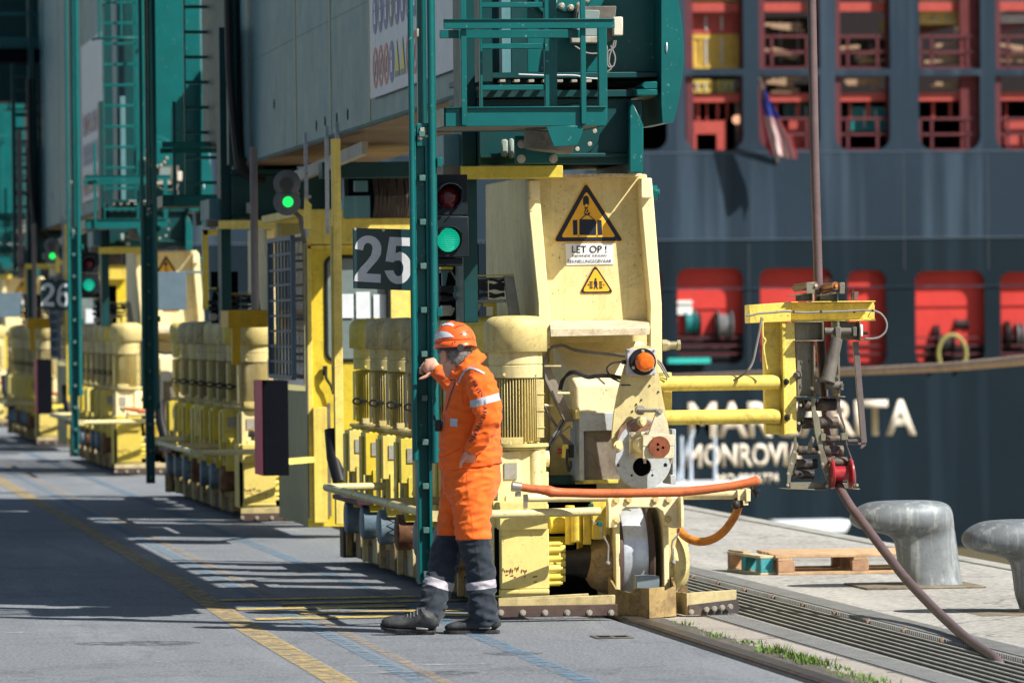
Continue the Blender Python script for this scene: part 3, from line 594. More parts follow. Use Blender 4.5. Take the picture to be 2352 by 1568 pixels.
# work boat and float
wb=empty('work_boat',(0,0,0)); a=M(); A=W(1380,1108,152); B=W(1696,1108,152); a.prism([(A.x,150.5,A.z),(B.x,150.5,A.z),(B.x+.3,150.5,A.z+.15),(B.x-.0,150.5,A.z-.12),(A.x,150.5,A.z-.12)],(0,2.4,0)); a.build('deck',WHITE,wb,bev=.02); a=M(); a.prism([(A.x,150.6,A.z-.125),(B.x-.05,150.6,A.z-.125),(B.x-.7,150.6,-5.2),(A.x,150.6,-5.2)],(0,2.2,0)); a.build('hull',HL,wb)
a=M()
for px in (1552,1573,1628): p=W(px,1106,152); q=W(px,1000,152); a.cyl((p.x,151,p.z),(p.x,151,q.z),.05,n=10)
a.build('railing_post',mat('rail_white_blue',(.45,.52,.62,1),.5),wb); a=M(); a.tube([W(1553,1108,151.2),W(1574,1040,151.2),W(1590,995,151.2),W(1592,985,151.2)],.055,8); a.build('davit',mat('rail_white_blue2',(.45,.52,.62,1),.5),wb)
tag(wb,'small white boat with upright white posts between the crane leg and the ship lettering','boat')
a=M(); A=W(1790,1197,150); B=W(1957,1224,150); a.prism([(A.x-.05,150,A.z),(B.x,150,A.z),(B.x-.15,150,B.z),(A.x-.05,150,B.z)],(0,1.5,0)); a.box(A.x-.4,B.x-.4,150.3,151.2,-5.2,B.z); o=a.build('white_float',mat('float_white',(.62,.70,.76,1),.5),None,bev=.04); tag(o,'long white float on the water beyond the quay edge, between bollard and crane hose','float')
# ================================================================ the crane
CR=empty('gantry_crane',(5.45,34.6,0)); CRL=CR.location.copy()
def P(a, name, mt, parent=None, bev=0, **k):
    pc_=None if name in KEEP else pieces(a)
    res=[]
    for b in (pc_ or [a]):
        o=b.build(name, mt, parent or CR, bev=bev, **k)
        if parent is None: o.matrix_parent_inverse=Matrix.Translation(-CRL)
        res.append(o)
    if len(res)>1 and parent is None: EXTRA[res[0].name]=res[1:]
    return res[0]
def conv(ox,oy,s): return lambda x,y:(ox+x*s, oy+y*s)
z3=conv(1102.5,735,.2734); z4=conv(1102.5,1071.8,.2604); z7=conv(980,367.5,.3516); a3=conv(918.7,0,.3516); g5=conv(1653.7,612.5,.3514); g8=conv(1776.2,857.5,.1797); g7=conv(1776.2,624.7,.15625)
def zp(f,*pts): return [f(x,y) for x,y in pts]
def plate(outer, holes, Y, th, name, mt, parent=None, bev=0):
    cu=bpy.data.curves.new(name,'CURVE'); cu.dimensions='2D'; cu.fill_mode='BOTH'; cu.extrude=th/2
    for lp in [outer]+holes:
        s_=cu.splines.new('POLY'); s_.points.add(len(lp)-1); s_.use_cyclic_u=True
        for i,(x,z) in enumerate(lp): s_.points[i].co=(x,z,0,1)
    o=bpy.data.objects.new(name,cu); COL.objects.link(o); bpy.context.view_layer.update()
    me=bpy.data.meshes.new_from_object(o.evaluated_get(bpy.context.evaluated_depsgraph_get())); bpy.data.objects.remove(o); bpy.data.curves.remove(cu)
    for v in me.vertices: v.co=Vector((v.co.x, Y+th/2-v.co.z, v.co.y))
    me.materials.clear(); me.materials.append(mt); me.name=name
    o=bpy.data.objects.new(name,me); COL.objects.link(o); o.parent=parent or CR
    if parent is None: o.matrix_parent_inverse=Matrix.Translation(-CRL)
    if bev: md=o.modifiers.new('edge','BEVEL'); md.width=bev; md.limit_method='ANGLE'; md.angle_limit=R(40)
    return o
def circ(cx,cz,r,n=40): return [(cx+r*math.cos(2*math.pi*i/n), cz+r*math.sin(2*math.pi*i/n)) for i in range(n)]
def smooth_path(P3,m_=5):
    sm=[]
    for i in range(len(P3)-1):
        p0,p1,p2,p3=P3[max(i-1,0)],P3[i],P3[i+1],P3[min(i+2,len(P3)-1)]
        for k in range(m_): t=k/m_; sm.append(.5*((2*p1)+(-p0+p2)*t+(2*p0-5*p1+4*p2-p3)*t*t+(-p0+3*p1-3*p2+p3)*t**3))
    return sm+[P3[-1]]
def xz(pts,Y): return [(W(a,b,Y).x, W(a,b,Y).z) for a,b in pts]
LEG=[]          # parts that the rear leg repeats
YU=34.85; XM=4.81; GRIM=mat('grimy_skid',(.10,.08,.04,1),.7,var=.4,scale=5,dirt=.6)
zu=lambda py: W(1187,py,YU).z
random.seed(11)
# ---- drive units
def drive_unit(i):
    Y=YU+1.1*i; body=M(); x=XM
    capm=[Y_MOT,Y_MOT3,Y_MOT,Y_MOT,Y_MOT2,Y_MOT2,Y_MOT2,Y_MOT3][i]; bm_=[Y_MOT,Y_MOT,Y_MOT2,Y_MOT,Y_MOT2,Y_MOT,Y_MOT,Y_MOT3][i]
    z0,z1=zu(1016),zu(868)
    body.cyl((x,Y,z0),(x,Y,z1),.120,n=28)
    for k in range(52):
        t=2*math.pi*k/52
        if math.cos(t-R(-12))>.93 or math.cos(t-R(168))>.93: continue
        c=Vector((math.cos(t),math.sin(t),0)); s=Vector((-c.y,c.x,0))*.0028; p=Vector((x,Y,0))
        vs=[p+c*.115-s,p+c*.157-s,p+c*.157+s,p+c*.115+s]; body.add([q+Vector((0,0,z)) for z in (z0+.01,z1-.004) for q in vs],[(3,2,1,0),(4,5,6,7),(0,1,5,4),(1,2,6,5),(2,3,7,6),(3,0,4,7)])
    body.box(x+.085,x+.162,Y-.09,Y+.07,z0+.03,z1-.01); 
    for zc in (.24,.5,.76): body.box(x+.09,x+.166,Y-.096,Y+.05,z0+(z1-z0)*zc-.006,z0+(z1-z0)*zc)
    body.box(x-.164,x-.10,Y-.07,Y+.09,z0+.02,z1-.01)
    b=P(body,'drive_motor',bm_,smooth=25,bev=.002)
    a=M(); a.lathe([(.165,zu(867)),(.167,zu(840)),(.162,zu(838.5)),(.162,zu(837)),(.167,zu(835.5)),(.166,zu(806))],(x,Y,0),n=48); 
    a.bolt((x-.09,Y-.14,zu(860)),.008,.008); a.bolt((x+.11,Y-.125,zu(860)),.008,.008); P(a,'sleeve',bm_,b)
    a=M(); zt_=zu(725); zb=zu(808); pr=[(.17,zb+.004),(.190,zb-.001),(.197,zb+.004)]+[(.197-.075*(1-math.cos(R(q))),zt_-.075+.072*math.sin(R(q))) for q in range(0,91,15)]+[(.06,zt_+.001),(.0,zt_+.002)]
    a.lathe(pr,(x,Y,0),n=56); P(a,'fan_cowl',capm,b,smooth=60)
    # flange and gearbox under the motor
    a=M(); a.cyl((x,Y,zu(1026)),(x,Y,zu(1018)),.2,n=40); a.cyl((x,Y,zu(1032)),(x,Y,zu(1026.5)),.185,n=40); a.box(x-.12,x+.02,Y-.17,Y+.1,zu(1017.5),zu(1003)) 
    for t in (-110,-80,-50,-140): a.bolt((x+.18*math.cos(R(t)),Y+.18*math.sin(R(t)),zu(1018)),.009,.012,(0,0,1))
    P(a,'flange',Y_MOT,b,bev=.003)
    a=M(); x0,x1=(x-.11 if i==0 else x-.19),x+.165
    a.box(x0,x1,Y-.13,Y+.2,.45,zu(1033)); a.box(x0-.03,x0+.07,Y-.15,Y+.18,.72,zu(1034)-.006); a.cyl((x+.10,Y-.1,zu(1140)),(x+.10,Y-.1,zu(1034)),.045,n=20); a.cyl((x-.03,Y-.1,zu(1110)),(x-.03,Y-.1,zu(1034)),.05,n=20)
    a.box(x1,x1+.02,Y-.1,Y+.1,.78,.90); a.cyl((x1,Y-.04,.98),(x1+.03,Y-.04,.98),.05,n=20); a.box(x0-.048,x0-.033,Y-.02,Y+.14,.55,1.0); a.cyl((x0+.03,Y-.135,.60),(x0+.03,Y-.155,.60),.016,n=10); a.cyl((x0+.05,Y-.131,1.02),(x0+.05,Y-.145,1.02),.014,n=10)
    a.box(x0+.02,x1-.02,Y-.16,Y-.13,.50,.76)
    for q in (.55,.66): a.bolt((x0+.06,Y-.16,q),.010,.012)
    gb=P(a,'gearbox',Y_MOT3 if i%3==1 else Y_CAB if i else Y_PALE,b,bev=.008,seg=2)
    a=M(); a.box(x0+.012,x0+.09,Y-.158,Y-.150,.86,.96); P(a,'nameplate',GREYW,gb)
    if i:
        a=M(); hx=x-.245; a.lathe([(.0,0),(.105,0),(.118,.006),(.124,.012),(.124,.20),(.11,.21),(.11,.34)],(hx,Y,.375),(1,0,0),40)
        P(a,'hub_drum',HUBR if i in (1,4) else HUBB,b)
        if i==5: zz=[Vector((hx+.05+.055*(k%2),Y-.1255,.375+.06-.024*k)) for k in range(6)]; zz=[Vector((q.x,Y-math.sqrt(max(0,.1255**2-(q.z-.375)**2)),q.z)) for q in zz]; a=M(); a.tube(zz,.0035,5); P(a,'chalk_zigzag',BLACKM,b)
        a=M(); a.box(hx+.02,hx+.06,Y+.06,Y+.12,.08,.32); a.box(hx+.10,hx+.40,Y-.14,Y+.16,.07,.26); a.box(hx+.05,hx+.30,Y-.05,Y+.05,.49,.60); P(a,'hub_bracket',TAN if i%2 else Y_MOT2,b,bev=.003)
        a=M(); c=Vector((hx+.09,Y-.13,zu(955))); ring=[c+Vector((.033*math.cos(t),-.01,.022*math.sin(t))) for t in [k*math.pi/8 for k in range(17)]]; a.tube(ring,.008,6); a.box(c.x+.03,c.x+.07,Y-.15,Y-.10,c.z-.01,c.z+.01); P(a,'lifting_eye',BLACK,b)
    return b
for i in range(8): LEG.append(drive_unit(i))
# ---- gearbox housing in front
YF=34.55
a=M(); a.rc(1151,1158,1261,1352,YF,.55); a.rc(1151,1353,1262,1371,YF-.012,.5); a.rc(1147,1152,1258,1216,YF-.03,.4); a.rc(1133,1150,1146,1370,YF+.12,.45)
hs=P(a,'gearbox_housing',Y_MOT,bev=.006,seg=2); LEG.append(hs); hs.data.materials.clear(); hs.data.materials.append(mat('yellow_housing_paint',(.70,.55,.11,1),.5,var=.08,scale=4,dirt=.25,dirtcol=(.4,.3,.1,1),specks=1.0,bump=.05))
a=M()
for py in (1249,1262,1283,1305,1325,1339):
    p=W(1259,py,YF+.05); r=.0215 if 1250<py<1330 else .016; q=W(1287,py,YF+.05); a.cyl(p,(q.x,q.y,p.z),r,n=20); a.cyl((q.x,q.y,p.z),(q.x+.014,q.y,p.z),.009,n=6)
for k in range(5): p=W(1261,1260+17*k,YF+.2); a.cyl(p,p+Vector((.10,0,0)),.022,n=16)
LEG.append(P(a,'coupling_bolt',Y_MOT3))
a=M(); a.box(4.70,5.05,36.0,43.2,.05,.17); a.box(4.60,4.95,43.0,43.25,.05,.28); LEG.append(P(a,'base_skid',GRIM))
a=M(); a.box(4.52,4.80,41.3,43.0,.50,.535); LEG.append(P(a,'maroon_cover',mat('maroon_cover_paint',(.07,.025,.035,1),.6,var=.3),bev=.004))
a=M(); a.tube([(4.55,43.3,1.02),(4.56,43.25,.8),(4.60,43.2,.62)],.055,14); LEG.append(P(a,'black_duct',BLACK))
a=M(); a.rc(1137,1212,1146.5,1366,YF+.09,.02); LEG.append(P(a,'gap_shade_strip',BLACKM))  # flat black strip painted as the shade of the gap beside the housing
a=M(); random.seed(4)
for k in range(16):
    x=1152+random.random()*60; y=1300+random.gauss(6,3); h=random.uniform(4,11); a.pp([(x,y),(x+random.uniform(1.5,3),y-1),(x+2.2,y+h*.4),(x+.8,y+h)],YF-.003,.002)
for k in range(7): x=1160+random.random()*70; y=1322+random.gauss(0,5); a.pp([(x,y),(x+random.uniform(3,9),y-1),(x+random.uniform(3,8),y+1.5),(x,y+2)],YF-.003,.002)
P(a,'rust_patch',RUSTM,hs,smooth=0)
# axle, bearings
a=M(); A=W(1284,1292,YF+.42); B=W(1352,1290,YF+.42); C=W(1372,1290,YF+.42)
a.lathe([(.075,0),(.078,(B.x-A.x)*.5),(.10,(B.x-A.x)*.88),(.115,B.x-A.x),(.10,C.x-A.x)],(A.x,A.y,A.z),(1,0,0),32); ax=P(a,'axle_shaft',GREASE); LEG.append(ax)
a=M(); c=W(1412,1295,YF+.42); r=.19
a.lathe([(.03,-.17),(.09,-.155),(.14,-.12),(.175,-.06),(.19,0),(.19,.02)],(c.x-.03,c.y,c.z),(1,0,0),36); a.box(c.x-.03,c.x+.0,c.y-.16,c.y+.2,c.z-.23,c.z+.24)
bh=P(a,'bearing_housing',mat('greasy_bearing',(.33,.23,.12,1),.38,var=.4,scale=5,dirt=1.0,dirtcol=(.03,.022,.018,1),bump=.2,coat=.2)); LEG.append(bh)
a=M(); c=W(1545,1290,YF+.42); a.lathe([(.19,-.02),(.19,0),(.17,.05),(.13,.085),(.05,.10),(0,.102)],(c.x,c.y,c.z),(1,0,0),36); a.box(c.x-.05,c.x-.0,c.y-.16,c.y+.2,c.z-.23,c.z+.24); LEG.append(P(a,'end_bearing',Y_MOT))
# ---- wheel and yoke
def wheel(Yc):
    c=Vector((5.535,Yc,.352)); a=M(); a.lathe([(.05,-.075),(.318,-.075),(.321,-.06),(.318,.05),(.316,.078),(.05,.078)],c,(1,0,0),64); w_=P(a,'rail_wheel',STEEL,smooth=30)
    a=M(); a.lathe([(.06,-.122),(.345,-.122),(.352,-.112),(.345,-.082),(.322,-.076),(.05,-.076)],c,(1,0,0),64); a.lathe([(.05,.079),(.322,.079),(.338,.084),(.345,.108),(.338,.118),(.06,.118)],c,(1,0,0),64); P(a,'wheel_flange',BROWN,w_,smooth=30); return w_
for k in range(5): LEG.append(wheel(YF+.50+1.75*k))
a=M(); a.pp(zp(z4,(1130,270),(1800,265),(1795,535),(1700,540),(1640,520),(1610,395),(1560,360),(1285,358),(1250,380),(1205,535),(1130,535)),YF+.04,.10)
a.box(W(1421,1200,YF).x,W(1432,1200,YF).x,YF+.15,YF+.9,.10,.74); a.box(W(1532,1200,YF).x,W(1545,1200,YF).x,YF+.15,YF+.9,.10,.74)
a.box(W(1398,1200,YF).x,W(1566,1200,YF).x,YF+1.25,YF+8.0,.73,1.02)
yk=P(a,'wheel_yoke',Y_PALE,bev=.006,seg=2); LEG.append(yk)
a=M(); a.rc(1397,1142,1403,1212,YF-.05,.10); a.rc(1563,1140,1569,1212,YF-.05,.10); P(a,'yoke_rib',Y_PALE,yk,bev=.004)
a=M()
for x,y in ((1200,293),(1308,288),(1545,288),(1660,290),(1203,465),(1658,460)): p=W(*z4(x,y),YF+.04); a.bolt(p,.017,.02)
P(a,'yoke_bolt',Y_MOT,yk)
a=M(); a.box(W(1397,1200,YF).x,W(1566,1200,YF).x,YF+1.0,YF+1.05,.12,.74); a.box(4.95,5.40,YF+.9,YF+.95,.1,.8); LEG.append(P(a,'inner_shade_sheet',BLACKM))  # black sheets standing in for the shadow inside the wheel housing
# inner yellow ribs, plates seen under the pipes
a=M(); a.rc(1340,1185,1358,1250,YF+.30,.05); a.rc(1361,1140,1392,1238,YF+.25,.08); a.rc(1327,1215,1340,1300,YF+.5,.05); a.cyl(W(1262,1205,YF+.5),W(1325,1203,YF+.5),.055,n=20); a.cyl(W(1309,1160,YF+.4),W(1309,1250,YF+.4),.03,n=14); a.cyl(W(1325,1170,YF+.35),W(1325,1245,YF+.35),.035,n=14); a.rc(1262,1232,1300,1262,YF+.7,.05)
LEG.append(P(a,'brake_lever_frame',Y_CAB,bev=.004))
a=M(); a.tube([W(*z4(*q),YF+.0) for q in ((985,455),(1000,490),(1040,505))],.005,6); a.tube([W(*z4(*q),YF-.01) for q in ((1062,510),(1075,590),(1120,665),(1132,700),(1128,830))],.006,6); a.ball(W(*z4(1126,850),YF-.01),.016,12); a.tube([W(*z4(*q),YF-.02) for q in ((1755,540),(1745,600),(1700,650),(1690,700),(1705,830))],.006,6); a.ball(W(*z4(1706,845),YF-.02),.016,12)
LEG.append(P(a,'grease_line',WIRE)); a=M(); a.rc(*z4(1038,480),*z4(1080,520),YF-.02,.04); a.rc(*z4(965,325),*z4(1003,362),YF+.1,.04); LEG.append(P(a,'grease_block',TEAL,bev=.003))
# ---- wheel guard
a=M(); gp=[(1399,.25,1323,1418),(1416,.0,1352,1420),(1454,-.13,1362,1421),(1454.5,-.13,1349,1433),(1491,-.28,1350,1433),(1524,-.16,1347,1433),(1524.5,-.16,1357,1417),(1550,-.06,1345,1415),(1541,.22,1317,1414)]
vs=[]
for px,dy,t_,b_ in gp:
    T=W(px,t_,YF+dy); B=W(px,b_,YF+dy); vs += [T,(T.x,T.y,max(.012,B.z))]
a.add(vs,[(2*i,2*i+1,2*i+3,2*i+2) for i in range(len(gp)-1)]); wg=P(a,'wheel_guard',TAN,solid=.014,smooth=0); LEG.append(wg)
a=M(); a.pp(zp(z4,(1380,960),(1490,955),(1583,962),(1583,1075),(1380,1070)),YF-.10,.12); P(a,'scraper_block',mat('scraper_steel',(.20,.25,.28,1),.35,.3,var=.2),wg,bev=.004)
# ---- track sweepers
a=M(); a.pp([(1145,1377),(1413,1365),(1413,1387),(1145,1394)],YF-.20,.02); a.pp([(1145,1373),(1352,1362),(1352,1372),(1145,1380)],YF-.17,.02); sw=P(a,'sweeper_plate',Y_MOT2,bev=.003); LEG.append(sw)
a=M(); p=W(1143,1391,YF-.21); q=W(1417,1391,YF-.21); a.box(p.x,q.x,YF-.235,YF-.205,.03,p.z-.0); sb=P(a,'sweeper_rubber',BROWN,sw,bev=.003)
a=M()
for x in (185,378,575,770,965,1157): a.bolt(W(*z4(x,1283),YF-.236),.014,.016)
P(a,'sweeper_bolt',BOLTM,sw)
a=M(); a.prism([W(*z4(1840,1108),YF-.05),W(*z4(2262,1082),YF-.02),W(*z4(2262,1170),YF-.02),W(*z4(1840,1220),YF-.05)],(0,.02,0)); a.prism([W(*z4(1736,1098),YF+.3),W(*z4(1840,1112),YF-.05),W(*z4(1842,1308),YF-.05),W(*z4(1740,1290),YF+.3)],(-.012,0,0)); sw2=P(a,'sweeper_plate',Y_MOT2,bev=.002); LEG.append(sw2)
a=M(); a.prism([W(*z4(1845,1218),YF-.07),W(*z4(2280,1165),YF-.04),W(*z4(2285,1290),YF-.04),W(*z4(1845,1306),YF-.07)],(0,.02,0)); P(a,'sweeper_rubber',mat('rubber_dark',(.07,.06,.062,1),.6,var=.3,dirt=.6,dirtcol=(.2,.14,.08,1),bump=.1),sw2)
a=M()
for x,y in ((1865,1278),(1998,1255),(2067,1247),(2137,1238),(2208,1230)): a.bolt(W(*z4(x,y),YF-.07),.013,.015)
P(a,'sweeper_bolt',BOLTM,sw2); a=M(); a.prism([W(*z4(1750,1100),YF+.1),W(*z4(1785,1045),YF+.1),W(*z4(1836,1045),YF+.1),W(*z4(1836,1110),YF+.1)],(0,.02,0)); P(a,'sweeper_bracket',TAN,sw2)
# ---- guard pipes
yp=33.95; a=M(); A=W(1003,1184,yp); zr=A.z; xb=W(1397,1180,yp).x
a.tube([(4.19,yp-.0,zr),(xb,yp+.35,zr)],.0265,16); 
a.rc(978,1173,1019,1197,yp-.03,.05)
a.tube([(4.185,yp+.02,zr),(4.185,40.2,zr)],.028,16); a.tube([(4.185,40.2,zr),(4.62,40.3,zr)],.028,14); a.tube([(4.20,36.6,zr),(4.62,36.9,zr)],.028,12); 
for y in (36.2,38.3): a.cyl((4.185,y,zr),(4.185,y+.05,zr),.032,n=16)
gpz=P(a,'guard_pipe',Y_RAILP); LEG.append(gpz)
a=M(); A=W(1210,1143,YF-.15); B=W(1392,1141,YF-.05); a.tube([A,B],.027,16); A=W(1571,1137,YF+.05); B=W(1703,1136,YF-.1); a.tube([A,B],.027,16); a.rc(1694,1124,1714,1149,YF-.13,.07); a.rc(1714,1122,1724,1151,YF-.16,.13); a.rc(1707,1149,1719,1160,YF-.15,.02); P(a,'cross_pipe',Y_PALE,gpz,bev=.002)
# ---- orange hoses
a=M(); hp=[(1183,1117),(1200,1119),(1215,1121),(1235,1123),(1258,1126),(1266,1129),(1276,1130),(1300,1131),(1360,1132.5),(1420,1132.5),(1500,1131.5),(1560,1130),(1620,1124),(1680,1116),(1720,1108),(1738,1103),(1746,1106)]
rs=[.024,.024,.025,.026,.032,.034,.029,.027,.027,.027,.027,.027,.027,.026,.026,.030,.012]
a.tube([W(px,py,YF-.45) for px,py in hp],.026,18,rs=rs); ho=P(a,'safety_hose',HOSE); LEG.append(ho)
a=M(); p=W(1175,1116,YF-.45); q=W(1197,1119,YF-.45); a.cyl(p,q,.031,n=24); a.rc(1184,1130,1197,1140,YF-.45,.03); a.rc(1203,1135,1212,1167,YF-.43,.03); P(a,'hose_clamp',mat('clamp_steel',(.45,.40,.32,1),.3,.8,var=.2),ho,bev=.002)
a=M(); hp=[(1697,1160),(1690,1180),(1678,1200),(1662,1220),(1640,1236),(1615,1243),(1590,1240),(1572,1230),(1560,1215)]
a.tube(smooth_path([W(px,py,YF-.1+.05*i) for i,(px,py) in enumerate(hp)]),.026,16); LEG.append(P(a,'hanging_hose',HOSE2))
a=M(); a.ball(W(1700,1153,YF-.1),.045,14,(1,.7,.8)); a.ball(W(1690,1158,YF-.13),.03,12); LEG.append(P(a,'hose_lashing',GREASE)); a=M(); a.bolt(W(1736,1123,YF-.3),.02,.05,(0,0,-1)); a.rc(1730,1117,1741,1128,YF-.31,.03); LEG.append(P(a,'hose_bolt',BLACK))
# ---- tower
YT=35.35
bx=lambda l,t,r,b,dy,th: M().rc(l,t,r,b,YT+dy,th)
a=M()
f4=[W(*q,YT+.13) for q in ((1224,402),(1486,400),(1506,698),(1508,745),(1258,745),(1246,702))]
bk=[Vector((q.x,YT+2.4,q.z)) for q in f4]; bk[4].x=bk[0].x-.005; bk[5].x=bk[0].x-.004; bk[0].z-=.0
n6=6; a.add(f4+bk,[tuple(range(n6))[::1],tuple(range(2*n6-1,n6-1,-1))]+[((i+1)%n6,i,i+n6,(i+1)%n6+n6) for i in range(n6)])
tw=P(a,'leg_casing',Y_PALE,bev=.008); LEG.append(tw)
a=M(); a.pp([(1214,412),(1240,411),(1241,458),(1262,702),(1263,800),(1236,800),(1236,698),(1214,480)],YT,.13); a.pp([(1472,409),(1497,409),(1504,490),(1520,698),(1521.5,892),(1493,892),(1493,697),(1471,455)],YT,.13)
P(a,'casing_flange',mat('cream_paint',(.80,.69,.38,1),.5,var=.07,scale=4,dirt=.2,dirtcol=(.5,.38,.2,1),specks=1.0),tw,bev=.006)
a=M(); a.pp(zp(z7,(665,128),(738,124),(742,240),(738,258),(688,262),(672,240)),YT-.07,.07); a.pp(zp(z7,(1400,132),(1412,118),(1470,118),(1476,240),(1468,250),(1408,250),(1400,236)),YT-.07,.07); P(a,'casing_lug',mat('cream_lug',(.80,.70,.42,1),.5,var=.06,specks=.8),tw,bev=.01,seg=2)
a=M(); a.pp([(1216,400),(1474,398.5),(1474,405),(1216,409)],YT-.02,.16); P(a,'rusty_lip',mat('cream_rusty_edge',(.74,.64,.42,1),.6,var=.1,dirt=.8,dirtcol=(.30,.12,.05,1),scale=12),tw)
a=M(); A=W(1262,737,YT+.12); B=W(1491,734,YT+.12); C_=W(1492,752,YT-.20); D_=W(1264,757,YT-.20)
a.add([A,B,C_,D_]+[q-Vector((0,0,.045)) for q in (A,B,C_,D_)],[(0,3,2,1),(4,5,6,7),(3,7,6,2),(2,6,5,1),(0,4,7,3),(0,1,5,4)]); P(a,'casing_ledge',mat('ledge_paint',(.62,.54,.38,1),.55,var=.12,scale=7,dirt=.6,dirtcol=(.33,.22,.13,1),specks=1),tw,bev=.003)
a=M(); a.rc(1262,745,1508,1100,YT+.75,1.6); a.rc(1246,800,1262,1100,YT+.77,1.2); P(a,'lower_casing',Y_PALE,tw,bev=.006)
a=M(); p=W(1498,443,YT+.06); a.cyl(p,p+Vector((.03,0,0)),.05,n=6); a.cyl(p+Vector((.03,0,0)),p+Vector((.045,0,0)),.028,n=12); LEG.append(P(a,'teal_pin',TEAL,bev=.003))
a=M(); p=W(1521,793,YT+.06); a.cyl(p,p+Vector((.03,0,0)),.038,n=6); a.cyl(p+Vector((.03,0,0)),p+Vector((.045,0,0)),.032,n=20); 
for k in range(7): a.cyl(p+Vector((.045+.007*k,0,0)),p+Vector((.050+.007*k,0,0)),.0255,n=20)
a.cyl(p+Vector((.045,0,0)),p+Vector((.095,0,0)),.023,n=20); a.cyl(p+Vector((.095,0,0)),p+Vector((.115,0,0)),.034,n=6); LEG.append(P(a,'adjusting_bolt',mat('bolt_yellowed',(.45,.40,.25,1),.4,.5,var=.2)))
# warning signs
def tri_sign(apex,lft,rgt,Y,inner):
    A,B,C=[W(*q,Y) for q in (apex,lft,rgt)]; c=(A+B+C)/3
    def rt(s,dy,th,mt,name,par=None):
        pts=[]; V=[c+(q-c)*s for q in (A,B,C)]
        for i in range(3):
            p=V[i]; u=(V[i-1]-p).normalized()*.028*s; w_=(V[(i+1)%3]-p).normalized()*.028*s
            for t in (0,.33,.67,1): pts.append(p+u*(1-t)**2+w_*t**2)
        pts=[Vector((q.x,Y+dy,q.z)) for q in pts]; a=M(); a.prism(pts,(0,th,0)); return P(a,name,mt,par,smooth=0)
    r=rt(1.0,0,.004,AMBERP,'warning_sign'); rt(.96,-.002,.0018,INK,'sign_border',r); rt(inner,-.004,.0018,AMBERP,'sign_field',r); return r
YSG=YT+.125
s1=tri_sign((1345.7,416.5),(1269,556.5),(1434.6,555.5),YSG,.76); tag(s1,'large triangular crane load warning sign'); LEG.append(s1)
ys=YSG-.0062; a=M()
def c7(x,y): return z7(x,y)
for pl_ in (((1022,248),(1030,237),(1041,233),(1052,237),(1060,248),(1060,290),(1050,300),(1032,300),(1022,290)),((1030,300),(1056,300),(1050,318),(1036,318)),((1027,352),(1036,346),(1050,354),(1062,340),(1070,348),(1058,362),(1042,362)),((1036,318),(1044,318),(1034,346),(1027,345)),((1047,320),(1058,330),(1048,346),(1042,338),(1048,330))): a.pp(zp(z7,*pl_),ys,.002)
a.pp(zp(z7,(1000,388),(1098,388),(1108,400),(1108,490),(998,490),(998,396)),ys,.002); a.pp(zp(z7,(955,393),(984,391),(986,489),(958,490)),ys,.002); a.pp(zp(z7,(1115,392),(1142,392),(1148,488),(1118,490)),ys,.002)
a.pp(zp(z7,(1000,388),(1040,354),(1044,358),(1008,390)),ys,.0019); a.pp(zp(z7,(1098,388),(1055,354),(1051,358),(1092,390)),ys,.0019)
a.pp(zp(z7,(989,492),(996,492),(996,499),(989,499)),ys,.002); a.pp(zp(z7,(1111,492),(1118,492),(1118,499),(1111,499)),ys,.002)
P(a,'crane_hook_symbol',INK,s1,smooth=0); a=M(); a.prism([(x,ys-.0015,z) for x,z in circ(*[ (W(*z7(1043,298),ys).x) , (W(*z7(1043,298),ys).z)],.010,20)],(0,.0012,0)); P(a,'hook_eye',AMBERP,s1,smooth=0)
s2=tri_sign((1366.8,606),(1329.8,674.5),(1410.7,673),YSG,.80); tag(s2,'small triangular crushing hazard warning sign'); LEG.append(s2)
a=M(); a.prism([(x,ys,z) for x,z in circ(W(*z7(1104,778),ys).x,W(*z7(1104,778),ys).z,.0068,16)],(0,.002,0))
a.pp(zp(z7,(1095,788),(1113,788),(1117,815),(1113,815),(1113,822),(1120,842),(1112,842),(1105,824),(1098,842),(1091,842),(1097,822),(1097,812),(1092,812)),ys,.002)
for l,s in ((1065,1),(1128,1)):
    for k in range(4): a.pp(zp(z7,(l,797+11*k),(l+20,793+11*k),(l+20,798+11*k),(l,804+11*k)),ys,.002)
    a.pp(zp(z7,(l,793),(l+22,793),(l+22,796),(l,796)),ys-.0005,.002); a.pp(zp(z7,(l,835),(l+22,835),(l+22,838),(l,838)),ys-.0005,.002); 
a.pp(zp(z7,(1050,813),(1058,813),(1058,809),(1064,815),(1058,821),(1058,817),(1050,817)),ys,.002); a.pp(zp(z7,(1164,813),(1156,813),(1156,809),(1151,815),(1156,821),(1156,817),(1164,817)),ys,.002)
P(a,'crushed_person_symbol',INK,s2,smooth=0)
a=M(); a.pp([(1298.5,560),(1408,558.5),(1409.5,607),(1301,608.5)],YSG-.001,.004); s3=P(a,'text_label',WHITE,smooth=0); tag(s3,'white label reading LET OP ! RIJDENDE KRAAN BEKNELLINGSGEVAAR'); LEG.append(s3)
for txt,tl,br in (('LET OP !',z7(949,560),z7(1176,604)),('RIJDENDE KRAAN',z7(951,617),z7(1176,636)),('BEKNELLINGSGEVAAR',z7(922,650),z7(1209,670))): text_fit(txt,tl,br,YSG-.0045,INK,'label_text',s3,bold=(.004 if txt[0]=='L' else -.004),th=.001)
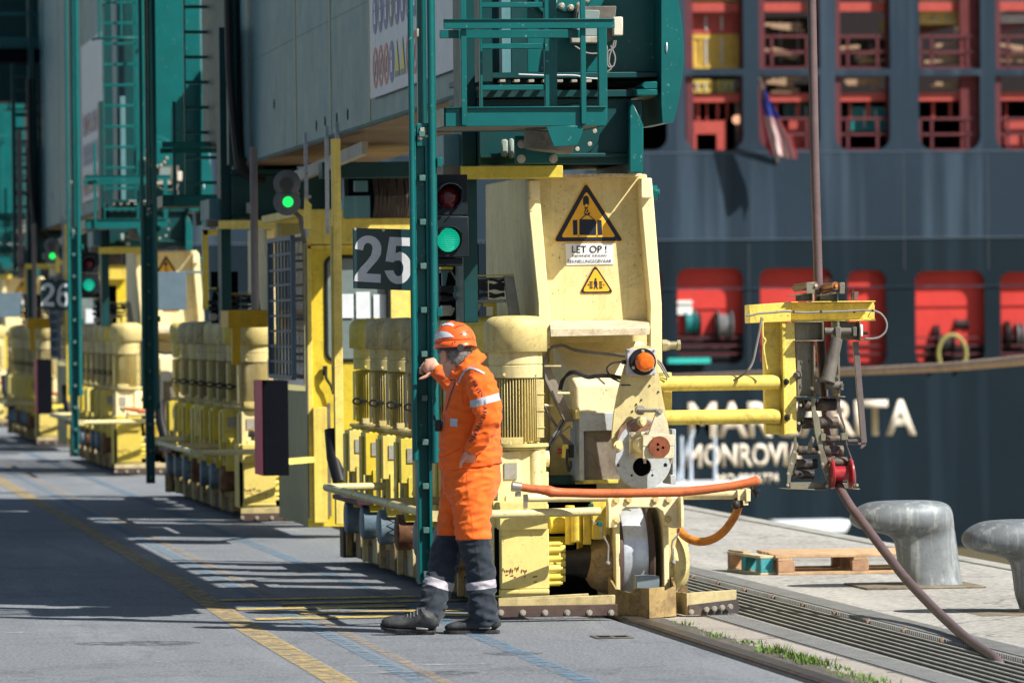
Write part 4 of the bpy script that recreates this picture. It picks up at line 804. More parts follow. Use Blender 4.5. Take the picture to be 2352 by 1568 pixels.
# ---- sloping casing, pod, cables
a=M(); T=[W(*q,YT+.42) for q in ((1268,786),(1478,781))]; B=[W(*q,YT-.12) for q in ((1322,884),(1545,879))]
lo=[Vector((q.x,q.y,T[0].z-.30)) for q in T]+[Vector((q.x,q.y,B[0].z-.19)) for q in B]
vs=[T[0],T[1],B[1],B[0],lo[0],lo[1],lo[3],lo[2]]; a.add(vs,[(0,3,2,1),(3,7,6,2),(0,4,7,3),(1,2,6,5),(0,1,5,4),(4,5,6,7)])
so_=P(a,'sloping_casing',mat('cream_top',(.78,.68,.42,1),.5,var=.08,scale=4,dirt=.3,dirtcol=(.45,.36,.22,1),specks=1,bump=.05),bev=.02,seg=3); LEG.append(so_)
a=M(); a.rc(1331,948,1420,989,YT-.14,.3); a.rc(1331,985,1342,1104,YT-.13,.4); P(a,'worn_band',GREYB,so_,bev=.004); a=M(); a.rc(1342,989,1424,1104,YT-.09,.4); P(a,'grimy_panel',mat('grimy_grey_brown',(.22,.19,.155,1),.55,var=.15,scale=5,dirt=.7,dirtcol=(.13,.085,.06,1),specks=.6,bump=.1,streak=.3),so_,bev=.003); a=M(); a.rc(1340,1101,1420,1110,YT-.11,.4); a.rc(1524,855,1543,942,YT-.16,.4); a.rc(1322,940,1332,962,YT-.14,.3); P(a,'casing_edge',Y_MOT3,so_,bev=.003)
a=M(); a.pp(zp(z3,(672,195),(700,205),(850,530),(800,525)),YT-.155,.01); 
YC=YT-.22
def wire(pts,r,mt,name='electric_wire',f=z3,Y=YC,par=None,dy=None):
    a=M(); P3=[W(*f(*q),Y+(dy[i] if dy else 0)) for i,q in enumerate(pts)]; sm=[]
    for i in range(len(P3)-1):
        p0,p1,p2,p3=P3[max(i-1,0)],P3[i],P3[i+1],P3[min(i+2,len(P3)-1)]
        for k in range(5): t=k/5; sm.append(.5*((2*p1)+(-p0+p2)*t+(2*p0-5*p1+4*p2-p3)*t*t+(-p0+3*p1-3*p2+p3)*t**3))
    sm.append(P3[-1]); a.tube(sm,r,8); return P(a,name,mt,par)
for dd in (0,12): LEG.append(wire([(555,330+dd),(565,275+dd),(600,225+dd),(690,205+dd),(780,240+dd),(900,262+dd),(1080,280+dd),(1235,300+dd)],.006,WIRE,dy=[.2,.3,.35,.35,.3,.2,.15,.0]))
for dd in (0,14): LEG.append(wire([(680-dd,585),(700-dd,510),(740,445+dd),(800,430+dd),(900,470+dd),(980,462+dd),(1080,460+dd),(1195,480+dd)],.0085,WIREB,dy=[.1,.08,.05,.02,0,-.02,-.05,-.1]))
LEG.append(wire([(1190,522),(1110,485),(1068,425),(1078,385),(1130,355),(1215,352)],.006,WIREB,Y=YT-.33)); LEG.append(wire([(1475,325),(1520,360),(1560,430),(1590,480)],.006,WIRE,Y=YT-.3)); LEG.append(wire([(1475,340),(1510,375),(1548,440),(1575,490)],.006,WIRE,Y=YT-.31))
for dd in (-14,0,14): LEG.append(wire([(705+dd,840),(660+dd,920),(600+dd,1030),(560+dd,1120),(515+dd,1190)],.010,WIRE if dd else WIREB,Y=YT-.05))
LEG.append(wire([(760,890),(700,930),(640,990),(590,1060)],.005,WIRE,Y=YT-.07)); LEG.append(wire([(735,1080),(730,1180),(745,1265),(762,1230),(762,1180)],.009,WIREB,Y=YT-.1))
a=M(); a.pp(zp(z3,(533,308),(560,330),(795,850),(712,857),(533,440)),YT-.02,.03); a.prism([W(*z3(*q),YT-.02) for q in ((533,440),(712,857),(690,835),(533,500))],(0,-.07,0)); a.pp(zp(z3,(540,700),(560,740),(700,960),(795,1050),(720,1052),(640,900),(540,760)),YT+.02,.03); LEG.append(P(a,'cable_channel',mat('channel_grey_brown',(.27,.235,.19,1),.4,.2,var=.12,dirt=.3),bev=.002))
a=M()
for x0,x1,y in ((540,680,383),(652,786,615),(541,612,715)): a.tube([W(*z3(x0,y),YT-.07),W(*z3(x1,y),YT-.07)],.009,12)
LEG.append(P(a,'locating_pin',Y_PALE))
a=M(); a.rc(*z3(690,1042),*z3(745,1158),YT-.1,.06); es=P(a,'emergency_stop',Y_MOT3,bev=.004); LEG.append(es); a=M(); a.rc(*z3(746,1048),*z3(790,1155),YT-.09,.05); P(a,'stop_housing',BLACK,es,bev=.003)
a=M(); p=W(*z3(700,1100),YT-.08); a.cyl(p,p-Vector((.012,0,0)),.011,n=14); a.cyl(p-Vector((.012,0,0)),p-Vector((.036,0,0)),.018,n=18); P(a,'red_button',RED,es)
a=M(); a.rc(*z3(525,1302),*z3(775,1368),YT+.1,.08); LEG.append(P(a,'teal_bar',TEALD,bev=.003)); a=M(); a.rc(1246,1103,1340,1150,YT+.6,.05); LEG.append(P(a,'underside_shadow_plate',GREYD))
# ---- beacon arm
YB=YT-.42
pts=zp(z3,(1240,300),(1262,238),(1310,215),(1370,210),(1440,222),(1480,262),(1495,400),(1530,620),(1590,935),(1400,1000),(1190,1075),(1150,1082),(1112,1078),(1106,1000),(1128,770),(1150,650),(1195,460))
ar=plate(xz(pts,YB),[],YB,.035,'beacon_arm',Y_MOT,bev=.004); LEG.append(ar)
a=M(); a.rc(*z3(1185,540),*z3(1265,550),YB-.004,.004); P(a,'slot_mark',INK,ar)
a=M()
for x,y in ((1355,670),(1313,708),(1280,765),(1425,550),(1498,602)): a.bolt(W(*z3(x,y),YB),.005,.008)
P(a,'arm_bolt',BROWN,ar)
a=M(); a.rc(*z3(1236,241),*z3(1475,466),YB-.085,.08); bc=P(a,'warning_beacon',mat('beacon_box_grey',(.42,.43,.47,1),.4,var=.05),bev=.006,seg=2); LEG.append(bc)
p=W(*z3(1364,350),YB-.085); a=M(); a.cyl(p,p-Vector((0,.012,0)),.084,n=48); a.cyl(p-Vector((0,.012,0)),p-Vector((0,.022,0)),.078,n=48); P(a,'beacon_ring',BLACK,bc)
a=M(); q=W(*z3(1376,352),YB-.085); c=q-Vector((0,.022,0)); prof=[(.058,0),(.058,.012),(.060,.014),(.058,.02),(.060,.024),(.057,.03),(.059,.034),(.056,.04),(.050,.052),(.038,.062),(.02,.067),(0,.068)]; a.lathe(prof,c,(0,-1,0),48); P(a,'amber_lens',LA,bc,smooth=20)
a=M()
for x,y in ((1252,256),(1462,254),(1254,452),(1462,452)): a.bolt(W(*z3(x,y),YB-.085),.006,.006)
for x,y in ((1368,260),(1288,400),(1448,398)): a.bolt(W(*z3(x,y),YB-.107),.008,.006)
P(a,'beacon_screw',BOLTM,bc); a=M(); p=W(*z3(1236,352),YB-.05); a.cyl(p,p-Vector((.035,0,0)),.014,n=14); P(a,'cable_gland',BLACK,bc)
# disc plate
YD=YB-.055
cd=W(*z3(1372,1180),YD); hd=W(*z3(1362,1232),YD); Rd=238*.2734/ (FPX/cd.y*.99)
outp=[(cd.x+Rd*math.cos(R(t)),cd.z+Rd*math.sin(R(t))) for t in range(150,362,6)]
outp+= xz(zp(z3,(1592,1165),(1592,930),(1500,880),(1440,840),(1400,812),(1345,808),(1300,830),(1240,880),(1180,960),(1140,1040)),YD)
bp_=[circ(hd.x,hd.z,.0585,32)]+[circ(W(*z3(x,y),YD).x,W(*z3(x,y),YD).z,r,14) for x,y,r in ((1163,1218,.011),(1558,1216,.013),(1276,1303,.008),(1448,1302,.008),(1362,1412,.008))]
dp=plate(outp,bp_,YD,.03,'pivot_disc',GREYB,bev=.003); LEG.append(dp)
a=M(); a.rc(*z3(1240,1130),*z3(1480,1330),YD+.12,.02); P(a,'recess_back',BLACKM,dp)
a=M(); a.pp(zp(z3,(1140,1035),(1180,900),(1260,840),(1300,825),(1250,880),(1190,950),(1145,1042)),YD-.004,.004); a.pp(zp(z3,(1230,900),(1345,815),(1440,850),(1460,900),(1380,930),(1260,940)),YD-.0045,.004); P(a,'rust_patch',mat('rust_stain',(.22,.11,.07,1),.6,var=.3,scale=12,dirt=.6,dirtcol=(.5,.42,.35,1)),dp,smooth=0)
a=M(); a.bolt(W(*z3(1356,850),YD),.023,.03); a.bolt(W(*z3(1163,1052),YD),.023,.03); P(a,'disc_bolt',Y_PALE,dp)
a=M(); a.rc(*z3(1255,940),*z3(1420,1155),YD-.03,.03); p=W(*z3(1345,1045),YD-.03); a.cyl(p,p+Vector((.02,-.10,0)),.052,n=30); fl_=P(a,'bearing_flange',Y_PALE,bev=.006,seg=2); LEG.append(fl_)
a=M(); 
for x,y in ((1276,962),(1276,1133),(1400,960)): a.bolt(W(*z3(x,y),YD-.03),.014,.02)
P(a,'flange_bolt',BOLTM,fl_)
a=M(); a.rc(*z3(1368,962),*z3(1634,1058),YD-.16,.04); a.rc(*z3(1368,1062),*z3(1630,1162),YD-.16,.04); a.pp(zp(z3,(1470,800),(1485,745),(1500,738),(1528,742),(1545,800),(1590,965),(1410,965)),YD-.155,.03); pv=P(a,'pivot_bracket',mat('cream_bracket',(.66,.60,.42,1),.45,var=.08,dirt=.35,dirtcol=(.4,.28,.15,1),specks=1),bev=.003); LEG.append(pv)
p=W(*z3(1505,1064),YD-.165); pts_=circ(p.x,p.z,.066,48); hh=[circ(p.x+.022*math.cos(R(t)),p.z+.018*math.sin(R(t)),.009,12) for t in (120,-15,240)]
plate(pts_,hh,YD-.185,.025,'rusty_button_disc',RUSTM,pv,bev=.004); a=M(); a.cyl(p-Vector((0,.004,0)),p-Vector((0,.008,0)),.04,n=20); P(a,'disc_holes',BLACKM,pv)
a=M(); a.tube([W(*z3(1335,757),YD-.05),W(*z3(1500,757),YD-.12)],.013,14); p=W(*z3(1345,757),YD-.02); a.cyl(p+Vector((0,.03,0)),p-Vector((0,.03,0)),.03,n=20); a.bolt(W(*z3(1510,765),YD-.155),.014,.015); P(a,'pivot_rod',GREYW,pv)
a=M(); 
for x,y in ((1385,1178),(1603,1178)): a.bolt(W(*z3(x,1162),YD-.14),.009,.03,(0,0,-1))
P(a,'clamp_nut',BOLTM,pv)
a=M(); a.rc(1544,985,1553,1105,YD+.1,.2); a.rc(1540,1090,1552,1112,YD+.05,.3); LEG.append(P(a,'back_plate',GREYB,bev=.003))
# ---------------------------------------------------------------- cable guide arm (one per crane)
YG=35.1
G0=[]
a=M(); A=W(1530,881,YG); B=W(1789,881,YG); a.tube([(A.x-.06,YG,A.z),(B.x,YG,A.z)],.047,28); a.tube([(A.x-.06,YG,W(1600,958,YG).z),(B.x,YG,W(1600,958,YG).z)],.047,28)
ca=P(a,'cable_arm_pipe',Y_PIPE,bev=.003)
a=M(); a.pp(zp(g5,(287,360),(410,356),(425,1100),(300,1092)),YG+.03,.08); a.pp(zp(g5,(405,356),(428,362),(430,1100),(418,1100)),YG-.06,.09); a.pp(zp(g5,(300,1030),(420,1035),(424,1100),(298,1090)),YG+.02,.02); P(a,'arm_column',Y_PALE if 0 else Y_PIPE,ca,bev=.004)
a=M(); a.prism([W(*g5(*q),YG-.05) for q in ((413,366),(488,366),(500,880),(502,1092),(428,1095))],(0,.02,0)); P(a,'arm_web',Y_PIPE,ca,bev=.003)
a=M(); a.bolt(W(*g5(428,752),YG-.06),.016,.02,(.7,-.7,0)); a.bolt(W(*g5(432,985),YG-.06),.016,.02,(.7,-.7,0)); P(a,'web_bolt',BLACK,ca)
a=M(); a.pp(zp(g5,(190,250),(465,232),(465,358),(192,370)),YG-.07,.16); a.rc(*g5(465,236),*g5(1008,352),YG-.02,.02); a.rc(*g5(465,225),*g5(1018,233),YG-.10,.2); a.rc(*g5(465,347),*g5(1018,356),YG-.10,.2); a.pp(zp(g5,(965,330),(1010,245),(1012,346)),YG-.09,.02); tb=P(a,'top_beam',Y_PIPE,ca,bev=.003)
cg=M(); cg.rc(*g5(505,488),*g5(620,848),YG-.04,.02); cg.rc(*g5(612,488),*g5(624,850),YG-.10,.2); cg.rc(*g5(768,360),*g5(784,850),YG-.10,.2); cg.rc(*g5(500,846),*g5(624,853),YG-.12,.24); cg.rc(*g5(775,846),*g5(822,853),YG-.12,.24); cg.rc(*g5(680,850),*g5(784,856),YG-.08,.2)
GM=mat('guide_metal',(.24,.225,.17,1),.42,.35,var=.15,scale=6,dirt=.5,dirtcol=(.10,.08,.05,1),streak=.4,bump=.05); GM2=mat('guide_metal_mauve',(.17,.14,.14,1),.4,.35,var=.15,scale=6,dirt=.3)
gd=P(cg,'guide_housing',GM,bev=.003)
a=M(); a.rc(*g5(489,360),*g5(672,486),YG-.03,.02); a.rc(*g5(489,358),*g5(676,364),YG-.12,.12); a.rc(*g5(489,480),*g5(676,487),YG-.12,.12); a.rc(*g5(669,360),*g5(678,486),YG-.12,.12); a.rc(*g5(912,358),*g5(919,484),YG-.12,.12); a.rc(*g5(784,362),*g5(912,478),YG-.02,.02); a.rc(*g5(912,476),*g5(970,484),YG-.12,.12); P(a,'channel_bracket',GM,gd,bev=.004)
a=M(); a.cyl(W(*g5(680,420),YG-.10),W(*g5(890,420),YG-.10),.022,n=20); a.rc(*g5(755,392),*g5(792,478),YG-.14,.09); a.rc(*g5(868,392),*g5(895,455),YG-.13,.06); P(a,'hinge_shaft',GREYD,gd,bev=.004)
a=M(); p=W(*g5(765,470),YG-.12); q=W(*g5(705,735),YG-.16); a.tube([p,q],.042,26,rs=[.036,.043]); d_=(q-p).normalized(); a.cyl(q,q+d_*.02,.05,n=26); a.cyl(W(*g5(690,775),YG-.14),W(*g5(800,775),YG-.14),.026,n=20); a.rc(*g5(625,735),*g5(650,830),YG-.14,.1); a.rc(*g5(765,745),*g5(783,828),YG-.15,.1); P(a,'damper_cylinder',GREYD,gd,bev=.002)
a=M(); a.rc(*g5(917,376),*g5(935,458),YG-.10,.05); P(a,'limit_switch',WHITE,gd,bev=.006); a=M(); a.cyl(W(*g5(935,432),YG-.08),W(*g5(966,432),YG-.08),.011,n=14); P(a,'switch_gland',BLACK,gd)
a=M()
for x,y in ((536,623),(582,618),(530,778),(515,708)): a.rc(*g5(x-5,y-11),*g5(x+5,y+11),YG-.046,.006)
for x,y in ((600,795),(768,720),(678,722),(795,772),(795,795)): a.bolt(W(*g5(x,y),YG-.16),.010,.012)
a.bolt(W(*g5(512,708),YG-.045),.02,.04,(-.6,-.8,0)); P(a,'guide_bolt',GREYD,gd)
# curved side plates
def curved(name, poly, Y, th, mt): a=M(); a.prism([W(*g8(*q),Y) for q in poly],(0,th,0)); return P(a,name,mt,gd,bev=.002)
curved('curved_side_plate',((320,320),(380,320),(378,520),(362,640),(345,730),(325,760),(302,720),(300,560),(318,430)),YG+.10,.012,GM)
curved('curved_side_plate',((268,790),(300,785),(302,940),(300,1080),(270,1180),(225,1330),(215,1450),(178,1450),(182,1260),(200,1130),(240,1010),(262,930)),YG-.02,.014,GM)
a=M(); 
def strip_plate(L,Rr,Y0,Y1,mt,name):
    # a bent flat bar seen nearly edge-on: two rails of points joined by a face turned towards the camera's left
    a=M(); pts=[W(*g8(*q),Y0) for q in L]+[W(*g8(*q),Y0) for q in Rr[::-1]]; a.prism(pts,(0,Y1-Y0,0)); return P(a,name,mt,gd,bev=.003)
strip_plate([(485,310),(490,480),(515,640),(530,760),(560,880),(590,1010),(612,1180),(680,1350),(686,1450)],[(535,305),(538,450),(585,560),(600,660),(612,800),(640,960),(690,1100),(722,1220),(725,1480)],YG-.10,YG-.086,GM,'curved_side_plate')
strip_plate([(810,300),(812,420),(850,560),(905,680),(915,780),(930,900),(960,1000),(1000,1120),(1025,1280),(1040,1420)],[(858,296),(860,430),(885,560),(925,680),(930,800),(950,930),(1000,1060),(1040,1180),(1058,1300),(1062,1450)],YG-.10,YG-.086,GM2,'curved_side_plate')
strip_plate([(560,1180),(525,1250),(520,1390),(495,1392),(500,1250),(560,1080)],[(575,1180),(575,1180),(575,1181),(575,1182),(575,1183),(575,1184)][:0] or [(575,1100)],YG+.14,YG+.15,GREYD,'rear_side_plate')
RUBR=mat('roller_rubber',(.045,.042,.045,1),.5,var=.5,scale=9,dirt=.8,dirtcol=(.28,.19,.12,1),bump=.3,bscale=30)
for l,r,y,h,Y in ((545,805,400,160,YG),(578,830,628,160,YG-.01),(640,850,838,100,YG),(640,895,990,140,YG-.03),(690,945,1130,125,YG-.04),(385,500,410,150,YG+.06),(370,520,635,150,YG+.05),(310,580,985,125,YG+.05),(280,560,1160,140,YG+.03),(270,520,1290,120,YG+.01)):
    a=M(); p=W(*g8(l,y),Y); q=W(*g8(r,y),Y); rr=h*.5*.1797/372; L_=q.x-p.x
    a.lathe([(rr*.5,0),(rr*.96,.002),(rr,.012),(rr,L_-.012),(rr*.96,L_-.002),(rr*.5,L_)],(p.x,Y,p.z),(1,0,0),32); a.cyl((p.x-.015,Y,p.z),(p.x,Y,p.z),.010,n=10); P(a,'guide_roller',RUBR,gd)
a=M(); 
for x,y in ((640,800),(900,790)): a.rc(*g8(x-30,y-30),*g8(x+30 if x<800 else x+55,y+60),YG-.115,.03)
a.prism([W(*g8(*q),YG-.05) for q in ((500,800),(530,830),(480,1020),(440,1020),(440,930))],(0,.012,0)); P(a,'roller_bracket',GM,gd,bev=.002)
a=M(); p=W(*g8(750,1280),YG-.12); q=W(*g8(985,1285),YG-.12); 
a.lathe([(.03,-.012),(.092,-.010),(.095,0),(.092,.006),(.047,.014),(.047,q.x-p.x-.014),(.092,q.x-p.x-.006),(.095,q.x-p.x),(.092,q.x-p.x+.01),(.03,q.x-p.x+.012)],(p.x,p.y,p.z),(1,.0,0),44); P(a,'red_spool',RED,gd,smooth=30)
a=M(); a.rc(*g8(215,1388),*g8(690,1472),YG-.05,.10); a.pp(zp(g8,(135,1468),(700,1480),(720,1492),(140,1478)),YG-.12,.2); a.rc(*g8(760,1400),*g8(960,1470),YG+.05,.02); a.pp(zp(g8,(1015,1466),(1112,1470),(1112,1482),(1015,1482)),YG-.12,.2); a.rc(*g8(1026,1400),*g8(1062,1470),YG-.1,.02); P(a,'guide_base_bar',GM,gd,bev=.003)
a=M()
for x,y in ((270,1005),(232,1153),(190,1278),(585,1005),(630,1158),(687,1285),(185,1425),(685,1435),(1070,1425),(345,405),(325,635)): a.bolt(W(*g8(x,y),YG-.105),.0075,.01)
P(a,'plate_bolt',BOLTM,gd)
# right-hand strut
a=M(); p=W(*g5(885,490),YG-.05); q=W(*g5(940,1150),YG-.05); a.bar(p,q,.036,.036,(0,1,0)); a.rc(*g5(835,1125),*g5(930,1143),YG-.05,.02); a.rc(*g5(835,1150),*g5(925,1164),YG+.0,.02); a.pp(zp(g5,(928,1150),(960,1120),(955,1165),(930,1188),(918,1185)),YG-.06,.02); P(a,'outer_strut',GM2,gd,bev=.002)
# top rollers
for x0,x1,y0,y1,mt in ((325,600,235,200,mat('roller_brown',(.13,.075,.05,1),.35,.3,var=.4,scale=14,dirt=.5,dirtcol=(.45,.36,.16,1))),(690,905,240,205,mat('roller_copper',(.30,.12,.06,1),.35,.4,var=.3,scale=12,dirt=.3,dirtcol=(.45,.28,.08,1)))):
    a=M(); p=W(*g7(x0,y0),YG+.14); q=W(*g7(x1,y1),YG-.12); a.cyl(p,q,.024,n=28); d_=(q-p).normalized(); a.cyl(q,q+d_*.012,.026,n=28); tr=P(a,'top_roller',mt,gd)
    a=M(); a.cyl(q+d_*.012,q+d_*.03,.010,n=14); P(a,'roller_pin',BOLTM if x0<500 else HOSE2,tr); a=M(); s_=-1 if x0<500 else 1; a.box(q.x-.005+(0.03*s_ if s_>0 else -.05),q.x+.03+(0.03*s_ if s_>0 else -.03),q.y-.02,q.y-.012,q.z-.05,q.z+.022); P(a,'roller_plate',GM,tr,bev=.004)
a=M()
for l,r,t_,b_ in ((330,585,310,425),(695,955,300,425)): a.rc(*g7(l,t_+10),*g7(r,b_),YG-.05,.012); a.rc(*g7(r-14,t_),*g7(r,b_),YG-.12,.1); a.pp(zp(g7,(l-75 if l<500 else l,t_+40),(r-20,t_-10),(r+(70 if l>500 else 0),t_-8),(r+(70 if l>500 else 0),t_+4),(l-75 if l<500 else l,t_+52)),YG-.12,.16)
P(a,'roller_stand',GM,gd,bev=.003)
a=M(); a.prism([W(*g7(*q),YG-.05) for q in ((1150,420),(1175,245),(1188,420))],(0,.01,0)); a.prism([W(*g7(*q),YG-.06) for q in ((1192,285),(1258,290),(1225,420),(1205,420))],(0,.008,0)); a.prism([W(*g7(*q),YG-.04) for q in ((1135,320),(1150,310),(1165,420),(1145,420))],(0,.01,0)); P(a,'chain_hook',GREYD,gd)
w1=wire([(172,318),(200,318),(260,305),(340,300),(430,292),(480,295),(560,300),(660,296),(780,293),(870,288),(950,284),(1010,288),(1060,315),(1090,370),(1080,425),(1040,460),(990,470),(950,468)],.0065,WIRE,'switch_wire',g5,YG-.13,gd)
wire([(272,330),(262,400),(240,510),(215,620),(180,680),(135,715),(60,760)],.0075,WIRE,'droop_wire',g5,YG-.12,gd,dy=[0,0,0,0,0,.05,.1]); wire([(280,340),(280,450),(298,480),(285,530),(308,670)],.006,Y_PIPE,'yellow_rope',g5,YG-.1,gd)
wire([(-110,940),(0,960),(100,945)],.006,WIRE,'droop_wire',conv(1494.5+60*0+30,551,.3906*.86),YG+.06,gd)
a=M()
for x in (480,660,877,997): p=W(*g5(x,294 if x<900 else 286),YG-.13); a.cyl(p-Vector((.006,0,0)),p+Vector((.006,0,0)),.0085,n=10)
P(a,'cable_tie',WIREB,gd)
GUIDE=[ca,gd]
# power cable: a thing of its own, runs through the guide and down into the slot
a=M(); cp=[(1856,-300,YG+.09),(1864,0,YG+.09),(1871,350,YG+.09),(1877,560,YG+.09),(1881,690,YG+.10),(1885,780,YG+.13),(1893,900,YG+.16),(1903,1000,YG+.14),(1913,1060,YG+.06),(1925,1110,YG-.07),(1950,1157,YG-.28),(1980,1197,YG-.46),(2012,1240,YG-.70),(2045,1283,YG-1.0),(2077,1324,YG-1.4),(2125,1376,YG-2.1),(2174,1424,YG-3.0),(2230,1473,YG-4.2),(2284,1511,YG-5.35)]
P3=[W(*q) for q in cp]; P3+=[P3[-1]+Vector((.01,-.15,-.06)),P3[-1]+Vector((.02,-.35,-.2))]; sm=[]
for i in range(len(P3)-1):
    p0,p1,p2,p3=P3[max(i-1,0)],P3[i],P3[i+1],P3[min(i+2,len(P3)-1)]
    for k in range(6): t=k/6; sm.append(.5*((2*p1)+(-p0+p2)*t+(2*p0-5*p1+4*p2-p3)*t*t+(-p0+3*p1-3*p2+p3)*t**3))
a.tube(sm,.0285,18); pc=a.build('power_cable',CABLE); tag(pc,'thick mauve power cable rising from the floor slot through the roller guide','cable')
# ---------------------------------------------------------------- ladder post, platform, cage ladder (front and rear)
POST=[]
yp_=33.86
def Pp(a,name,mt,par=None,bev=.003,**k):
    o=P(a,name,mt,par,bev=bev,**k)
    if par is None: POST.append(o)
    return o
A=W(947,1340,yp_); px_x=lambda px,py=900: W(px,py,yp_).x
a=M(); z0=W(980,1340,yp_).z; z1=W(980,288,yp_).z
x0=px_x(958); x1=px_x(983); x2=px_x(990)
a.box(x0,x0+.008,yp_,yp_+.12,z0,z1); a.box(x0+.008,x1,yp_+.034,yp_+.046,z0,z1); a.box(x1,x2,yp_-.005,yp_+.12,z0,z1); a.box(px_x(1004),px_x(1010),yp_+.02,yp_+.12,W(980,1060,yp_).z,7.5)
a.box(x0+.03,x1-.01,yp_+.04,yp_+.09,z1,7.5); a.box(x0+.06,x1+.02,yp_+.05,yp_+.10,z1-.02,7.5)
pst=Pp(a,'ladder_post',TEAL)
a=M()
for k in range(11):
    z=W(970,1318-101*k,yp_).z; a.box(x1-.040,x1-.003,yp_-.02,yp_+.033,z-.018,z+.018)
Pp(a,'ladder_rung',mat('rung_grey_teal',(.06,.14,.13,1),.4,var=.2,dirt=.3,dirtcol=(.2,.24,.22,1)),pst)
a=M(); a.cyl((px_x(997),yp_-.02,W(997,1063,yp_).z),(px_x(997),yp_-.02,7.5),.021,n=22); a.cyl((px_x(951),yp_-.02,W(951,1057,yp_).z),(px_x(951),yp_-.02,7.5),.0175,n=20)
Pp(a,'post_tube',TEAL,pst)
a=M()
for py in (374,402+315-0,735+310): a.rc(1004,py-12,1016,py+10,yp_-.03,.06)
a.rc(957,283,992,336,yp_+.0,.05); Pp(a,'post_clamp',TEAL,pst); a=M(); a.bolt(W(966,317,yp_),.012,.012); a.bolt(W(980,313,yp_),.010,.010); a.rc(965,293,977,306,yp_-.01,.02); a.rc(957,66,962,85,yp_+.0,.03); Pp(a,'post_bolt',BOLTM,pst)
# platform
yq=34.0
a=M(); L=W(1020,246,yq); Rr=W(1393,243,yq); zb=W(1200,290,yq).z; zt2=W(1200,246,yq).z
a.box(L.x,Rr.x,yq,yq+.012,zb,zt2); a.box(L.x,L.x+.012,yq,yq+.95,zb,zt2); a.box(Rr.x-.012,Rr.x,yq+.012,yq+.95,zb,zt2); a.box(L.x+.012,Rr.x-.012,yq+.94,yq+.95,zb,zt2); a.box(L.x,Rr.x,yq-.02,yq+.0,zt2-.006,zt2+.002)
pf=Pp(a,'access_platform',TEAL); a=M(); 
for k in range(60): y=yq+.02+k*.0153; a.box(L.x+.014,Rr.x-.014,y,y+.004,zb+.005,zb+.03)
for k in range(12): x=L.x+.05+k*.085; a.box(x,x+.006,yq+.015,yq+.93,zb+.03,zb+.045)
Pp(a,'platform_grating',GREYW,pf,bev=0,smooth=0)
def vbar(l,r,t,b,Y,th,par,name='platform_upright',ztop=None):
    a=M(); p=W(l,(t+b)/2,Y); q=W(r,(t+b)/2,Y); z1_=ztop if ztop else W(l,t,Y).z; a.box(p.x,q.x,Y,Y+th,W(l,b,Y).z,z1_); return Pp(a,name,TEAL,par)
vbar(1059,1072,-2,288,yq-.03,.03,pf,ztop=4.05); vbar(1334,1346,-2,285,yq-.03,.03,pf,ztop=4.05); vbar(1375,1395,62,283,yq+.05,.05,pf)
for t_,b_,l,r,Y,th in ((45,66,1019,1412,yq-.06,.012),(69,88,1010,1332,yq+.03,.01)):
    a=M(); a.rc(l,t_,r,b_,Y,th); 
    if t_==45: a.rc(l,43.5,r,46,Y-.012,.03)
    Pp(a,'guard_rail',TEAL,pf)
a=M(); a.pp(zp(a3,(955,826),(1200,820),(1190,870),(1160,950),(1005,960)),yq-.01,.015); Pp(a,'gusset_plate',TEAL,pf)
# cage ladder on the platform
a=M(); yl=yq+.12
for l,r in ((1102,1108),(1251,1279)): p=W(l,100,yl); q=W(r,100,yl); a.box(p.x,q.x,yl,yl+.05,zt2-.01,8.5)
ld=Pp(a,'cage_ladder',TEAL); a=M(); 
for k in range(21):
    py=201-95*k; z=W(1180,py,yl).z; p=W(1106,100,yl); q=W(1252,100,yl); a.box(p.x,q.x,yl+.01,yl+.045,z-.016,z+.016)
Pp(a,'ladder_rung',TEAL,ld)
a=M()
for z in (5.3,6.2,7.1,8.0):
    c=W(1180,100,yl); tr=[Vector((c.x+.33*math.sin(t),yl-.33*(1+0)*math.cos(t)-.05,z)) for t in [i*math.pi/10-math.pi*.62 for i in range(13)]]; a.tube(tr,.016,8)
for t in (-.9,0,.9): c=W(1180,100,yl); a.bar((c.x+.33*math.sin(t),yl-.05-.33*math.cos(t),5.3),(c.x+.33*math.sin(t),yl-.05-.33*math.cos(t),8.3),.03,.01)
Pp(a,'safety_cage',TEAL,ld)
# cup under the platform with its bolted plate
YQ=34.35
a=M(); c=W(1262,328,YQ+.15); a.lathe([(.13,-.055),(.15,-.05),(.165,.06),(.15,.065)],(c.x,c.y,c.z),(.12,0,1),40); cu_=P(a,'bearing_cup',mat('cup_grey_brown',(.15,.145,.12,1),.5,var=.2,dirt=.5),bev=.003); CUP=[cu_]
a=M(); a.rc(1183,312,1275,376,YQ+.35,.03); P(a,'bolted_plate',TEAL,cu_,bev=.004); a=M()
for x,y in ((1198,331),(1197,365),(1271,365)): a.bolt(W(x,y,YQ+.35),.02,.02)
P(a,'plate_bolt',BOLTM,cu_)
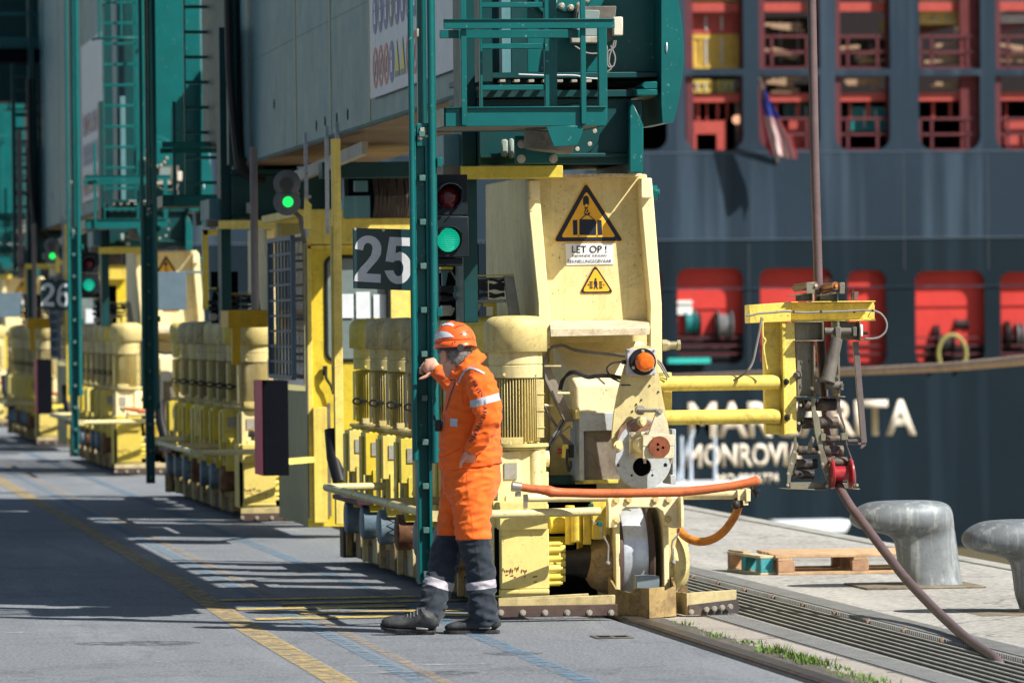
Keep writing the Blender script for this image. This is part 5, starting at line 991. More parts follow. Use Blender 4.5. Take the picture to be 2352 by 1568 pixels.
# ---------------------------------------------------------------- upper steelwork over the front leg
UPW=[]
YV=35.2
def Pu(a,name,mt,par=None,bev=.006,**k):
    o=P(a,name,mt,par,bev=bev,**k)
    if par is None: UPW.append(o)
    return o
a=M(); a.rc(1100,226,1450,378,YV,1.3); a.rc(1102,352,1450,362,YV-.04,.06); a.rc(1446,230,1478,397,YV-.12,1.4); a.rc(1100,166,1512,180,YV-.1,1.5); a.rc(1100,206,1510,224,YV-.05,1.5)
hb=Pu(a,'saddle_beam',TEALD); 
a=M(); a.pp([(1446,255),(1452,232),(1478,288),(1478,397),(1446,397)],YV-.16,.05); a.pp(zp(a3,(1575,560),(1600,535),(1685,532),(1685,582),(1600,585)),YV-.2,.3); a.rc(1462,205,1512,220,YV-.2,.3); Pu(a,'beam_end_plate',TEAL,hb)
a=M()
for k in range(9): a.rc(1115+33*k+0,183,1128+33*k,189,YV-.12,.1)
Pu(a,'flange_bolt',GREYW,hb,bev=.002); a=M()
for x,y in ((1270,858),(1237,942),(1156,975),(1155,830)): a.bolt(W(*a3(x,y),YV),.018,.018)
Pu(a,'beam_bolt',BOLTM,hb)
a=M(); c=W(*a3(1140,850),YV-.005); a.lathe([(.02,-.01),(.165,-.01),(.17,.0)],(c.x,c.y,c.z),(0,1,0),44); Pu(a,'round_boss',TEALD,hb)
a=M(); pz=W(1300,166,YV); a.box(W(1188,50,YV).x,W(1517,50,YV).x,YV+.08,YV+.12,pz.z,8.5); Pu(a,'portal_plate',TEAL)
a=M(); a.box(W(1175,50,YV).x,W(1215,50,YV).x,YV+.05,YV+1.2,W(1300,226,YV).z,8.5); a.box(W(1188,50,YV).x,W(1480,50,YV).x,YV+.13,YV+1.5,4.2,8.8); Pu(a,'portal_column',TEALD)
a=M(); c=W(1305,-32,YV+.06); a.lathe([(.02,-.03),(.24,-.03),(.245,.02)],(c.x,c.y,c.z),(0,1,0),56); a.lathe([(.02,-.06),(.17,-.06),(.175,-.03)],(c.x,c.y,c.z),(0,1,0),48)
hubp=Pu(a,'pivot_boss',TEAL); a=M()
for t in range(200,345,24): a.bolt((c.x+.14*math.cos(R(t)),c.y-.06,c.z+.14*math.sin(R(t))),.016,.02)
Pu(a,'boss_bolt',BOLTM,hubp)
# crescent fender plate (curved edge facing the light)
a=M(); outl=[(1520,-420),(1549,-60),(1557,0),(1563,30),(1568,70),(1570.5,110),(1571,140),(1566,185),(1558,235),(1548,281),(1522,283),(1519,240),(1519,-420)]
a.prism([W(x,y,YV-.22) for x,y in outl],(0,.9,0)); Pu(a,'crescent_plate',TEAL)
a=M(); a.prism([W(x,y,YV-.23) for x,y in ((1529,100),(1533,96),(1534,112),(1532,125),(1529,115))],(0,.02,0)); Pu(a,'slot_hole',STEEL)
# lamp box, junction box, wires
a=M(); a.pp([(1326,15),(1416,14),(1408,92),(1390,99),(1316,97),(1316,88)],YV-.10,.16); lb=Pu(a,'flood_lamp',GREYD,bev=.004); a=M(); a.pp([(1330,22),(1378,24),(1372,84),(1322,84)],YV-.115,.01); Pu(a,'lamp_glass',GLASS,lb); a=M(); a.rc(1312,84,1380,99,YV-.16,.05); Pu(a,'lamp_shelf',GREYW,lb)
a=M(); a.rc(1409,39,1431,82,YV-.16,.08); jb=Pu(a,'junction_box',mat('beige_plastic',(.58,.54,.45,1),.4,var=.06),bev=.006)
for pts in (((1345,290),(1350,330),(1290,350),(1215,345),(1140,300)),((1410,265),(1400,310),(1360,335),(1355,360),(1355,420),(1370,440),(1395,430),(1405,380),(1390,330),(1375,300)),((1400,265),(1385,320),(1370,360),(1365,410),(1380,445),(1355,470))): UPW.append(wire(pts,.0055,WIRE,'electric_wire',a3,YV-.14))
UPW.append(wire([(775,487),(865,490),(940,493),(1030,492),(1150,494),(1210,510),(1295,515)],.005,WHITED,'edge_wire',a3,YV-.16))
a=M(); a.rc(1059,381,1293,409,YV-.25,.3); UPW.append(P(a,'yellow_cross_beam',Y_MOT3,bev=.004)); a=M(); a.rc(1018,380,1060,402,YV-.2,.3); UPW.append(P(a,'dark_box',GREYD,bev=.004))
a=M(); a.box(W(1068,500,YV).x,W(1101,500,YV).x,YV+.1,YV+.5,W(1080,740,YV).z,4.6); a.box(W(1070,50,YV).x,W(1101,50,YV).x,YV-.6,YV-.4,3.3,8); UPW.append(P(a,'teal_stanchion',TEALD,bev=.004))
a=M(); a.rc(1019,309,1067,380,YV+.25,1.0); a.rc(1150,-300,1172,243,YV+.05,.1); UPW.append(P(a,'pale_end_plate',TEALP,bev=.004))
a=M(); a.rc(1152,320,1167,360,YV-.1,.05); a.rc(1170,318,1181,364,YV-.1,.05); UPW.append(P(a,'pipe_stub',mat('pale_grey_green',(.25,.30,.27,1),.5),bev=.01))
# traffic light beside the post
YL_=34.3
def signal():
    a=M(); a.rc(985,401,1074,495,YL_,.14); a.rc(985,497,1077,591,YL_,.14); a.rc(998,592,1063,611,YL_+.03,.12); s=P(a,'traffic_light',mat('signal_housing',(.006,.012,.017,1),.5,var=.2,spec=.2),bev=.006,seg=2); UPW.append(s)
    for py,mt in ((452,LR),(551,LG)):
        c=W(1029,py,YL_); a=M(); a.lathe([(.0,.03),(.03,.028),(.06,.018),(.072,.0)],(c.x,c.y-.005,c.z),(0,-1,0),40); P(a,'signal_lens',mt,s)
        a=M(); vs=[]; n=28
        for i in range(n+1):
            t=R(-60+300*i/n); 
            for r,dy in ((.086,-.0),(.078,-.15 if 20<(-60+300*i/n)<160 else -.06)): vs.append((c.x+r*math.cos(t),c.y+dy,c.z+r*math.sin(t)))
        a.add(vs,[(2*i,2*i+1,2*i+3,2*i+2) for i in range(n)]); P(a,'signal_visor',mat('visor_black',(.006,.014,.018,1),.5,spec=.15),s,solid=.004)
signal()
# cable trays with looms behind the motors
YK=35.9
a=M(); a.rc(1087,637,1165,643,YK-.05,.35); a.rc(1087,688,1163,695,YK-.06,.35); a.pp(zp(conv(1004.5,612.5,.10417),(1465,200),(1690,205),(1830,1090),(1590,1090)),YK-.1,.03); a.rc(1118,640,1121,690,YK-.03,.02); kt=P(a,'cable_tray',mat('tray_galvanised',(.25,.26,.27,1),.35,.6,var=.15,dirt=.3),bev=.002); UPW.append(kt)
k5=conv(1004.5,612.5,.10417)
a=M()
for j,(y0,n_) in enumerate(((390,4),(425,4),(455,3),(490,4),(300,2),(610,4),(650,4))):
    for q in range(2):
        Lx=(790,1140)[q]; Rx=(1100,1480)[q]; pts=[W(*k5(Lx+(Rx-Lx)*t/6,y0+18*math.sin(t*1.0+j)+random.uniform(-6,6)),YK-.09) for t in range(7)]; a.tube(pts,.0085,7)
P(a,'cable_loom',WIREB,kt); a=M(); a.pp(zp(k5,(830,190),(1690,155),(1690,185),(830,215)),YK-.12,.1); a.rc(*k5(860,760),*k5(1400,795),YK-.05,.05); a.rc(*k5(1020,795),*k5(1300,880),YK-.04,.04); a.rc(*k5(1240,800),*k5(1310,1080),YK-.02,.03); P(a,'tray_bracket',Y_PIPE,kt)
UPW.append(wire([(290,70),(400,260),(520,470),(620,560),(760,620),(820,640)],.006,WIRE,'sagging_wire',k5,YK-.12)); UPW.append(wire([(800,760),(785,850),(800,1050)],.004,RED,'red_wire',k5,YK-.12))
for s_ in ((735,770,600,1060),(830,800,690,1060),(940,820,830,1050),(360,900,290,1060),(470,780,520,1060)): a=M(); a.bar(W(*k5(s_[0],s_[1]),YK-.08),W(*k5(s_[2],s_[3]),YK-.08),.008,.02); UPW.append(P(a,'ladder_strip',GREYW))
a=M()
for j,y0 in enumerate((450,480,510,540,670,700,730)): a.tube([W(*k5(60+50*t,y0+14*math.sin(t+j)),YK-.1) for t in range(7)],.0085,7)
UPW.append(P(a,'cable_loom',WIREB)); a=M(); a.rc(*k5(80,0),*k5(345,60),YK-.15,.1); UPW.append(P(a,'tray_bracket',Y_PIPE)); a=M(); a.rc(*k5(80,85),*k5(265,130),YK-.13,.1); a.pp(zp(k5,(100,130),(235,130),(180,420),(110,420)),YK-.12,.03); a.pp(zp(k5,(300,420),(520,420),(440,760),(380,690)),YK+.1,.02); UPW.append(P(a,'tray_upright',TEALP)); a=M(); a.rc(*k5(100,850),*k5(320,1080),YK+.0,.1); UPW.append(P(a,'white_box',mat('offwhite_box',(.40,.38,.32,1),.5),bev=.004)); 
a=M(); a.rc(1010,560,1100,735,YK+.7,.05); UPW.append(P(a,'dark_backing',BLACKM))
# ---------------------------------------------------------------- number sign
YN=34.14
a=M(); a.pp([(810,523.5),(947.5,527),(949,667.5),(811.5,662)],YN,.006); nsn=P(a,'number_sign',SIGNG,bev=.001)
z6=conv(551,428.7,.3125)
def digit(pl,name='digit'): 
    a=M(); a.pp(zp(z6,*pl),YN-.003,.002); return P(a,name,WHITED,nsn,smooth=0)
def arc(cx,cy,rx,ry,a0,a1,n=14): return [(cx+rx*math.cos(R(a0+(a1-a0)*i/n)), cy-ry*math.sin(R(a0+(a1-a0)*i/n))) for i in range(n+1)]
two=[(847,458)]+arc(942,452,95,94,178,0,16)[0:]+[(1030,500),(1005,545),(965,590),(930,630),(1036,642),(1034,706),(836,696),(845,655),(880,600),(930,545),(962,500),(974,460)]+arc(942,455,34,38,0,180,8)+[(905,468)]
# ordered outline: outer arc, right side down to the foot, then back up the inner edge
digit([(847,458)]+arc(943,455,97,96,178,2,16)+[(1036,500),(1008,545),(965,592),(928,638),(1036,643),(1034,706),(834,694),(848,650),(890,592),(935,545),(965,502),(975,458)]+arc(942,455,34,42,0,175,8)+[(905,468)],'digit')
digit([(1100,369),(1254,376),(1251,438),(1148,434),(1143,489)]+arc(1165,597,97,119,84,-150,20)+[(1062,617),(1127,614)]+arc(1165,600,37,58,-160,90,14)+[(1140,545),(1128,556),(1070,548)],'digit')
a=M()
for x,y in ((845,312),(1055,319),(1262,327)): a.bolt(W(*z6(x,y),YN-.001),.007,.005)
P(a,'sign_screw',BOLTM,nsn); a=M(); a.box(W(900,560,YN).x,W(975,560,YN).x,YN+.02,YN+.04,W(940,560,YN).z,W(940,545,YN).z); P(a,'sign_bar',TEALD,nsn)
tag(nsn,'dark sign with the number 25')
# ---------------------------------------------------------------- sill beam
XB=4.782; a=M(); zB=3.32; Y0_=35.55; Y1_=53.3
a.box(XB,XB+1.15,Y0_,Y1_,zB,8.0); sbm=P(a,'sill_beam',TEALP,bev=.02,smooth=0)
a=M(); a.box(XB+.02,XB+1.13,Y0_+.02,Y1_-.02,zB-.012,zB-.002); P(a,'beam_underside',mat('underside_shade_brown',(.13,.075,.045,1),.7,var=.3,scale=2,dirt=.6,dirtcol=(.25,.2,.1,1)),sbm,smooth=0)  # brown sheet holds the shadow and reflected tone under the beam
a=M()
for px in (680,760,850):
    d=SX(px,200,XB); a.box(XB-.006,XB-.001,d.y-.025,d.y+.025,zB+.02,7.9)
P(a,'beam_seam',mat('seam_ochre',(.40,.36,.20,1),.5,var=.1),sbm,smooth=0)
a=M(); a.box(XB-.004,XB-.001,Y0_+.3,Y1_-.3,4.25,4.26); a.box(XB-.05,XB-.001,Y0_,Y1_,7.6,7.7); P(a,'beam_weld',TEALP,sbm,smooth=0)
a=M()
for px,py in ((727,289),(747,280),(774,272),(799,263),(630,240)): d=SX(px,py,XB); a.cyl((XB-.003,d.y,d.z),(XB+.01,d.y,d.z),.045,n=16)
P(a,'drain_hole',BLACKM,sbm)
# sign board with rows of safety icons
pA=SX(851,150,XB-.03); pB=SX(1075,150,XB-.03); zb_=SX(851,229,XB-.03).z
a=M(); a.box(XB-.035,XB-.02,pB.y,pA.y,zb_,5.6); bd=P(a,'safety_board',mat('board_white',(.55,.58,.64,1),.4,var=.06,scale=3,dirt=.2,dirtcol=(.4,.4,.42,1)),bev=.004); tag(bd,'white safety board with rows of round and triangular pictograms')
IB=mat('icon_blue',(.05,.07,.28,1),.4); IR=mat('icon_red',(.50,.07,.06,1),.4); IY=mat('icon_yellow',(.62,.52,.05,1),.4); IG=mat('icon_grey',(.10,.10,.12,1),.4)
XI=XB-.036
def disc_x(y,z,r,mt,name,k=1,hole=0,par=None,n=28):
    a=M()
    if hole: 
        vs=[];  
        for i in range(n): t=2*math.pi*i/n; vs+= [(XI-.002*k,y+r*math.cos(t),z+r*math.sin(t)),(XI-.002*k,y+hole*math.cos(t),z+hole*math.sin(t))]
        a.add(vs,[(2*i,2*i+1,(2*i+3)%(2*n),(2*i+2)%(2*n)) for i in range(n)])
    else: a.add([(XI-.002*k,y+r*math.cos(2*math.pi*i/n),z+r*math.sin(2*math.pi*i/n)) for i in range(n)],[tuple(range(n))])
    return P(a,name,mt,par or bd,smooth=0)
ys_=[SX(px,100,XI).y for px in (862,875,888,901.5,914,925.5)]
step=(ys_[0]-ys_[-1])/5
for row,(zr_,kinds) in enumerate(((SX(862,157,XI).z,'RRRBTT'),(SX(862,157,XI).z+.40,'BBBGBB'),(SX(862,157,XI).z+.8,'BBRRBT'))):
    for k in range(9):
        y=ys_[0]-step*k; kd=kinds[k%6]; r=.19+.02*(k%3==0)
        r=step*.44
        if kd=='R':
            disc_x(y,zr_,r,IR,'icon_ring',1,r*.72); a=M(); q=r*.62; a.add([(XI-.003,y-q,zr_+q*.86),(XI-.003,y-q*.86,zr_+q),(XI-.003,y+q,zr_-q*.86),(XI-.003,y+q*.86,zr_-q)],[(0,1,2,3)]); a.add([(XI-.0025,y-.12*r,zr_-.4*r),(XI-.0025,y+.2*r,zr_-.4*r),(XI-.0025,y+.25*r,zr_+.3*r),(XI-.0025,y-.15*r,zr_+.4*r)],[(0,1,2,3)]); P(a,'icon_bar',IR,bd,smooth=0)
        elif kd in 'BG':
            disc_x(y,zr_,r,IB if kd=='B' else IG,'icon_disc'); disc_x(y,zr_+.35*r,.22*r,WHITE,'icon_head',2,n=14); a=M(); a.add([(XI-.004,y-.35*r,zr_-.5*r),(XI-.004,y+.3*r,zr_-.5*r),(XI-.004,y+.22*r,zr_+.08*r),(XI-.004,y-.25*r,zr_+.1*r)],[(0,1,2,3)]); P(a,'icon_figure',WHITE,bd,smooth=0)
        else:
            a=M(); a.add([(XI-.002,y-r,zr_-r*.8),(XI-.002,y+r,zr_-r*.8),(XI-.002,y,zr_+r)],[(0,1,2)]); P(a,'icon_triangle_edge',IG,bd,smooth=0); a=M(); a.add([(XI-.004,y-r*.8,zr_-r*.55),(XI-.004,y+r*.8,zr_-r*.55),(XI-.004,y,zr_+r*.9)],[(0,1,2)]); P(a,'icon_triangle',IY,bd,smooth=0)
# brackets and hangers under the sill beam
a=M(); p=SX(640,425,XB+.1); q=SX(838,340,XB+.1); a.bar((XB+.1,p.y,p.z),(XB+.1,q.y,q.z),.05,.10); P(a,'cable_rail',GREYW)
a=M(); 
for px in (698,746,770): 
    d=SX(px,330,XB-.02); a.box(d.x,d.x+.03,d.y-.02,d.y+.02,2.55,zB+.1)
P(a,'hanger_strap',GREYB)
# yellow pole from the beam to the ground
yP=43.2; p=W(765,600,yP); q=W(785,600,yP); a=M(); a.box(p.x,q.x,yP,yP+.08,W(785,1204,yP).z,W(770,318,yP).z); a.box(p.x-.015,q.x-.03,yP+.02,yP+.06,W(770,900,yP).z,W(770,520,yP).z); yo=P(a,'yellow_pole',Y_CAB,bev=.004)
a=M(); a.pp([(700,455),(716,470),(716,525),(698,525)],yP+2,.03); P(a,'yellow_bracket',Y_CAB,yo)
# ---------------------------------------------------------------- driver cabin
YCB=48.3
a=M(); xl=W(705,900,YCB).x; xr=W(960,900,YCB).x; zt_=W(800,494,YCB).z; 
wl,wt,wr,wb_=748,590,893,826
A=W(wl,wt,YCB); B=W(wr,wb_,YCB)
out_=[(xl,.1),(xr,.1),(xr,zt_),(xl,zt_)]; rr=.07; hole=[]
for cx,cz,a0 in ((B.x-rr,A.z-rr,0),(A.x+rr,A.z-rr,90),(A.x+rr,B.z+rr,180),(B.x-rr,B.z+rr,270)):
    for k in range(6): t=R(a0+18*k); hole.append((cx+rr*math.cos(t),cz+rr*math.sin(t)))
cb=plate(out_,[hole],YCB,.04,'driver_cabin',Y_CAB,bev=.003)
a=M(); a.box(xl,xr,YCB+.05,YCB+.07,.1,.35) ; a.box(xl,xl+.03,YCB+.04,YCB+2.6,.1,1.25); a.box(xl,xl+.03,YCB+.04,YCB+.12,1.25,zt_); a.box(xl,xl+.03,YCB+2.4,YCB+2.6,1.25,zt_); a.box(xl,xr,YCB+2.56,YCB+2.6,.1,zt_); P(a,'cabin_wall',mat('cabin_greenish',(.34,.33,.17,1),.5,var=.1,dirt=.3,dirtcol=(.2,.2,.12,1)),cb,bev=.004)
a=M(); a.box(xl-.12,xr,YCB-.15,YCB+2.7,zt_-.02,zt_+.05); a.rc(700,492,940,560,YCB-.1,.09); P(a,'cabin_roof',Y_CAB,cb,bev=.006)
a=M(); pts=[(x,YCB-.005,z) for x,z in hole]; a.tube(pts+[pts[0],pts[1]],.016,8); P(a,'window_gasket',BLACK,cb)
a=M(); a.box(A.x-.02,B.x+.02,YCB+.05,YCB+.06,B.z-.02,A.z+.02); P(a,'window_pane',GLASS,cb)
a=M(); 
for l,r,t_,b_ in ((778,812,675,730),(818,850,670,731),(858,887,676,730)): a.rc(l,t_,r,b_,YCB+.035,.004)
P(a,'paper_notice',mat('paper_white',(.60,.64,.68,1),.6),cb,smooth=0)
a=M(); a.rc(898,640,940,735,YCB-.02,.015); P(a,'yellow_panel',Y_MOT3,cb)
a=M(); a.rc(706,558,718,1195,YCB-.03,.03); a.rc(706,562,900,571,YCB-.03,.03); a.rc(721,935,752,1200,YCB-.08,.06); P(a,'door_frame',Y_CAB,cb,bev=.004); a=M(); a.tube([W(*q,YCB-.06) for q in ((746,850),(750,870),(760,885),(766,905))],.012,8); a.rc(742,840,752,862,YCB-.06,.04); P(a,'door_handle',BLACK,cb)
a=M(); a.rc(753,925,760,1185,YCB-.02,.01); a.rc(705,560,708,1190,YCB-.035,.03); P(a,'door_gap',GREYD,cb)
# side window and its guard
a=M(); a.box(xl-.008,xl-.002,YCB+.15,YCB+2.35,1.30,zt_-.15); P(a,'side_window',mat('side_window_glass',(.25,.23,.22,1),.12,var=.3,scale=1.5,coat=.8),cb)
a=M(); xg=xl-.10; y0g,y1g=YCB+.1,YCB+2.2; zg0,zg1=W(650,868,YCB).z,W(650,545,YCB).z
for y in (y0g,y1g): a.box(xg-.02,xg+.02,y-.03,y+.03,zg0,zg1)
for z in (zg0,zg1): a.box(xg-.02,xg+.02,y0g,y1g,z-.02,z+.02)
for k in range(1,9): z=zg0+(zg1-zg0)*k/9; a.box(xg-.008,xg+.008,y0g,y1g,z-.01,z+.01)
for k in range(1,7): y=y0g+(y1g-y0g)*k/7; a.box(xg-.008,xg+.008,y-.012,y+.012,zg0,zg1)
for z in (zg0+.2,zg0+.5,zg1-.5,zg1-.2): a.box(xg,xl,y0g+.1,y0g+.14,z-.01,z+.01)
P(a,'window_guard',mat('guard_blue_grey',(.07,.11,.16,1),.45,var=.1),cb,smooth=0)
# black board with dark red edge
yk_=47.0; a=M(); p=W(605,1000,yk_); q=W(663,1000,yk_); zt3=W(630,874,yk_).z; zb3=W(630,1092,yk_).z
a.box(p.x,q.x,yk_,yk_+.75,zb3,zt3); bb=P(a,'black_screen_box',BLACKM,bev=.004); a=M(); a.box(p.x-.006,p.x-.001,yk_+.02,yk_+.74,zb3,zt3); P(a,'dark_red_side',REDD,bb,smooth=0); a=M(); a.bar((p.x+.1,yk_+.3,zb3+.1),(xl+.1,YCB+.1,zb3+.1),.05,.05); P(a,'box_bracket',Y_CAB,bb)
# round signal pair
ys2=47.2; a=M(); 
for py in (422,464): c=W(658,py,ys2); a.lathe([(.085,.10),(.11,.0),(.115,-.04),(.095,-.05)],(c.x,c.y,c.z),(0,1,0),32)
a.box(W(664,440,ys2).x,W(684,440,ys2).x,ys2+.02,ys2+.12,W(660,485,ys2).z,W(660,398,ys2).z); sg=P(a,'round_signal_pair',mat('signal_grey',(.10,.11,.12,1),.45,var=.2)); 
c=W(657,424,ys2); a=M(); a.cyl(c-Vector((0,.045,0)),c-Vector((0,.05,0)),.06,n=28); P(a,'unlit_lens',GREYD,sg); c=W(660,464,ys2); a=M(); a.cyl(c-Vector((0,.05,0)),c-Vector((0,.058,0)),.044,n=28); P(a,'green_lens',LG2,sg)
a=M(); c=W(597,560,ys2); a.cyl((c.x,ys2+.5,W(597,710,ys2).z),(c.x,ys2+.5,zB+.0),.033,n=16); P(a,'grey_mast',mat('mast_mauve',(.16,.14,.14,1),.5))
a=M(); a.tube([W(*q,ys2) for q in ((672,482),(690,500),(700,560))],.02,8); P(a,'signal_conduit',GREYD,sg)
a=M(); a.rc(740,372,945,408,46.5,.3); P(a,'teal_crossbeam',TEALD,bev=.005)
a=M(); a.rc(800,408,955,500,47.3,.3); rl=P(a,'dark_equipment_box',BLACKM)
a=M()
for k in range(26): x=862+3.1*k; a.tube([W(x-8*math.sin(k),404,47.1),W(x+4*math.cos(k*2),450,47.0),W(x-3+5*math.sin(k*3),498,47.1)],.012,6)
P(a,'hanging_cables',mat('cable_brown',(.06,.045,.035,1),.6,var=.4,scale=9),rl)
a=M(); a.rc(790,450,850,500,46.9,.1); a.rc(815,415,845,440,46.9,.1); P(a,'pale_box',TEALP,rl)
# hanging black hoses at the end of the sill beam
for k,(x0,x1) in enumerate(((527,536),(536,548),(521,540))): 
    wire([(x0,-200),(x0+4,60),(x0+9,200),(x1+2,330),(x1+14,390),(x1+60,415)],.04,BLACK,'hanging_hose_loop',lambda x,y:(x,y),52.5-.2*k)
# front-of-leg dark items unique to the rear leg: orange yoke
yo_=51.6; a=M(); a.rc(524,712,615,752,yo_-.5,.8); a.rc(533,752,553,838,yo_-.5,.1); P(a,'orange_yoke',Y_ORG,bev=.006)
a=M(); a.rc(466,527,510,540,57,.1); a.rc(466,527,479,710,57,.1); P(a,'yellow_portal_frame',Y_CAB,bev=.004)
a=M(); a.rc(340,624,428,712,61.5,.08); a.rc(426,622,470,628,61.5,.03); P(a,'grey_panel_board',mat('grey_blue_board',(.10,.15,.19,1),.5,var=.1),bev=.004)
# ---------------------------------------------------------------- repeat the leg and the post at the rear
LEGDY=17.65
def ex(L_): return [q for o in L_ for q in [o]+EXTRA.get(o.name,[])]
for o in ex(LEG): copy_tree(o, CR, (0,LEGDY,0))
for o in ex(UPW): 
    if not o.name.startswith(('traffic_light',)): copy_tree(o, CR, (0,LEGDY,0))
for o in ex(POST+CUP): copy_tree(o, CR, (0,22.5,0))
a=M(); xc=W(515,200,53.5).x; a.box(xc,xc+.55,53.4,54.2,W(550,378,53.4).z,8.2); a.box(xc+.1,xc+2.6,54.4,57.2,3.6,15); a.box(4.95,5.4,54.25,54.35,2.9,8.0); P(a,'rear_column_and_shade_block',TEALD,bev=.01)  # wide hidden block added to shade the rear platform; thin plate is dark backing
a=M(); a.box(3.6,6.2,55.5,56.5,5.4,7.2); a.box(4.9,5.9,53.0,60.0,7.2,8.6); P(a,'cross_girder',TEALD,bev=.02)
tag(CR,'teal and yellow dockside crane marked 25, its wheels, motors and ladders directly behind the man','crane','dockside cranes in a row')
def find(root,nm): return [c for c in root.children if c.name.split('.')[0]==nm]
CR2=copy_tree(CR,None,(0,34.9,0)); tag(CR2,'second teal and yellow dockside crane farther along the quay, marked 26','crane','dockside cranes in a row')
CR3=copy_tree(CR,None,(0,69.8,0)); tag(CR3,'third teal and yellow dockside crane, beyond the one marked 26, only a sliver showing','crane','dockside cranes in a row')
for cr_ in (CR2,CR3):
    for s in find(cr_,'number_sign'):
        s['label']='dark sign with the number 26' if cr_ is CR2 else 'dark number sign'
        dg=sorted([c for c in s.children if c.name.startswith('digit')],key=lambda o:min(v.co.x for v in o.data.vertices)); k=dg[-1]
        six=arc(1165,600,97,112,0,360,30)[:-1]
        o_=xz(zp(z6,*six),YN); hh_=xz(zp(z6,*arc(1165,600,42,58,0,360,20)[:-1]),YN)
        nd=plate(o_,[hh_],YN-.003,.002,'digit',WHITED,s); a=M(); a.pp(zp(z6,(1072,590),(1085,480),(1120,400),(1160,366),(1215,372),(1240,400),(1190,428),(1155,425),(1130,470),(1115,560)),YN-.0035,.002); a.build('digit_stroke',WHITED,s,smooth=0)
        bpy.data.objects.remove(k)
# ================================================================ the man
pg=G(1090,1453); PR=empty('person',(pg.x,pg.y,0),-TH)
def L(px,py,y=0.0): return Vector(((px-1090)/390.0, y, (1453-py)/390.0))
def ell(a, rows, n=28, ref=(0,1,0), caps=True):
    """rows: (centre, r_ref, r_side): tube with elliptical section; r_ref runs along ref"""
    k=len(rows); cs=[Vector(r[0]) for r in rows]; vs=[]
    for j in range(k):
        t=(cs[min(j+1,k-1)]-cs[max(j-1,0)]).normalized(); u=Vector(ref); u=(u-t*u.dot(t)).normalized(); b=t.cross(u)
        for i in range(n): q=2*math.pi*i/n; vs.append(cs[j]+u*(math.cos(q)*rows[j][1])+b*(math.sin(q)*rows[j][2]))
    fs=[(j*n+i,j*n+(i+1)%n,(j+1)*n+(i+1)%n,(j+1)*n+i) for j in range(k-1) for i in range(n)]
    if caps: fs+=[tuple(range(n-1,-1,-1)),tuple(range((k-1)*n,k*n))]
    a.add(vs,fs)
def remesh(a, voxel, smooth_it=2, name='t'):
    me=bpy.data.meshes.new(name); me.from_pydata(a.v,[],a.f); o=bpy.data.objects.new(name,me); COL.objects.link(o)
    md=o.modifiers.new('r','REMESH'); md.mode='VOXEL'; md.voxel_size=voxel
    if smooth_it: s=o.modifiers.new('s','SMOOTH'); s.iterations=smooth_it; s.factor=.5
    bpy.context.view_layer.update(); m2=bpy.data.meshes.new_from_object(o.evaluated_get(bpy.context.evaluated_depsgraph_get())); bpy.data.objects.remove(o); bpy.data.meshes.remove(me); return m2
def finish(me,name,mats,parent):
    for q in mats: me.materials.append(q)
    me.name=name
    for p in me.polygons: p.use_smooth=True
    o=bpy.data.objects.new(name,me); COL.objects.link(o); o.parent=parent; return o
SKIN=mat('skin',(.60,.32,.23,1),.5,var=.1,scale=30,dirt=.25,dirtcol=(.42,.16,.11,1),bump=.08); SKIN.node_tree.nodes['Principled BSDF'].inputs['Subsurface Weight'].default_value=.08; SKIN.node_tree.nodes['Principled BSDF'].inputs['Subsurface Radius'].default_value=(.02,.006,.004)
def cloth(name,col,var=.08,rough=.8): 
    m=mat(name,col,rough,var=var,scale=9,dirt=.12,dirtcol=tuple(c*.45 for c in col[:3])+(1,),bump=.25,bscale=350); m.node_tree.nodes['Principled BSDF'].inputs['Sheen Weight'].default_value=.15; return m
ORJ=cloth('orange_jacket_cloth',(.86,.125,.008,1)); ORT=cloth('orange_trouser_cloth',(.82,.135,.012,1)); NAVY=cloth('navy_cloth',(.017,.024,.036,1),.2); REFL=mat('reflective_tape',(.42,.45,.50,1),.35,var=.06,scale=20); REFG=mat('reflective_grey',(.36,.34,.38,1),.5,var=.08,scale=20)
# ---- head frame
psi=R(50); pit=R(14); hc=L(1051,815,-.01)
hf=Vector((-math.cos(psi),math.sin(psi),0)); hs_=Vector((-math.sin(psi),-math.cos(psi),0)); hu=Vector((0,0,1))
hf2=(hf*math.cos(pit)-hu*math.sin(pit)).normalized(); hu2=(hu*math.cos(pit)+hf*math.sin(pit)).normalized()
def H(f,s,u): return hc+hf2*f+hs_*s+hu2*u
hsec=[(-.122,.068,-.005,.018),(-.116,.082,-.012,.030),(-.100,.092,-.03,.043),(-.08,.093,-.052,.056),(-.055,.091,-.078,.065),(-.03,.088,-.092,.070),(0,.086,-.100,.074),(.018,.089,-.103,.076),(.038,.095,-.104,.077),(.06,.092,-.102,.075),(.085,.078,-.088,.065),(.105,.055,-.064,.048),(.118,.02,-.03,.02)]
def headsec(a,secs,n=32,off=0.0,cond=None):
    vs=[]; k=len(secs)
    for u,fr,bk,w_ in secs:
        c=(fr+bk)/2; rx=(fr-bk)/2+off; ry=w_+off
        for i in range(n):
            t=2*math.pi*i/n; cx=math.cos(t); sx=math.sin(t); e=.85
            vs.append(H(c+rx*math.copysign(abs(cx)**e,cx), ry*math.copysign(abs(sx)**e,sx), u))
    fs=[]
    for j in range(k-1):
        for i in range(n):
            if cond is None or cond((secs[j][0]+secs[j+1][0])/2, 2*math.pi*(i+.5)/n): fs.append((j*n+i,j*n+(i+1)%n,(j+1)*n+(i+1)%n,(j+1)*n+i))
    if cond is None: fs+=[tuple(range(n-1,-1,-1)),tuple(range((k-1)*n,k*n))]
    a.add(vs,fs)
a=M(); headsec(a,hsec)
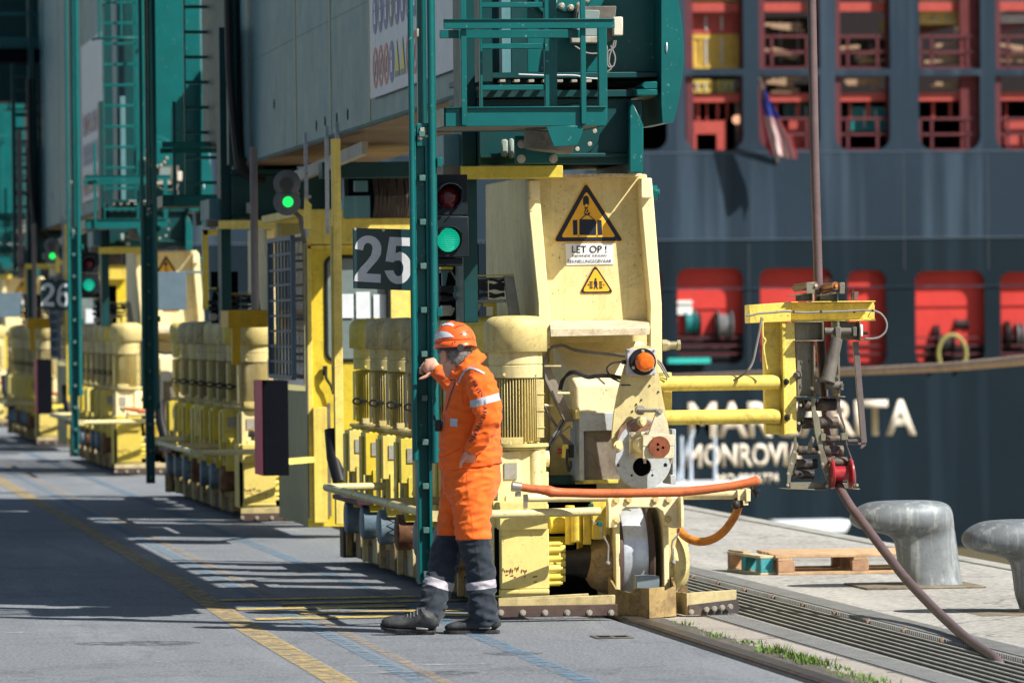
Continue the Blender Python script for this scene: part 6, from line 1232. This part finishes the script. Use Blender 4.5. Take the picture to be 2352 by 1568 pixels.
ell(a,[(H(.080,0,.028),.010,.008),(H(.100,0,.0),.012,.011),(H(.112,0,-.022),.015,.014),(H(.098,0,-.033),.017,.008)],12,ref=hs_)            # nose
ell(a,[(H(.086,-.022,-.052),.006,.006),(H(.097,0,-.051),.007,.008),(H(.086,.022,-.052),.006,.006)],10,ref=hu2); ell(a,[(H(.084,-.020,-.063),.006,.006),(H(.094,0,-.064),.008,.008),(H(.084,.02,-.063),.006,.006)],10,ref=hu2)
a.ball(H(.088,0,-.098),.020,12)
for s in (-1,1):
    ell(a,[(H(-.002,s*.072,-.040),.008,.009),(H(.000,s*.083,-.032),.011,.013),(H(-.008,s*.090,-.010),.011,.018),(H(-.014,s*.092,.012),.010,.021),(H(-.014,s*.084,.030),.007,.014)],12,ref=hs_)
    ell(a,[(H(.084,s*.012,.030),.006,.006),(H(.086,s*.032,.034),.006,.007),(H(.074,s*.052,.028),.006,.006)],8,ref=hu2)   # brows
    a.ball(H(.062,s*.040,-.022),.022,10)                                                      # cheeks
# neck and inner torso, hips and legs: one continuous body inside the clothes
nk=[(H(-.03,0,-.06),.055,.058),(L(1064,846,-.01),.056,.060),(L(1076,866,0),.075,.07)]
ell(a,nk,24)
ell(a,[(L(1076,860,0),.08,.06),(L(1088,880,0),.16,.09),(L(1090,930,0),.16,.11),(L(1086,990,0),.145,.13),(L(1085,1060,0),.15,.14),(L(1086,1110,0),.15,.13),(L(1086,1135,0),.11,.09)],24)
NL=[(L(1088,1105,-.07),.075,.10),(L(1086,1160,-.085),.075,.075),(L(1090,1236,-.085),.065,.065),(L(1104,1310,-.08),.055,.055),(L(1110,1380,-.08),.045,.045),(L(1118,1428,-.08),.04,.045)]
FL_=[(L(1068,1105,.07),.075,.09),(L(1048,1170,.10),.085,.085),(L(1036,1232,.07),.065,.065),(L(1018,1300,.02),.055,.055),(L(999,1365,-.04),.045,.045),(L(984,1422,-.09),.04,.045)]
ell(a,NL,20); ell(a,FL_,20)
# left arm (nearer to the camera), hand pushed into the pocket
SHN=L(1108,866,-.17); EL=L(1129,955,-.25); WR=L(1086,1036,-.215)
ell(a,[(L(1090,862,-.1),.06,.06),(SHN,.055,.058),(SHN.lerp(EL,.5),.046,.05),(EL,.040,.042),(EL.lerp(WR,.4),.042,.045),(WR,.027,.033)],18)
PH=L(1080,1054,-.175)
ell(a,[(WR,.024,.031),(WR.lerp(PH,.5),.020,.040),(PH,.018,.042),(L(1074,1066,-.145),.015,.038)],18)
for i in range(4):
    b0=L(1066+7.0*i,1062+1.0*i,-.142); b1=b0+Vector((-.010,.022,-.030)); b2=b1+Vector((.0,.026,-.020)); b3=b2+Vector((.006,.022,-.010)); r=(.0085,.009,.0088,.0078)[i]
    ell(a,[(b0,r*1.1,r*1.1),(b1,r,r),(b2,r*.9,r*.9),(b3,r*.75,r*.75)],10)
ell(a,[(L(1074,1046,-.205),.012,.014),(L(1067,1054,-.21),.011,.012),(L(1063,1064,-.205),.0095,.010),(L(1062,1072,-.195),.008,.008)],10)
# right arm, reaching towards the ladder post
SHF=L(1074,872,.17); EF=L(1056,893,.40); WF=L(1008,851,.55)
ell(a,[(L(1078,866,.1),.06,.06),(SHF,.05,.055),(EF,.042,.044),(EF.lerp(WF,.5),.038,.04),(WF,.027,.030)],18)
KN=L(989,835,.585)
a.ball(L(992,844,.57),.046,16,(1,.62,1.05)); a.ball(L(1001,846,.562),.040,14,(1,.7,1))
ell(a,[(WF,.026,.030),(WF.lerp(KN,.35),.024,.036),(WF.lerp(KN,.75),.026,.046),(KN,.021,.040)],20)
for i in range(4):        # knuckles run from upper right (little finger) to lower left (index)
    k0=L(984.5+3.6*(3-i)-1.0,826+ (4.8*i),.590-.006*abs(i-1)); r=(.0092,.0103,.0108,.0105)[i]
    b1=k0+Vector((-.030-.002*i,.008,-.004-.004*i)); b2=b1+Vector((-.004,.016,-.024)); b3=b2+Vector((.018,.010,-.010))
    ell(a,[(k0+Vector((.02,0,.002)),r*1.0,r*1.1),(k0,r*1.12,r*1.12),(k0.lerp(b1,.5),r*.95,r*.95),(b1,r*1.06,r*1.06),(b2,r*.92,r*.92),(b3,r*.75,r*.75)],12)
t0=L(997,857,.560); t1=L(989,861,.553); t2=L(979,866.5,.548); t3=L(968,870.5,.546)
ell(a,[(L(1005,855,.56),.018,.016),(t0,.0155,.014),(t1,.0122,.0115),(t2,.0118,.0105),(L(973,869,.547),.0115,.0095),(t3,.0095,.0070),(L(964.5,871.8,.545),.006,.004)],14)
bodym=remesh(a,.0042,1); body=finish(bodym,'body',[SKIN],PR)
BODYT=BVHTree.FromPolygons([v.co.copy() for v in bodym.vertices],[tuple(p.vertices) for p in bodym.polygons])
a=M()
for s in (-1,1): a.ball(H(.075,s*.031,.008),.0125,14)
e=a.build('eye',mat('eye_white',(.6,.58,.55,1),.2),body); a=M()
for s in (-1,1): a.ball(H(.084,s*.031,.008),.0058,10)
a.build('iris',INK,e)
# hair
hsec2=[q for q in hsec if -.085<=q[0]<=.09]
fine=[]
for j in range(len(hsec2)-1):
    for t in (0,.25,.5,.75): fine.append(tuple(hsec2[j][m_]+(hsec2[j+1][m_]-hsec2[j][m_])*t for m_ in range(4)))
def hair_ok(u,t):
    d=abs((math.degrees(t)+180)%360-180)      # 0 = face, 180 = back of the head
    lim = 44 if u>.022 else (102 if u>-.035 else 116 if u>-.06 else 138)
    lim += 2.5*math.sin(t*23+u*300)
    return d>lim
a=M(); headsec(a,fine,96,.0055,hair_ok); hr=a.build('hair',mat('grey_hair',(.20,.18,.17,1),.7,var=.6,scale=70,bump=1.0,bscale=220),PR,smooth=80,solid=.006)
for v in hr.data.vertices:
    n_=noise.noise(v.co*160)*.0022+noise.noise(v.co*60)*.0015; v.co+= (v.co-hc).normalized()*n_
# ---- helmet
hm=L(1053,782,-.01); hp_=R(4)
mf=(hf*math.cos(hp_)-hu*math.sin(hp_)).normalized(); mu=(hu*math.cos(hp_)+hf*math.sin(hp_)).normalized()
def HM(az,el,k=1.0,up=0.0):                # az 0 = forward
    rx=.133 if math.cos(az)>0 else .130; ry=.112; rz=.118
    e_=max(0,math.sin(el)); c_=math.cos(el)
    p=hm+mf*(rx*math.cos(az)*c_*k)+hs_*(ry*math.sin(az)*c_*k)+mu*(rz*math.sin(el)*k*.98+ up - .006)
    return p
def dome(a,az0,az1,el0,el1,k,n=48,m_=16,close=False):
    vs=[];fs=[]
    for j in range(m_+1):
        for i in range(n+1):
            az=az0+(az1-az0)*i/n; el=el0+(el1-el0)*j/m_; vs.append(HM(az,el,k))
    for j in range(m_):
        for i in range(n): fs.append((j*(n+1)+i,j*(n+1)+i+1,(j+1)*(n+1)+i+1,(j+1)*(n+1)+i))
    a.add(vs,fs)
HEL=mat('helmet_orange',(.86,.125,.025,1),.3,var=.05,scale=9,dirt=.2,dirtcol=(.5,.08,.03,1),coat=.3)
a=M(); dome(a,0,2*math.pi,0,math.pi/2,1.0)
vs=[]; n=64      # rim: a skirt that drops at the sides and back, with a peak in front
for i in range(n+1):
    az=2*math.pi*i/n; pk=max(0,math.cos(az))**3; sd=abs(math.sin(az)); bk=max(0,-math.cos(az))
    p=HM(az,0,1.0); q=HM(az,0,1.04+.09*pk)+mu*(-.016-.014*sd-.012*bk-.008*pk); q2=HM(az,0,1.01+.05*pk)+mu*(-.020-.014*sd-.012*bk-.010*pk); vs+=[p,q,q2]
a.add(vs,[(3*i+k,3*i+3+k,3*i+4+k,3*i+1+k) for i in range(n) for k in (0,1)])
for k_,az0 in ((0,.0),(1,.55),(-1,-.55)):     # raised ribs over the crown
    pts=[HM(az0 if t<.5 else az0+0.0, R(18+70*t),1.004) for t in [i/10 for i in range(10)]]; a.tube(pts,.008,8)
for el in (.22,): pts=[HM(R(60+8*i),R(9),1.0) for i in range(5)]; a.tube(pts,.005,6)
hel=a.build('helmet',HEL,PR,smooth=50,solid=.003)
HT=BVHTree.FromPolygons([v.co.copy() for v in hel.data.vertices],[tuple(p.vertices) for p in hel.data.polygons])
def patch(up,lo,mt,name,parent,T,off=.004,f=None,n=16,m_=5):
    f=f or zj
    def at(c,t):
        q=t*(len(c)-1); i=min(int(q),len(c)-2); t=q-i; return (c[i][0]+(c[i+1][0]-c[i][0])*t, c[i][1]+(c[i+1][1]-c[i][1])*t)
    vs=[];ok=[]
    for i in range(n+1):
        A=at(up,i/n); B=at(lo,i/n)
        for j in range(m_+1):
            q=f(A[0]+(B[0]-A[0])*j/m_,A[1]+(B[1]-A[1])*j/m_); h=proj(q[0],q[1],T,off); ok.append(h is not None); vs.append(h or Vector((0,0,1)))
    a=M(); w_=m_+1; a.add(vs,[(i*w_+j,i*w_+j+1,(i+1)*w_+j+1,(i+1)*w_+j) for i in range(n) for j in range(m_) if all(ok[k] for k in (i*w_+j,i*w_+j+1,(i+1)*w_+j+1,(i+1)*w_+j))])
    return a.build(name,mt,parent,smooth=60)
_STK=mat('sticker_white',(.62,.68,.72,1),.4,var=.04)
def hp(): pass
a=M(); pts=[HM(R(70+10*i),0,.86)+mu*(-.034-.012*math.sin(math.pi*i/12)) for i in range(23)]; vs=[]
for p in pts: vs+=[p+mu*.012,p-mu*.012]
a.add(vs,[(2*i,2*i+1,2*i+3,2*i+2) for i in range(len(pts)-1)]); p=HM(R(150),0,.90)+mu*-.036; d_=(p-hm).normalized(); a.cyl(p,p+d_*.018,.020,n=20); a.build('head_strap',mat('strap_dark',(.05,.05,.055,1),.5),hel,solid=.004)
# ---- jacket
a=M()
ell(a,[(L(1086,1072,0),.175,.183),(L(1085,1060,0),.186,.188),(L(1085,1030,0),.185,.186),(L(1085,1000,0),.18,.181),(L(1086,960,0),.18,.166),(L(1088,920,0),.185,.150),(L(1089,885,0),.185,.132),(L(1088,866,0),.165,.112),(L(1084,850,0),.11,.085),(L(1080,842,0),.07,.06)],40)
ell(a,[(L(1092,862,-.09),.07,.075),(L(1107,866,-.155),.075,.083),(L(1113,885,-.185),.076,.088),(L(1120,915,-.22),.074,.090),(L(1127,945,-.245),.070,.086),(L(1128,960,-.252),.066,.078),(L(1119,985,-.25),.060,.066),(L(1103,1012,-.24),.055,.058),(L(1091,1030,-.228),.046,.050),(L(1088,1036,-.224),.044,.048)],28)
ell(a,[(L(1084,864,.09),.07,.075),(SHF,.072,.078),(SHF.lerp(EF,.6),.066,.07),(EF,.062,.066),(EF.lerp(WF,.5),.056,.058),(EF.lerp(WF,.92),.045,.048),(EF.lerp(WF,.98),.044,.047)],26)
cc=L(1076,840,-.005); ca_=(L(1042,870)-L(1112,806)).normalized(); pts=[]   # stand-up collar as a sloping ring
for i in range(33):
    t=2*math.pi*i/32; pts.append(cc+ca_*(.102*math.cos(t))+Vector((0,1,0))*(.092*math.sin(t)))
cn=ca_.cross(Vector((0,1,0))).normalized(); cn= cn if cn.z>0 else -cn
vs=[]
for p in pts:
    o_=(p-cc).normalized()
    for dz,do in ((-.050,.010),(-.045,.026),(.022,.022),(.034,.010),(.020,-.001),(-.05,-.002)): vs.append(p+cn*dz+o_*do)
a.add(vs,[(6*i+k,6*i+(k+1)%6,6*i+6+(k+1)%6,6*i+6+k) for i in range(32) for k in range(6)])
jm=remesh(a,.0068,3)
def wrinkle(me,amp,seeds,axis_fn=None):
    nrm=[v.normal.copy() for v in me.vertices]
    for v,n_ in zip(me.vertices,nrm):
        p=v.co; s=Vector((p.x*1.0+p.z*.55,p.y,p.z*1.9-p.x*.5)); q=noise.noise(s*11+Vector((seeds,0,0)))
        ridge=1-abs(q)*2.2; q2=noise.noise(Vector((p.x*9,p.y*9,p.z*26))+Vector((0,seeds,0))); q3=noise.noise(p*55)
        v.co=p+n_*(amp*(ridge-.55)*.9+amp*.55*q2+amp*.14*q3)
wrinkle(jm,.0095,3.1)
def cut(me,p0,p1):
    """crisp seam: slice the cloth along a line given in picture units (plane runs front to back)"""
    A=L(*p0); B=L(*p1); d=(B-A).normalized(); n_=d.cross(Vector((0,1,0))); bm=bmesh.new(); bm.from_mesh(me); bmesh.ops.bisect_plane(bm,geom=bm.verts[:]+bm.edges[:]+bm.faces[:],plane_co=A,plane_no=n_,dist=1e-5); bm.to_mesh(me); bm.free()
u_=(L(1131,950)-L(1110,870)); u_.normalize()
for d0 in (-.021,.021):
    q=L(1118,919)+u_*d0; bm=bmesh.new(); bm.from_mesh(jm); bmesh.ops.bisect_plane(bm,geom=bm.verts[:]+bm.edges[:]+bm.faces[:],plane_co=q,plane_no=u_,dist=1e-5); bm.to_mesh(jm); bm.free()
jk=finish(jm,'jacket',[ORJ,REFL],PR)

def bvh(me): return BVHTree.FromPolygons([v.co.copy() for v in me.vertices],[tuple(p.vertices) for p in me.polygons])
JT=bvh(jm)
def proj(px,py,T=JT,off=.0035):
    p=L(px,py,-1.5); h=T.ray_cast(p,Vector((0,1,0)))
    return (h[0]+h[1]*off*(1 if h[1].y<0 else -1)) if h[0] else None
zj=lambda x,y:(857.5+x*.2344,704.4+y*.2344); zl=lambda x,y:(857.5+x*.2734,1071.9+y*.2734)
patch([(626,318),(634,280),(660,250),(700,238),(750,243),(790,262),(824,292)],[(628,328),(650,316),(690,305),(730,300),(770,296),(800,295),(824,297)],_STK,'reflective_sticker',hel,HT)
patch([(708,180),(735,164),(775,158),(805,165),(830,182)],[(716,190),(740,182),(770,180),(795,186),(815,196)],_STK,'reflective_sticker',hel,HT,n=8)
HRED=mat('helmet_groove',(.20,.02,.01,1),.6)
for path in ([(832,212),(860,196),(890,188),(922,188)],[(880,274),(905,262),(935,253),(972,252)]):
    for k in range(7):
        t=k/7*3; i=int(t); t-=i; x=path[i][0]+(path[i+1][0]-path[i][0])*t; y=path[i][1]+(path[i+1][1]-path[i][1])*t
        patch([(x,y-5),(x+9,y-7)],[(x,y+4),(x+9,y+2)],INK,'vent_slot',hel,HT,n=1,m_=1)
for x,y in ((811,357),(835,343),(602,362),(626,380),(1001,303)):
    h=proj(*zj(x,y),HT,.001)
    if h: a=M(); a.ball(h,.0042,10); a.build('helmet_hole',BLACK,hel)
for p in jm.polygons:
    c=p.center
    if c.y<-.10:
        d=(c-L(1118,919)).dot(u_)-.10*(c.x-L(1118,919).x)*0
        px=1090+390*c.x
        if px>1086 and abs(d)<.021: p.material_index=1
def ribbon(path,w_,mt,name,parent,T=JT,off=.0035,f=zj,sub=6):
    P2=[f(*q) for q in path]; pts=[]
    for i in range(len(P2)-1):
        for k in range(sub): t=k/sub; pts.append((P2[i][0]+(P2[i+1][0]-P2[i][0])*t,P2[i][1]+(P2[i+1][1]-P2[i][1])*t))
    pts.append(P2[-1]); vs=[]; ok=[]
    for i,q in enumerate(pts):
        a_=pts[max(i-1,0)]; b_=pts[min(i+1,len(pts)-1)]; dx,dy=b_[0]-a_[0],b_[1]-a_[1]; l=math.hypot(dx,dy) or 1; nx_,ny_=-dy/l*w_/2,dx/l*w_/2
        A=proj(q[0]+nx_,q[1]+ny_,T,off); B=proj(q[0]-nx_,q[1]-ny_,T,off)
        if A is None or B is None: ok.append(False); vs+=[Vector((0,0,1)),Vector((0,0,1))]
        else: ok.append(True); vs+=[A,B]
    a=M(); a.add(vs,[(2*i,2*i+1,2*i+3,2*i+2) for i in range(len(pts)-1) if ok[i] and ok[i+1] and (vs[2*i]-vs[2*i+2]).length<.05])
    return a.build(name,mt,parent,smooth=60)
ribbon([(870,742),(890,690),(930,630),(970,600),(1020,605),(1070,625),(1118,652)],4.2,REFL,'shoulder_tape',jk,sub=3)
ribbon([(820,1085),(818,1165)],16,REFL,'chest_patch',jk,off=.006,sub=3); ribbon([(712,1080),(703,1160)],7,REFL,'chest_patch',jk,sub=3)
ribbon([(835,725),(815,790),(790,850),(775,900),(760,950),(737,1010)],1.8,INK,'zip',jk); ribbon([(768,716),(830,712),(850,722)],2.0,INK,'collar_lining',jk)
ribbon([(905,770),(905,870),(915,950)],1.0,mat('orange_seam',(.55,.07,.005,1),.8),'sleeve_seam',jk); ribbon([(670,1475),(760,1440),(900,1370)],1.2,bpy.data.materials['orange_seam'],'pocket_seam',jk)
def letters(txt,path,h,name='sleeve_lettering',bold=.02,T=None,par=None):
    """letters set along a measured path over the sleeve, each letter's top to the right of the path direction"""
    P2=[zj(*q) for q in path]; seg=[math.hypot(P2[i+1][0]-P2[i][0],P2[i+1][1]-P2[i][1]) for i in range(len(P2)-1)]; tot=sum(seg)
    ws=[]; ms=[]
    for ch in txt:
        me=text_mesh(ch,1,bold); xs=[v.co.x for v in me.vertices]; me.transform(Matrix.Translation((-min(xs),0,0))); ws.append(max(xs)-min(xs)); ms.append(me)
    k=tot/(sum(ws)+.18*(len(ws)-1)); pos=0; a=M()
    for me,w_ in zip(ms,ws):
        def at(s):
            s=max(0,min(tot-.01,s)); i=0
            while s>seg[i]: s-=seg[i]; i+=1
            t=s/seg[i]; x=P2[i][0]+(P2[i+1][0]-P2[i][0])*t; y=P2[i][1]+(P2[i+1][1]-P2[i][1])*t; return x,y,(P2[i+1][0]-P2[i][0])/seg[i],(P2[i+1][1]-P2[i][1])/seg[i]
        cx,cy,dx,dy=at((pos+w_/2)*k); vs=[]
        for v in me.vertices:
            u=(v.co.x-w_/2)*k; t=(v.co.y-.36)/.72*h; q=proj(cx+dx*u+dy*t, cy+dy*u-dx*t, T or JT,.003)
            vs.append(q if q else Vector((0,0,1)))
        a.add(vs,[tuple(p.vertices) for p in me.polygons]); pos+=w_+.18; bpy.data.meshes.remove(me)
    return a.build(name,INK if T is None else HRED,par or jk,smooth=0)
letters('FOREMAN',[(920,322),(976,312)],3.4,'helmet_lettering',0,HT,hel); letters('HAVEN',[(1022,718),(1040,775),(1070,825),(1105,862)],9.0); letters('VAN',[(1118,908),(1124,950)],5.5); letters('ANTWERPEN',[(1125,968),(1118,1040),(1085,1120),(1040,1210),(975,1315)],9.2)
# ---- trousers
a=M()
ell(a,[(L(1086,1052,0),.155,.158),(L(1086,1075,0),.165,.172),(L(1086,1100,0),.168,.176),(L(1086,1130,0),.155,.16),(L(1086,1155,0),.11,.12)],36)
NT=[(L(1092,1092,-.075),.10,.135),(L(1089,1125,-.085),.105,.135),(L(1087,1160,-.088),.103,.118),(L(1088,1203,-.088),.100,.106),(L(1090,1233,-.085),.098,.104),(L(1097,1265,-.083),.090,.096),(L(1104,1298,-.08),.086,.090),(L(1106,1340,-.08),.086,.088),(L(1108,1381,-.08),.086,.087),(L(1111,1405,-.08),.084,.086),(L(1118,1425,-.08),.078,.074),(L(1121,1434,-.08),.074,.066)]
FT=[(L(1066,1092,.08),.10,.125),(L(1056,1130,.095),.105,.115),(L(1050,1181,.10),.100,.100),(L(1040,1228,.085),.096,.094),(L(1028,1262,.06),.092,.092),(L(1020,1300,.03),.088,.092),(L(1010,1337,.0),.086,.092),(L(1001,1362,-.03),.085,.088),(L(995,1388,-.055),.086,.084),(L(984,1412,-.078),.082,.082),(L(979,1424,-.088),.078,.078)]
ell(a,NT,30); ell(a,FT,30)
tm=remesh(a,.0075,3); wrinkle(tm,.011,8.7)
for v in tm.vertices:      # cloth bunches above the shoes
    z=v.co.z
    if z<.24: v.co+=v.normal*(.006*math.sin(z*120+v.co.x*30)*(1-z/.24))
for ln in (((1050,1237.4),(1140,1234.2)),((1000,1227.8),(1050,1229.3)),((1105,1332),(1150,1325.7)),((1105,1350.5),(1150,1345.5)),((1010,1327),(1060,1343.5)),((1010,1347),(1060,1364))): cut(tm,*ln)
tr=finish(tm,'trousers',[ORT,NAVY,REFG],PR)
def segd(p,rows): 
    best=9
    for i in range(len(rows)-1):
        A,B=rows[i][0],rows[i+1][0]; t=max(0,min(1,(p-A).dot(B-A)/(B-A).length_squared)); best=min(best,(p-A.lerp(B,t)).length)
    return best
for p in tm.polygons:
    c=p.center; px=1090+390*c.x; py=1453-390*c.z; near=segd(c,NT)<segd(c,FT)
    if near: b0=1236-.035*(px-1090); t_=1332-.14*(px-1105); bb_=1350.5-.11*(px-1105)
    else: b0=1229+.03*(px-1040); t_=1327+.33*(px-1010); bb_=1347+.34*(px-1010)
    if py>b0: p.material_index=2 if t_<py<bb_ else 1
TT=bvh(tm)
seam=mat('trouser_seam',(.60,.10,.01,1),.8); seam2=mat('navy_seam',(.006,.008,.012,1),.8)
ribbon([(805,30),(800,150),(815,280),(840,420),(850,585)],.9,seam,'side_seam',tr,TT,.002,zl); ribbon([(858,620),(875,760),(905,930)],.9,seam2,'side_seam',tr,TT,.002,zl); ribbon([(620,60),(625,262),(750,235),(775,60)],.9,seam,'cargo_pocket_seam',tr,TT,.002,zl)
ribbon([(702,613),(780,605),(855,597),(1000,578)],.9,seam,'hem_seam',tr,TT,.002,zl); ribbon([(540,1010),(500,1090),(440,1200),(410,1260)],.9,seam2,'side_seam',tr,TT,.002,zl)
ribbon([(880,-40),(900,-10),(930,0)],2,INK,'pocket_opening',tr,TT,.002,zl)
# ---- boots
BOOT=mat('boot_leather',(.035,.038,.042,1),.6,var=.3,scale=25,dirt=.5,dirtcol=(.10,.10,.10,1),bump=.3); SOLE=mat('boot_sole',(.028,.027,.027,1),.75,var=.3,scale=25,dirt=.5,dirtcol=(.13,.12,.11,1),bump=.3)
def boot(mtx,sh=.17,name='boot'):
    a=M(); rows=[]
    for x,hw,h in ((-.012,.020,.045),(.0,.034,.075),(.03,.041,.115),(.07,.042,.125),(.10,.040,.115),(.14,.044,.085),(.18,.049,.068),(.22,.051,.062),(.26,.048,.056),(.285,.038,.045),(.303,.018,.028)):
        rows.append((Vector((x,0,.020+h*.5)),hw,h*.5))
    ell(a,rows,24); ell(a,[(Vector((.055,0,.06)),.042,.055),(Vector((.05,0,.12)),.040,.052),(Vector((.045,0,sh)),.038,.050)],20)
    me=remesh(a,.006,2); me.transform(mtx); b=finish(me,name,[BOOT],PR)
    a=M(); outl=[(-.018,.018),(-.012,.034),(.02,.043),(.07,.041),(.12,.038),(.18,.050),(.23,.054),(.27,.049),(.30,.030),(.312,.008)]
    pts=[Vector((x,y,0)) for x,y in outl]+[Vector((x,-y,0)) for x,y in outl[::-1]]
    a.prism([p+Vector((0,0,.007)) for p in pts],(0,0,.020))
    for k in range(15):
        x=-.008+.0215*k; w_=.046 if x>.15 or x<.06 else .036
        if .095<x<.125: continue
        for s in (-1,1): a.box(x,x+.013,s*w_-.014,s*w_+.003,0,.0069); 
        a.box(x+.003,x+.012,-.022,.022,.001,.0069)
    vs=[mtx@Vector(v) for v in a.v]; a.v=[tuple(v) for v in vs]; s_=a.build('sole',SOLE,b,bev=.002)
    a=M(); 
    for s in (-1,1): a.box(.03,.10,s*.0425-.002,s*.0425+.002,.036,.048)
    vs=[mtx@Vector(v) for v in a.v]; a.v=[tuple(v) for v in vs]; a.build('heel_stripe',mat('boot_stripe',(.33,.33,.32,1),.5),b,bev=.002)
    a=M()
    for k in range(4):
        z=.095+.013*k; x=.155-.018*k; a.tube([Vector((x,-.030,z-.01)),Vector((x+.004,0,z+.012)),Vector((x,.030,z-.01))],.0028,6); a.ball((x,-.032,z-.012),.004,8)
    vs=[mtx@Vector(v) for v in a.v]; a.v=[tuple(v) for v in vs]; a.build('laces',mat('lace_grey',(.16,.16,.17,1),.5),b)
    return b
bn=Matrix.Translation(L(1141,1455,-.085))@Matrix.Rotation(math.pi,4,'Z')@Matrix.Rotation(R(-3),4,'Z'); boot(bn)
bf=Matrix.Translation(L(995,1455,-.11)+Vector((0,0,.015)))@Matrix.Rotation(math.pi,4,'Z')@Matrix.Rotation(R(-6),4,'Y')@Matrix.Rotation(R(-24),4,'X')
bq=boot(bf,.125); zz_=min((v.co.z for v in bq.data.vertices)); 
for o in [bq]+list(bq.children):
    pass
tag(PR,'man in orange work clothes and helmet at the teal ladder post, one hand in pocket','person')
# two-way radio clipped on his front
pr_=PR.matrix_world
bpy.context.view_layer.update(); mw=PR.matrix_world.copy()
rd=empty('two_way_radio',mw@L(1012,992,-.06)); rd.rotation_euler=(0,0,-TH); 
def lo(px,py,y): return L(px,py,y)-L(1012,992,-.06)
a=M(); p=lo(1011,978,-.06); a.box(p.x-.017,p.x+.020,-.03,.03,.008,.075); a.build('radio_body',BLACK,rd,bev=.004); a=M(); a.tube([lo(1009,972,-.06),lo(1004,960,-.06),lo(1001,950,-.06)],.007,8); a.build('antenna',BLACK,rd); a=M(); a.ball(lo(1005,974,-.07),.009,10); a.ball(lo(1006,985,-.075),.007,10); a.build('radio_knob',GREYD,rd)
tag(rd,"small black two-way radio with a stubby antenna on the front of the man's jacket",'radio')
# ================================================================ far end of the quay
def stack(x0,Y,rows,cols,h=2.6,w_=2.45):
    pass
random.seed(3)
farc=[('far_beige',(.45,.36,.28,1),'beige'),('far_blue',(.03,.08,.16,1),'dark blue'),('far_red',(.28,.05,.04,1),'dull red'),('far_grey',(.22,.23,.25,1),'grey'),('far_teal',(.02,.14,.15,1),'teal')]
pos=['bottom','second from the bottom','third from the bottom','topmost']
for c in range(4):
    for r in range(4):
        nm,col,word=farc[(c*2+r*3)%5]; x=-2.4+2.6*c+.0; Y=190; a=M(); a.box(x,x+2.44,Y,Y+12,2.6*r+.01,2.6*r+2.59)
        for i in range(9): q=x+.1+i*.25; a.box(q,q+.12,Y-.05,Y,2.6*r+.15,2.6*r+2.45)
        o=a.build('shipping_container',corr(nm,col),smooth=0); recentre(o)
        tag(o,'%s container far behind the cranes, %s of the %s stack'%(word,pos[r],['first','second','third','fourth'][c]),'container','containers at the far end of the quay')
a=M(); p=W(4,969,112); 
o=empty('road_barrier',(p.x,p.y,0))
def pb_(a,n,mt): q=a.build(n,mt,o,bev=.01); q.matrix_parent_inverse=Matrix.Translation(-o.location); return q
YBR=112
a=M(); a.rc(-6,904,22,928,YBR,.5); a.rc(29,906,44,928,YBR,.5); pb_(a,'white_block',WHITE); a=M(); a.rc(-8,856,20,878,YBR,.5); pb_(a,'yellow_top',Y_CAB); a=M(); a.rc(29,868,42,890,YBR,.3); pb_(a,'pink_panel',mat('pink_red',(.5,.15,.17,1),.5)); a=M(); a.rc(-6,942,26,980,YBR,.5); pb_(a,'lower_block',WHITE); a=M(); a.rc(-6,958,26,972,YBR-.01,.01); pb_(a,'green_stripe',mat('lime_stripe',(.3,.5,.1,1),.5)); a=M(); a.rc(-6,878,44,904,YBR+.2,.3); a.rc(-6,928,22,942,YBR+.2,.2); pb_(a,'dark_middle',BLACKM)
a=M(); a.box(p.x-.3,p.x+.2,YBR+.05,YBR+.4,0,.1); pb_(a,'barrier_foot',GREYD)
tag(o,'blurred white and yellow roadworks barrier beyond the farthest crane motors','barrier')

# small platform and grating ladder on the second crane's rear leg, seen above the road's end
YR=88.0
for cr_ in (CR2,):
    o=M(); o.rc(-60,86,92,112,YR,.6); o.rc(-60,28,96,36,YR,.05); o.rc(84,34,92,88,YR,.05)
    q=o.build('high_platform',TEAL,cr_); q.matrix_parent_inverse=Matrix.Translation(-cr_.location)
    o=M(); o.rc(-60,113,104,142,YR-.2,1.2); q=o.build('high_beam',BLACKM,cr_); q.matrix_parent_inverse=Matrix.Translation(-cr_.location)
    for nm,rects,mt in (('lattice_post',((28,145,37,620),(88,145,98,600)),TEALD),('pale_conduit',((40,300,52,640),),mat('mauve_pipe',(.20,.15,.16,1),.5))):
        for r_ in rects: o=M(); o.rc(*r_,YR-.3,.1); q=o.build(nm,mt,cr_); q.matrix_parent_inverse=Matrix.Translation(-cr_.location)
    for k in range(11): o=M(); o.rc(37,172+30*k,88,178+30*k,YR-.28,.06); q=o.build('lattice_rung',TEALD,cr_); q.matrix_parent_inverse=Matrix.Translation(-cr_.location)
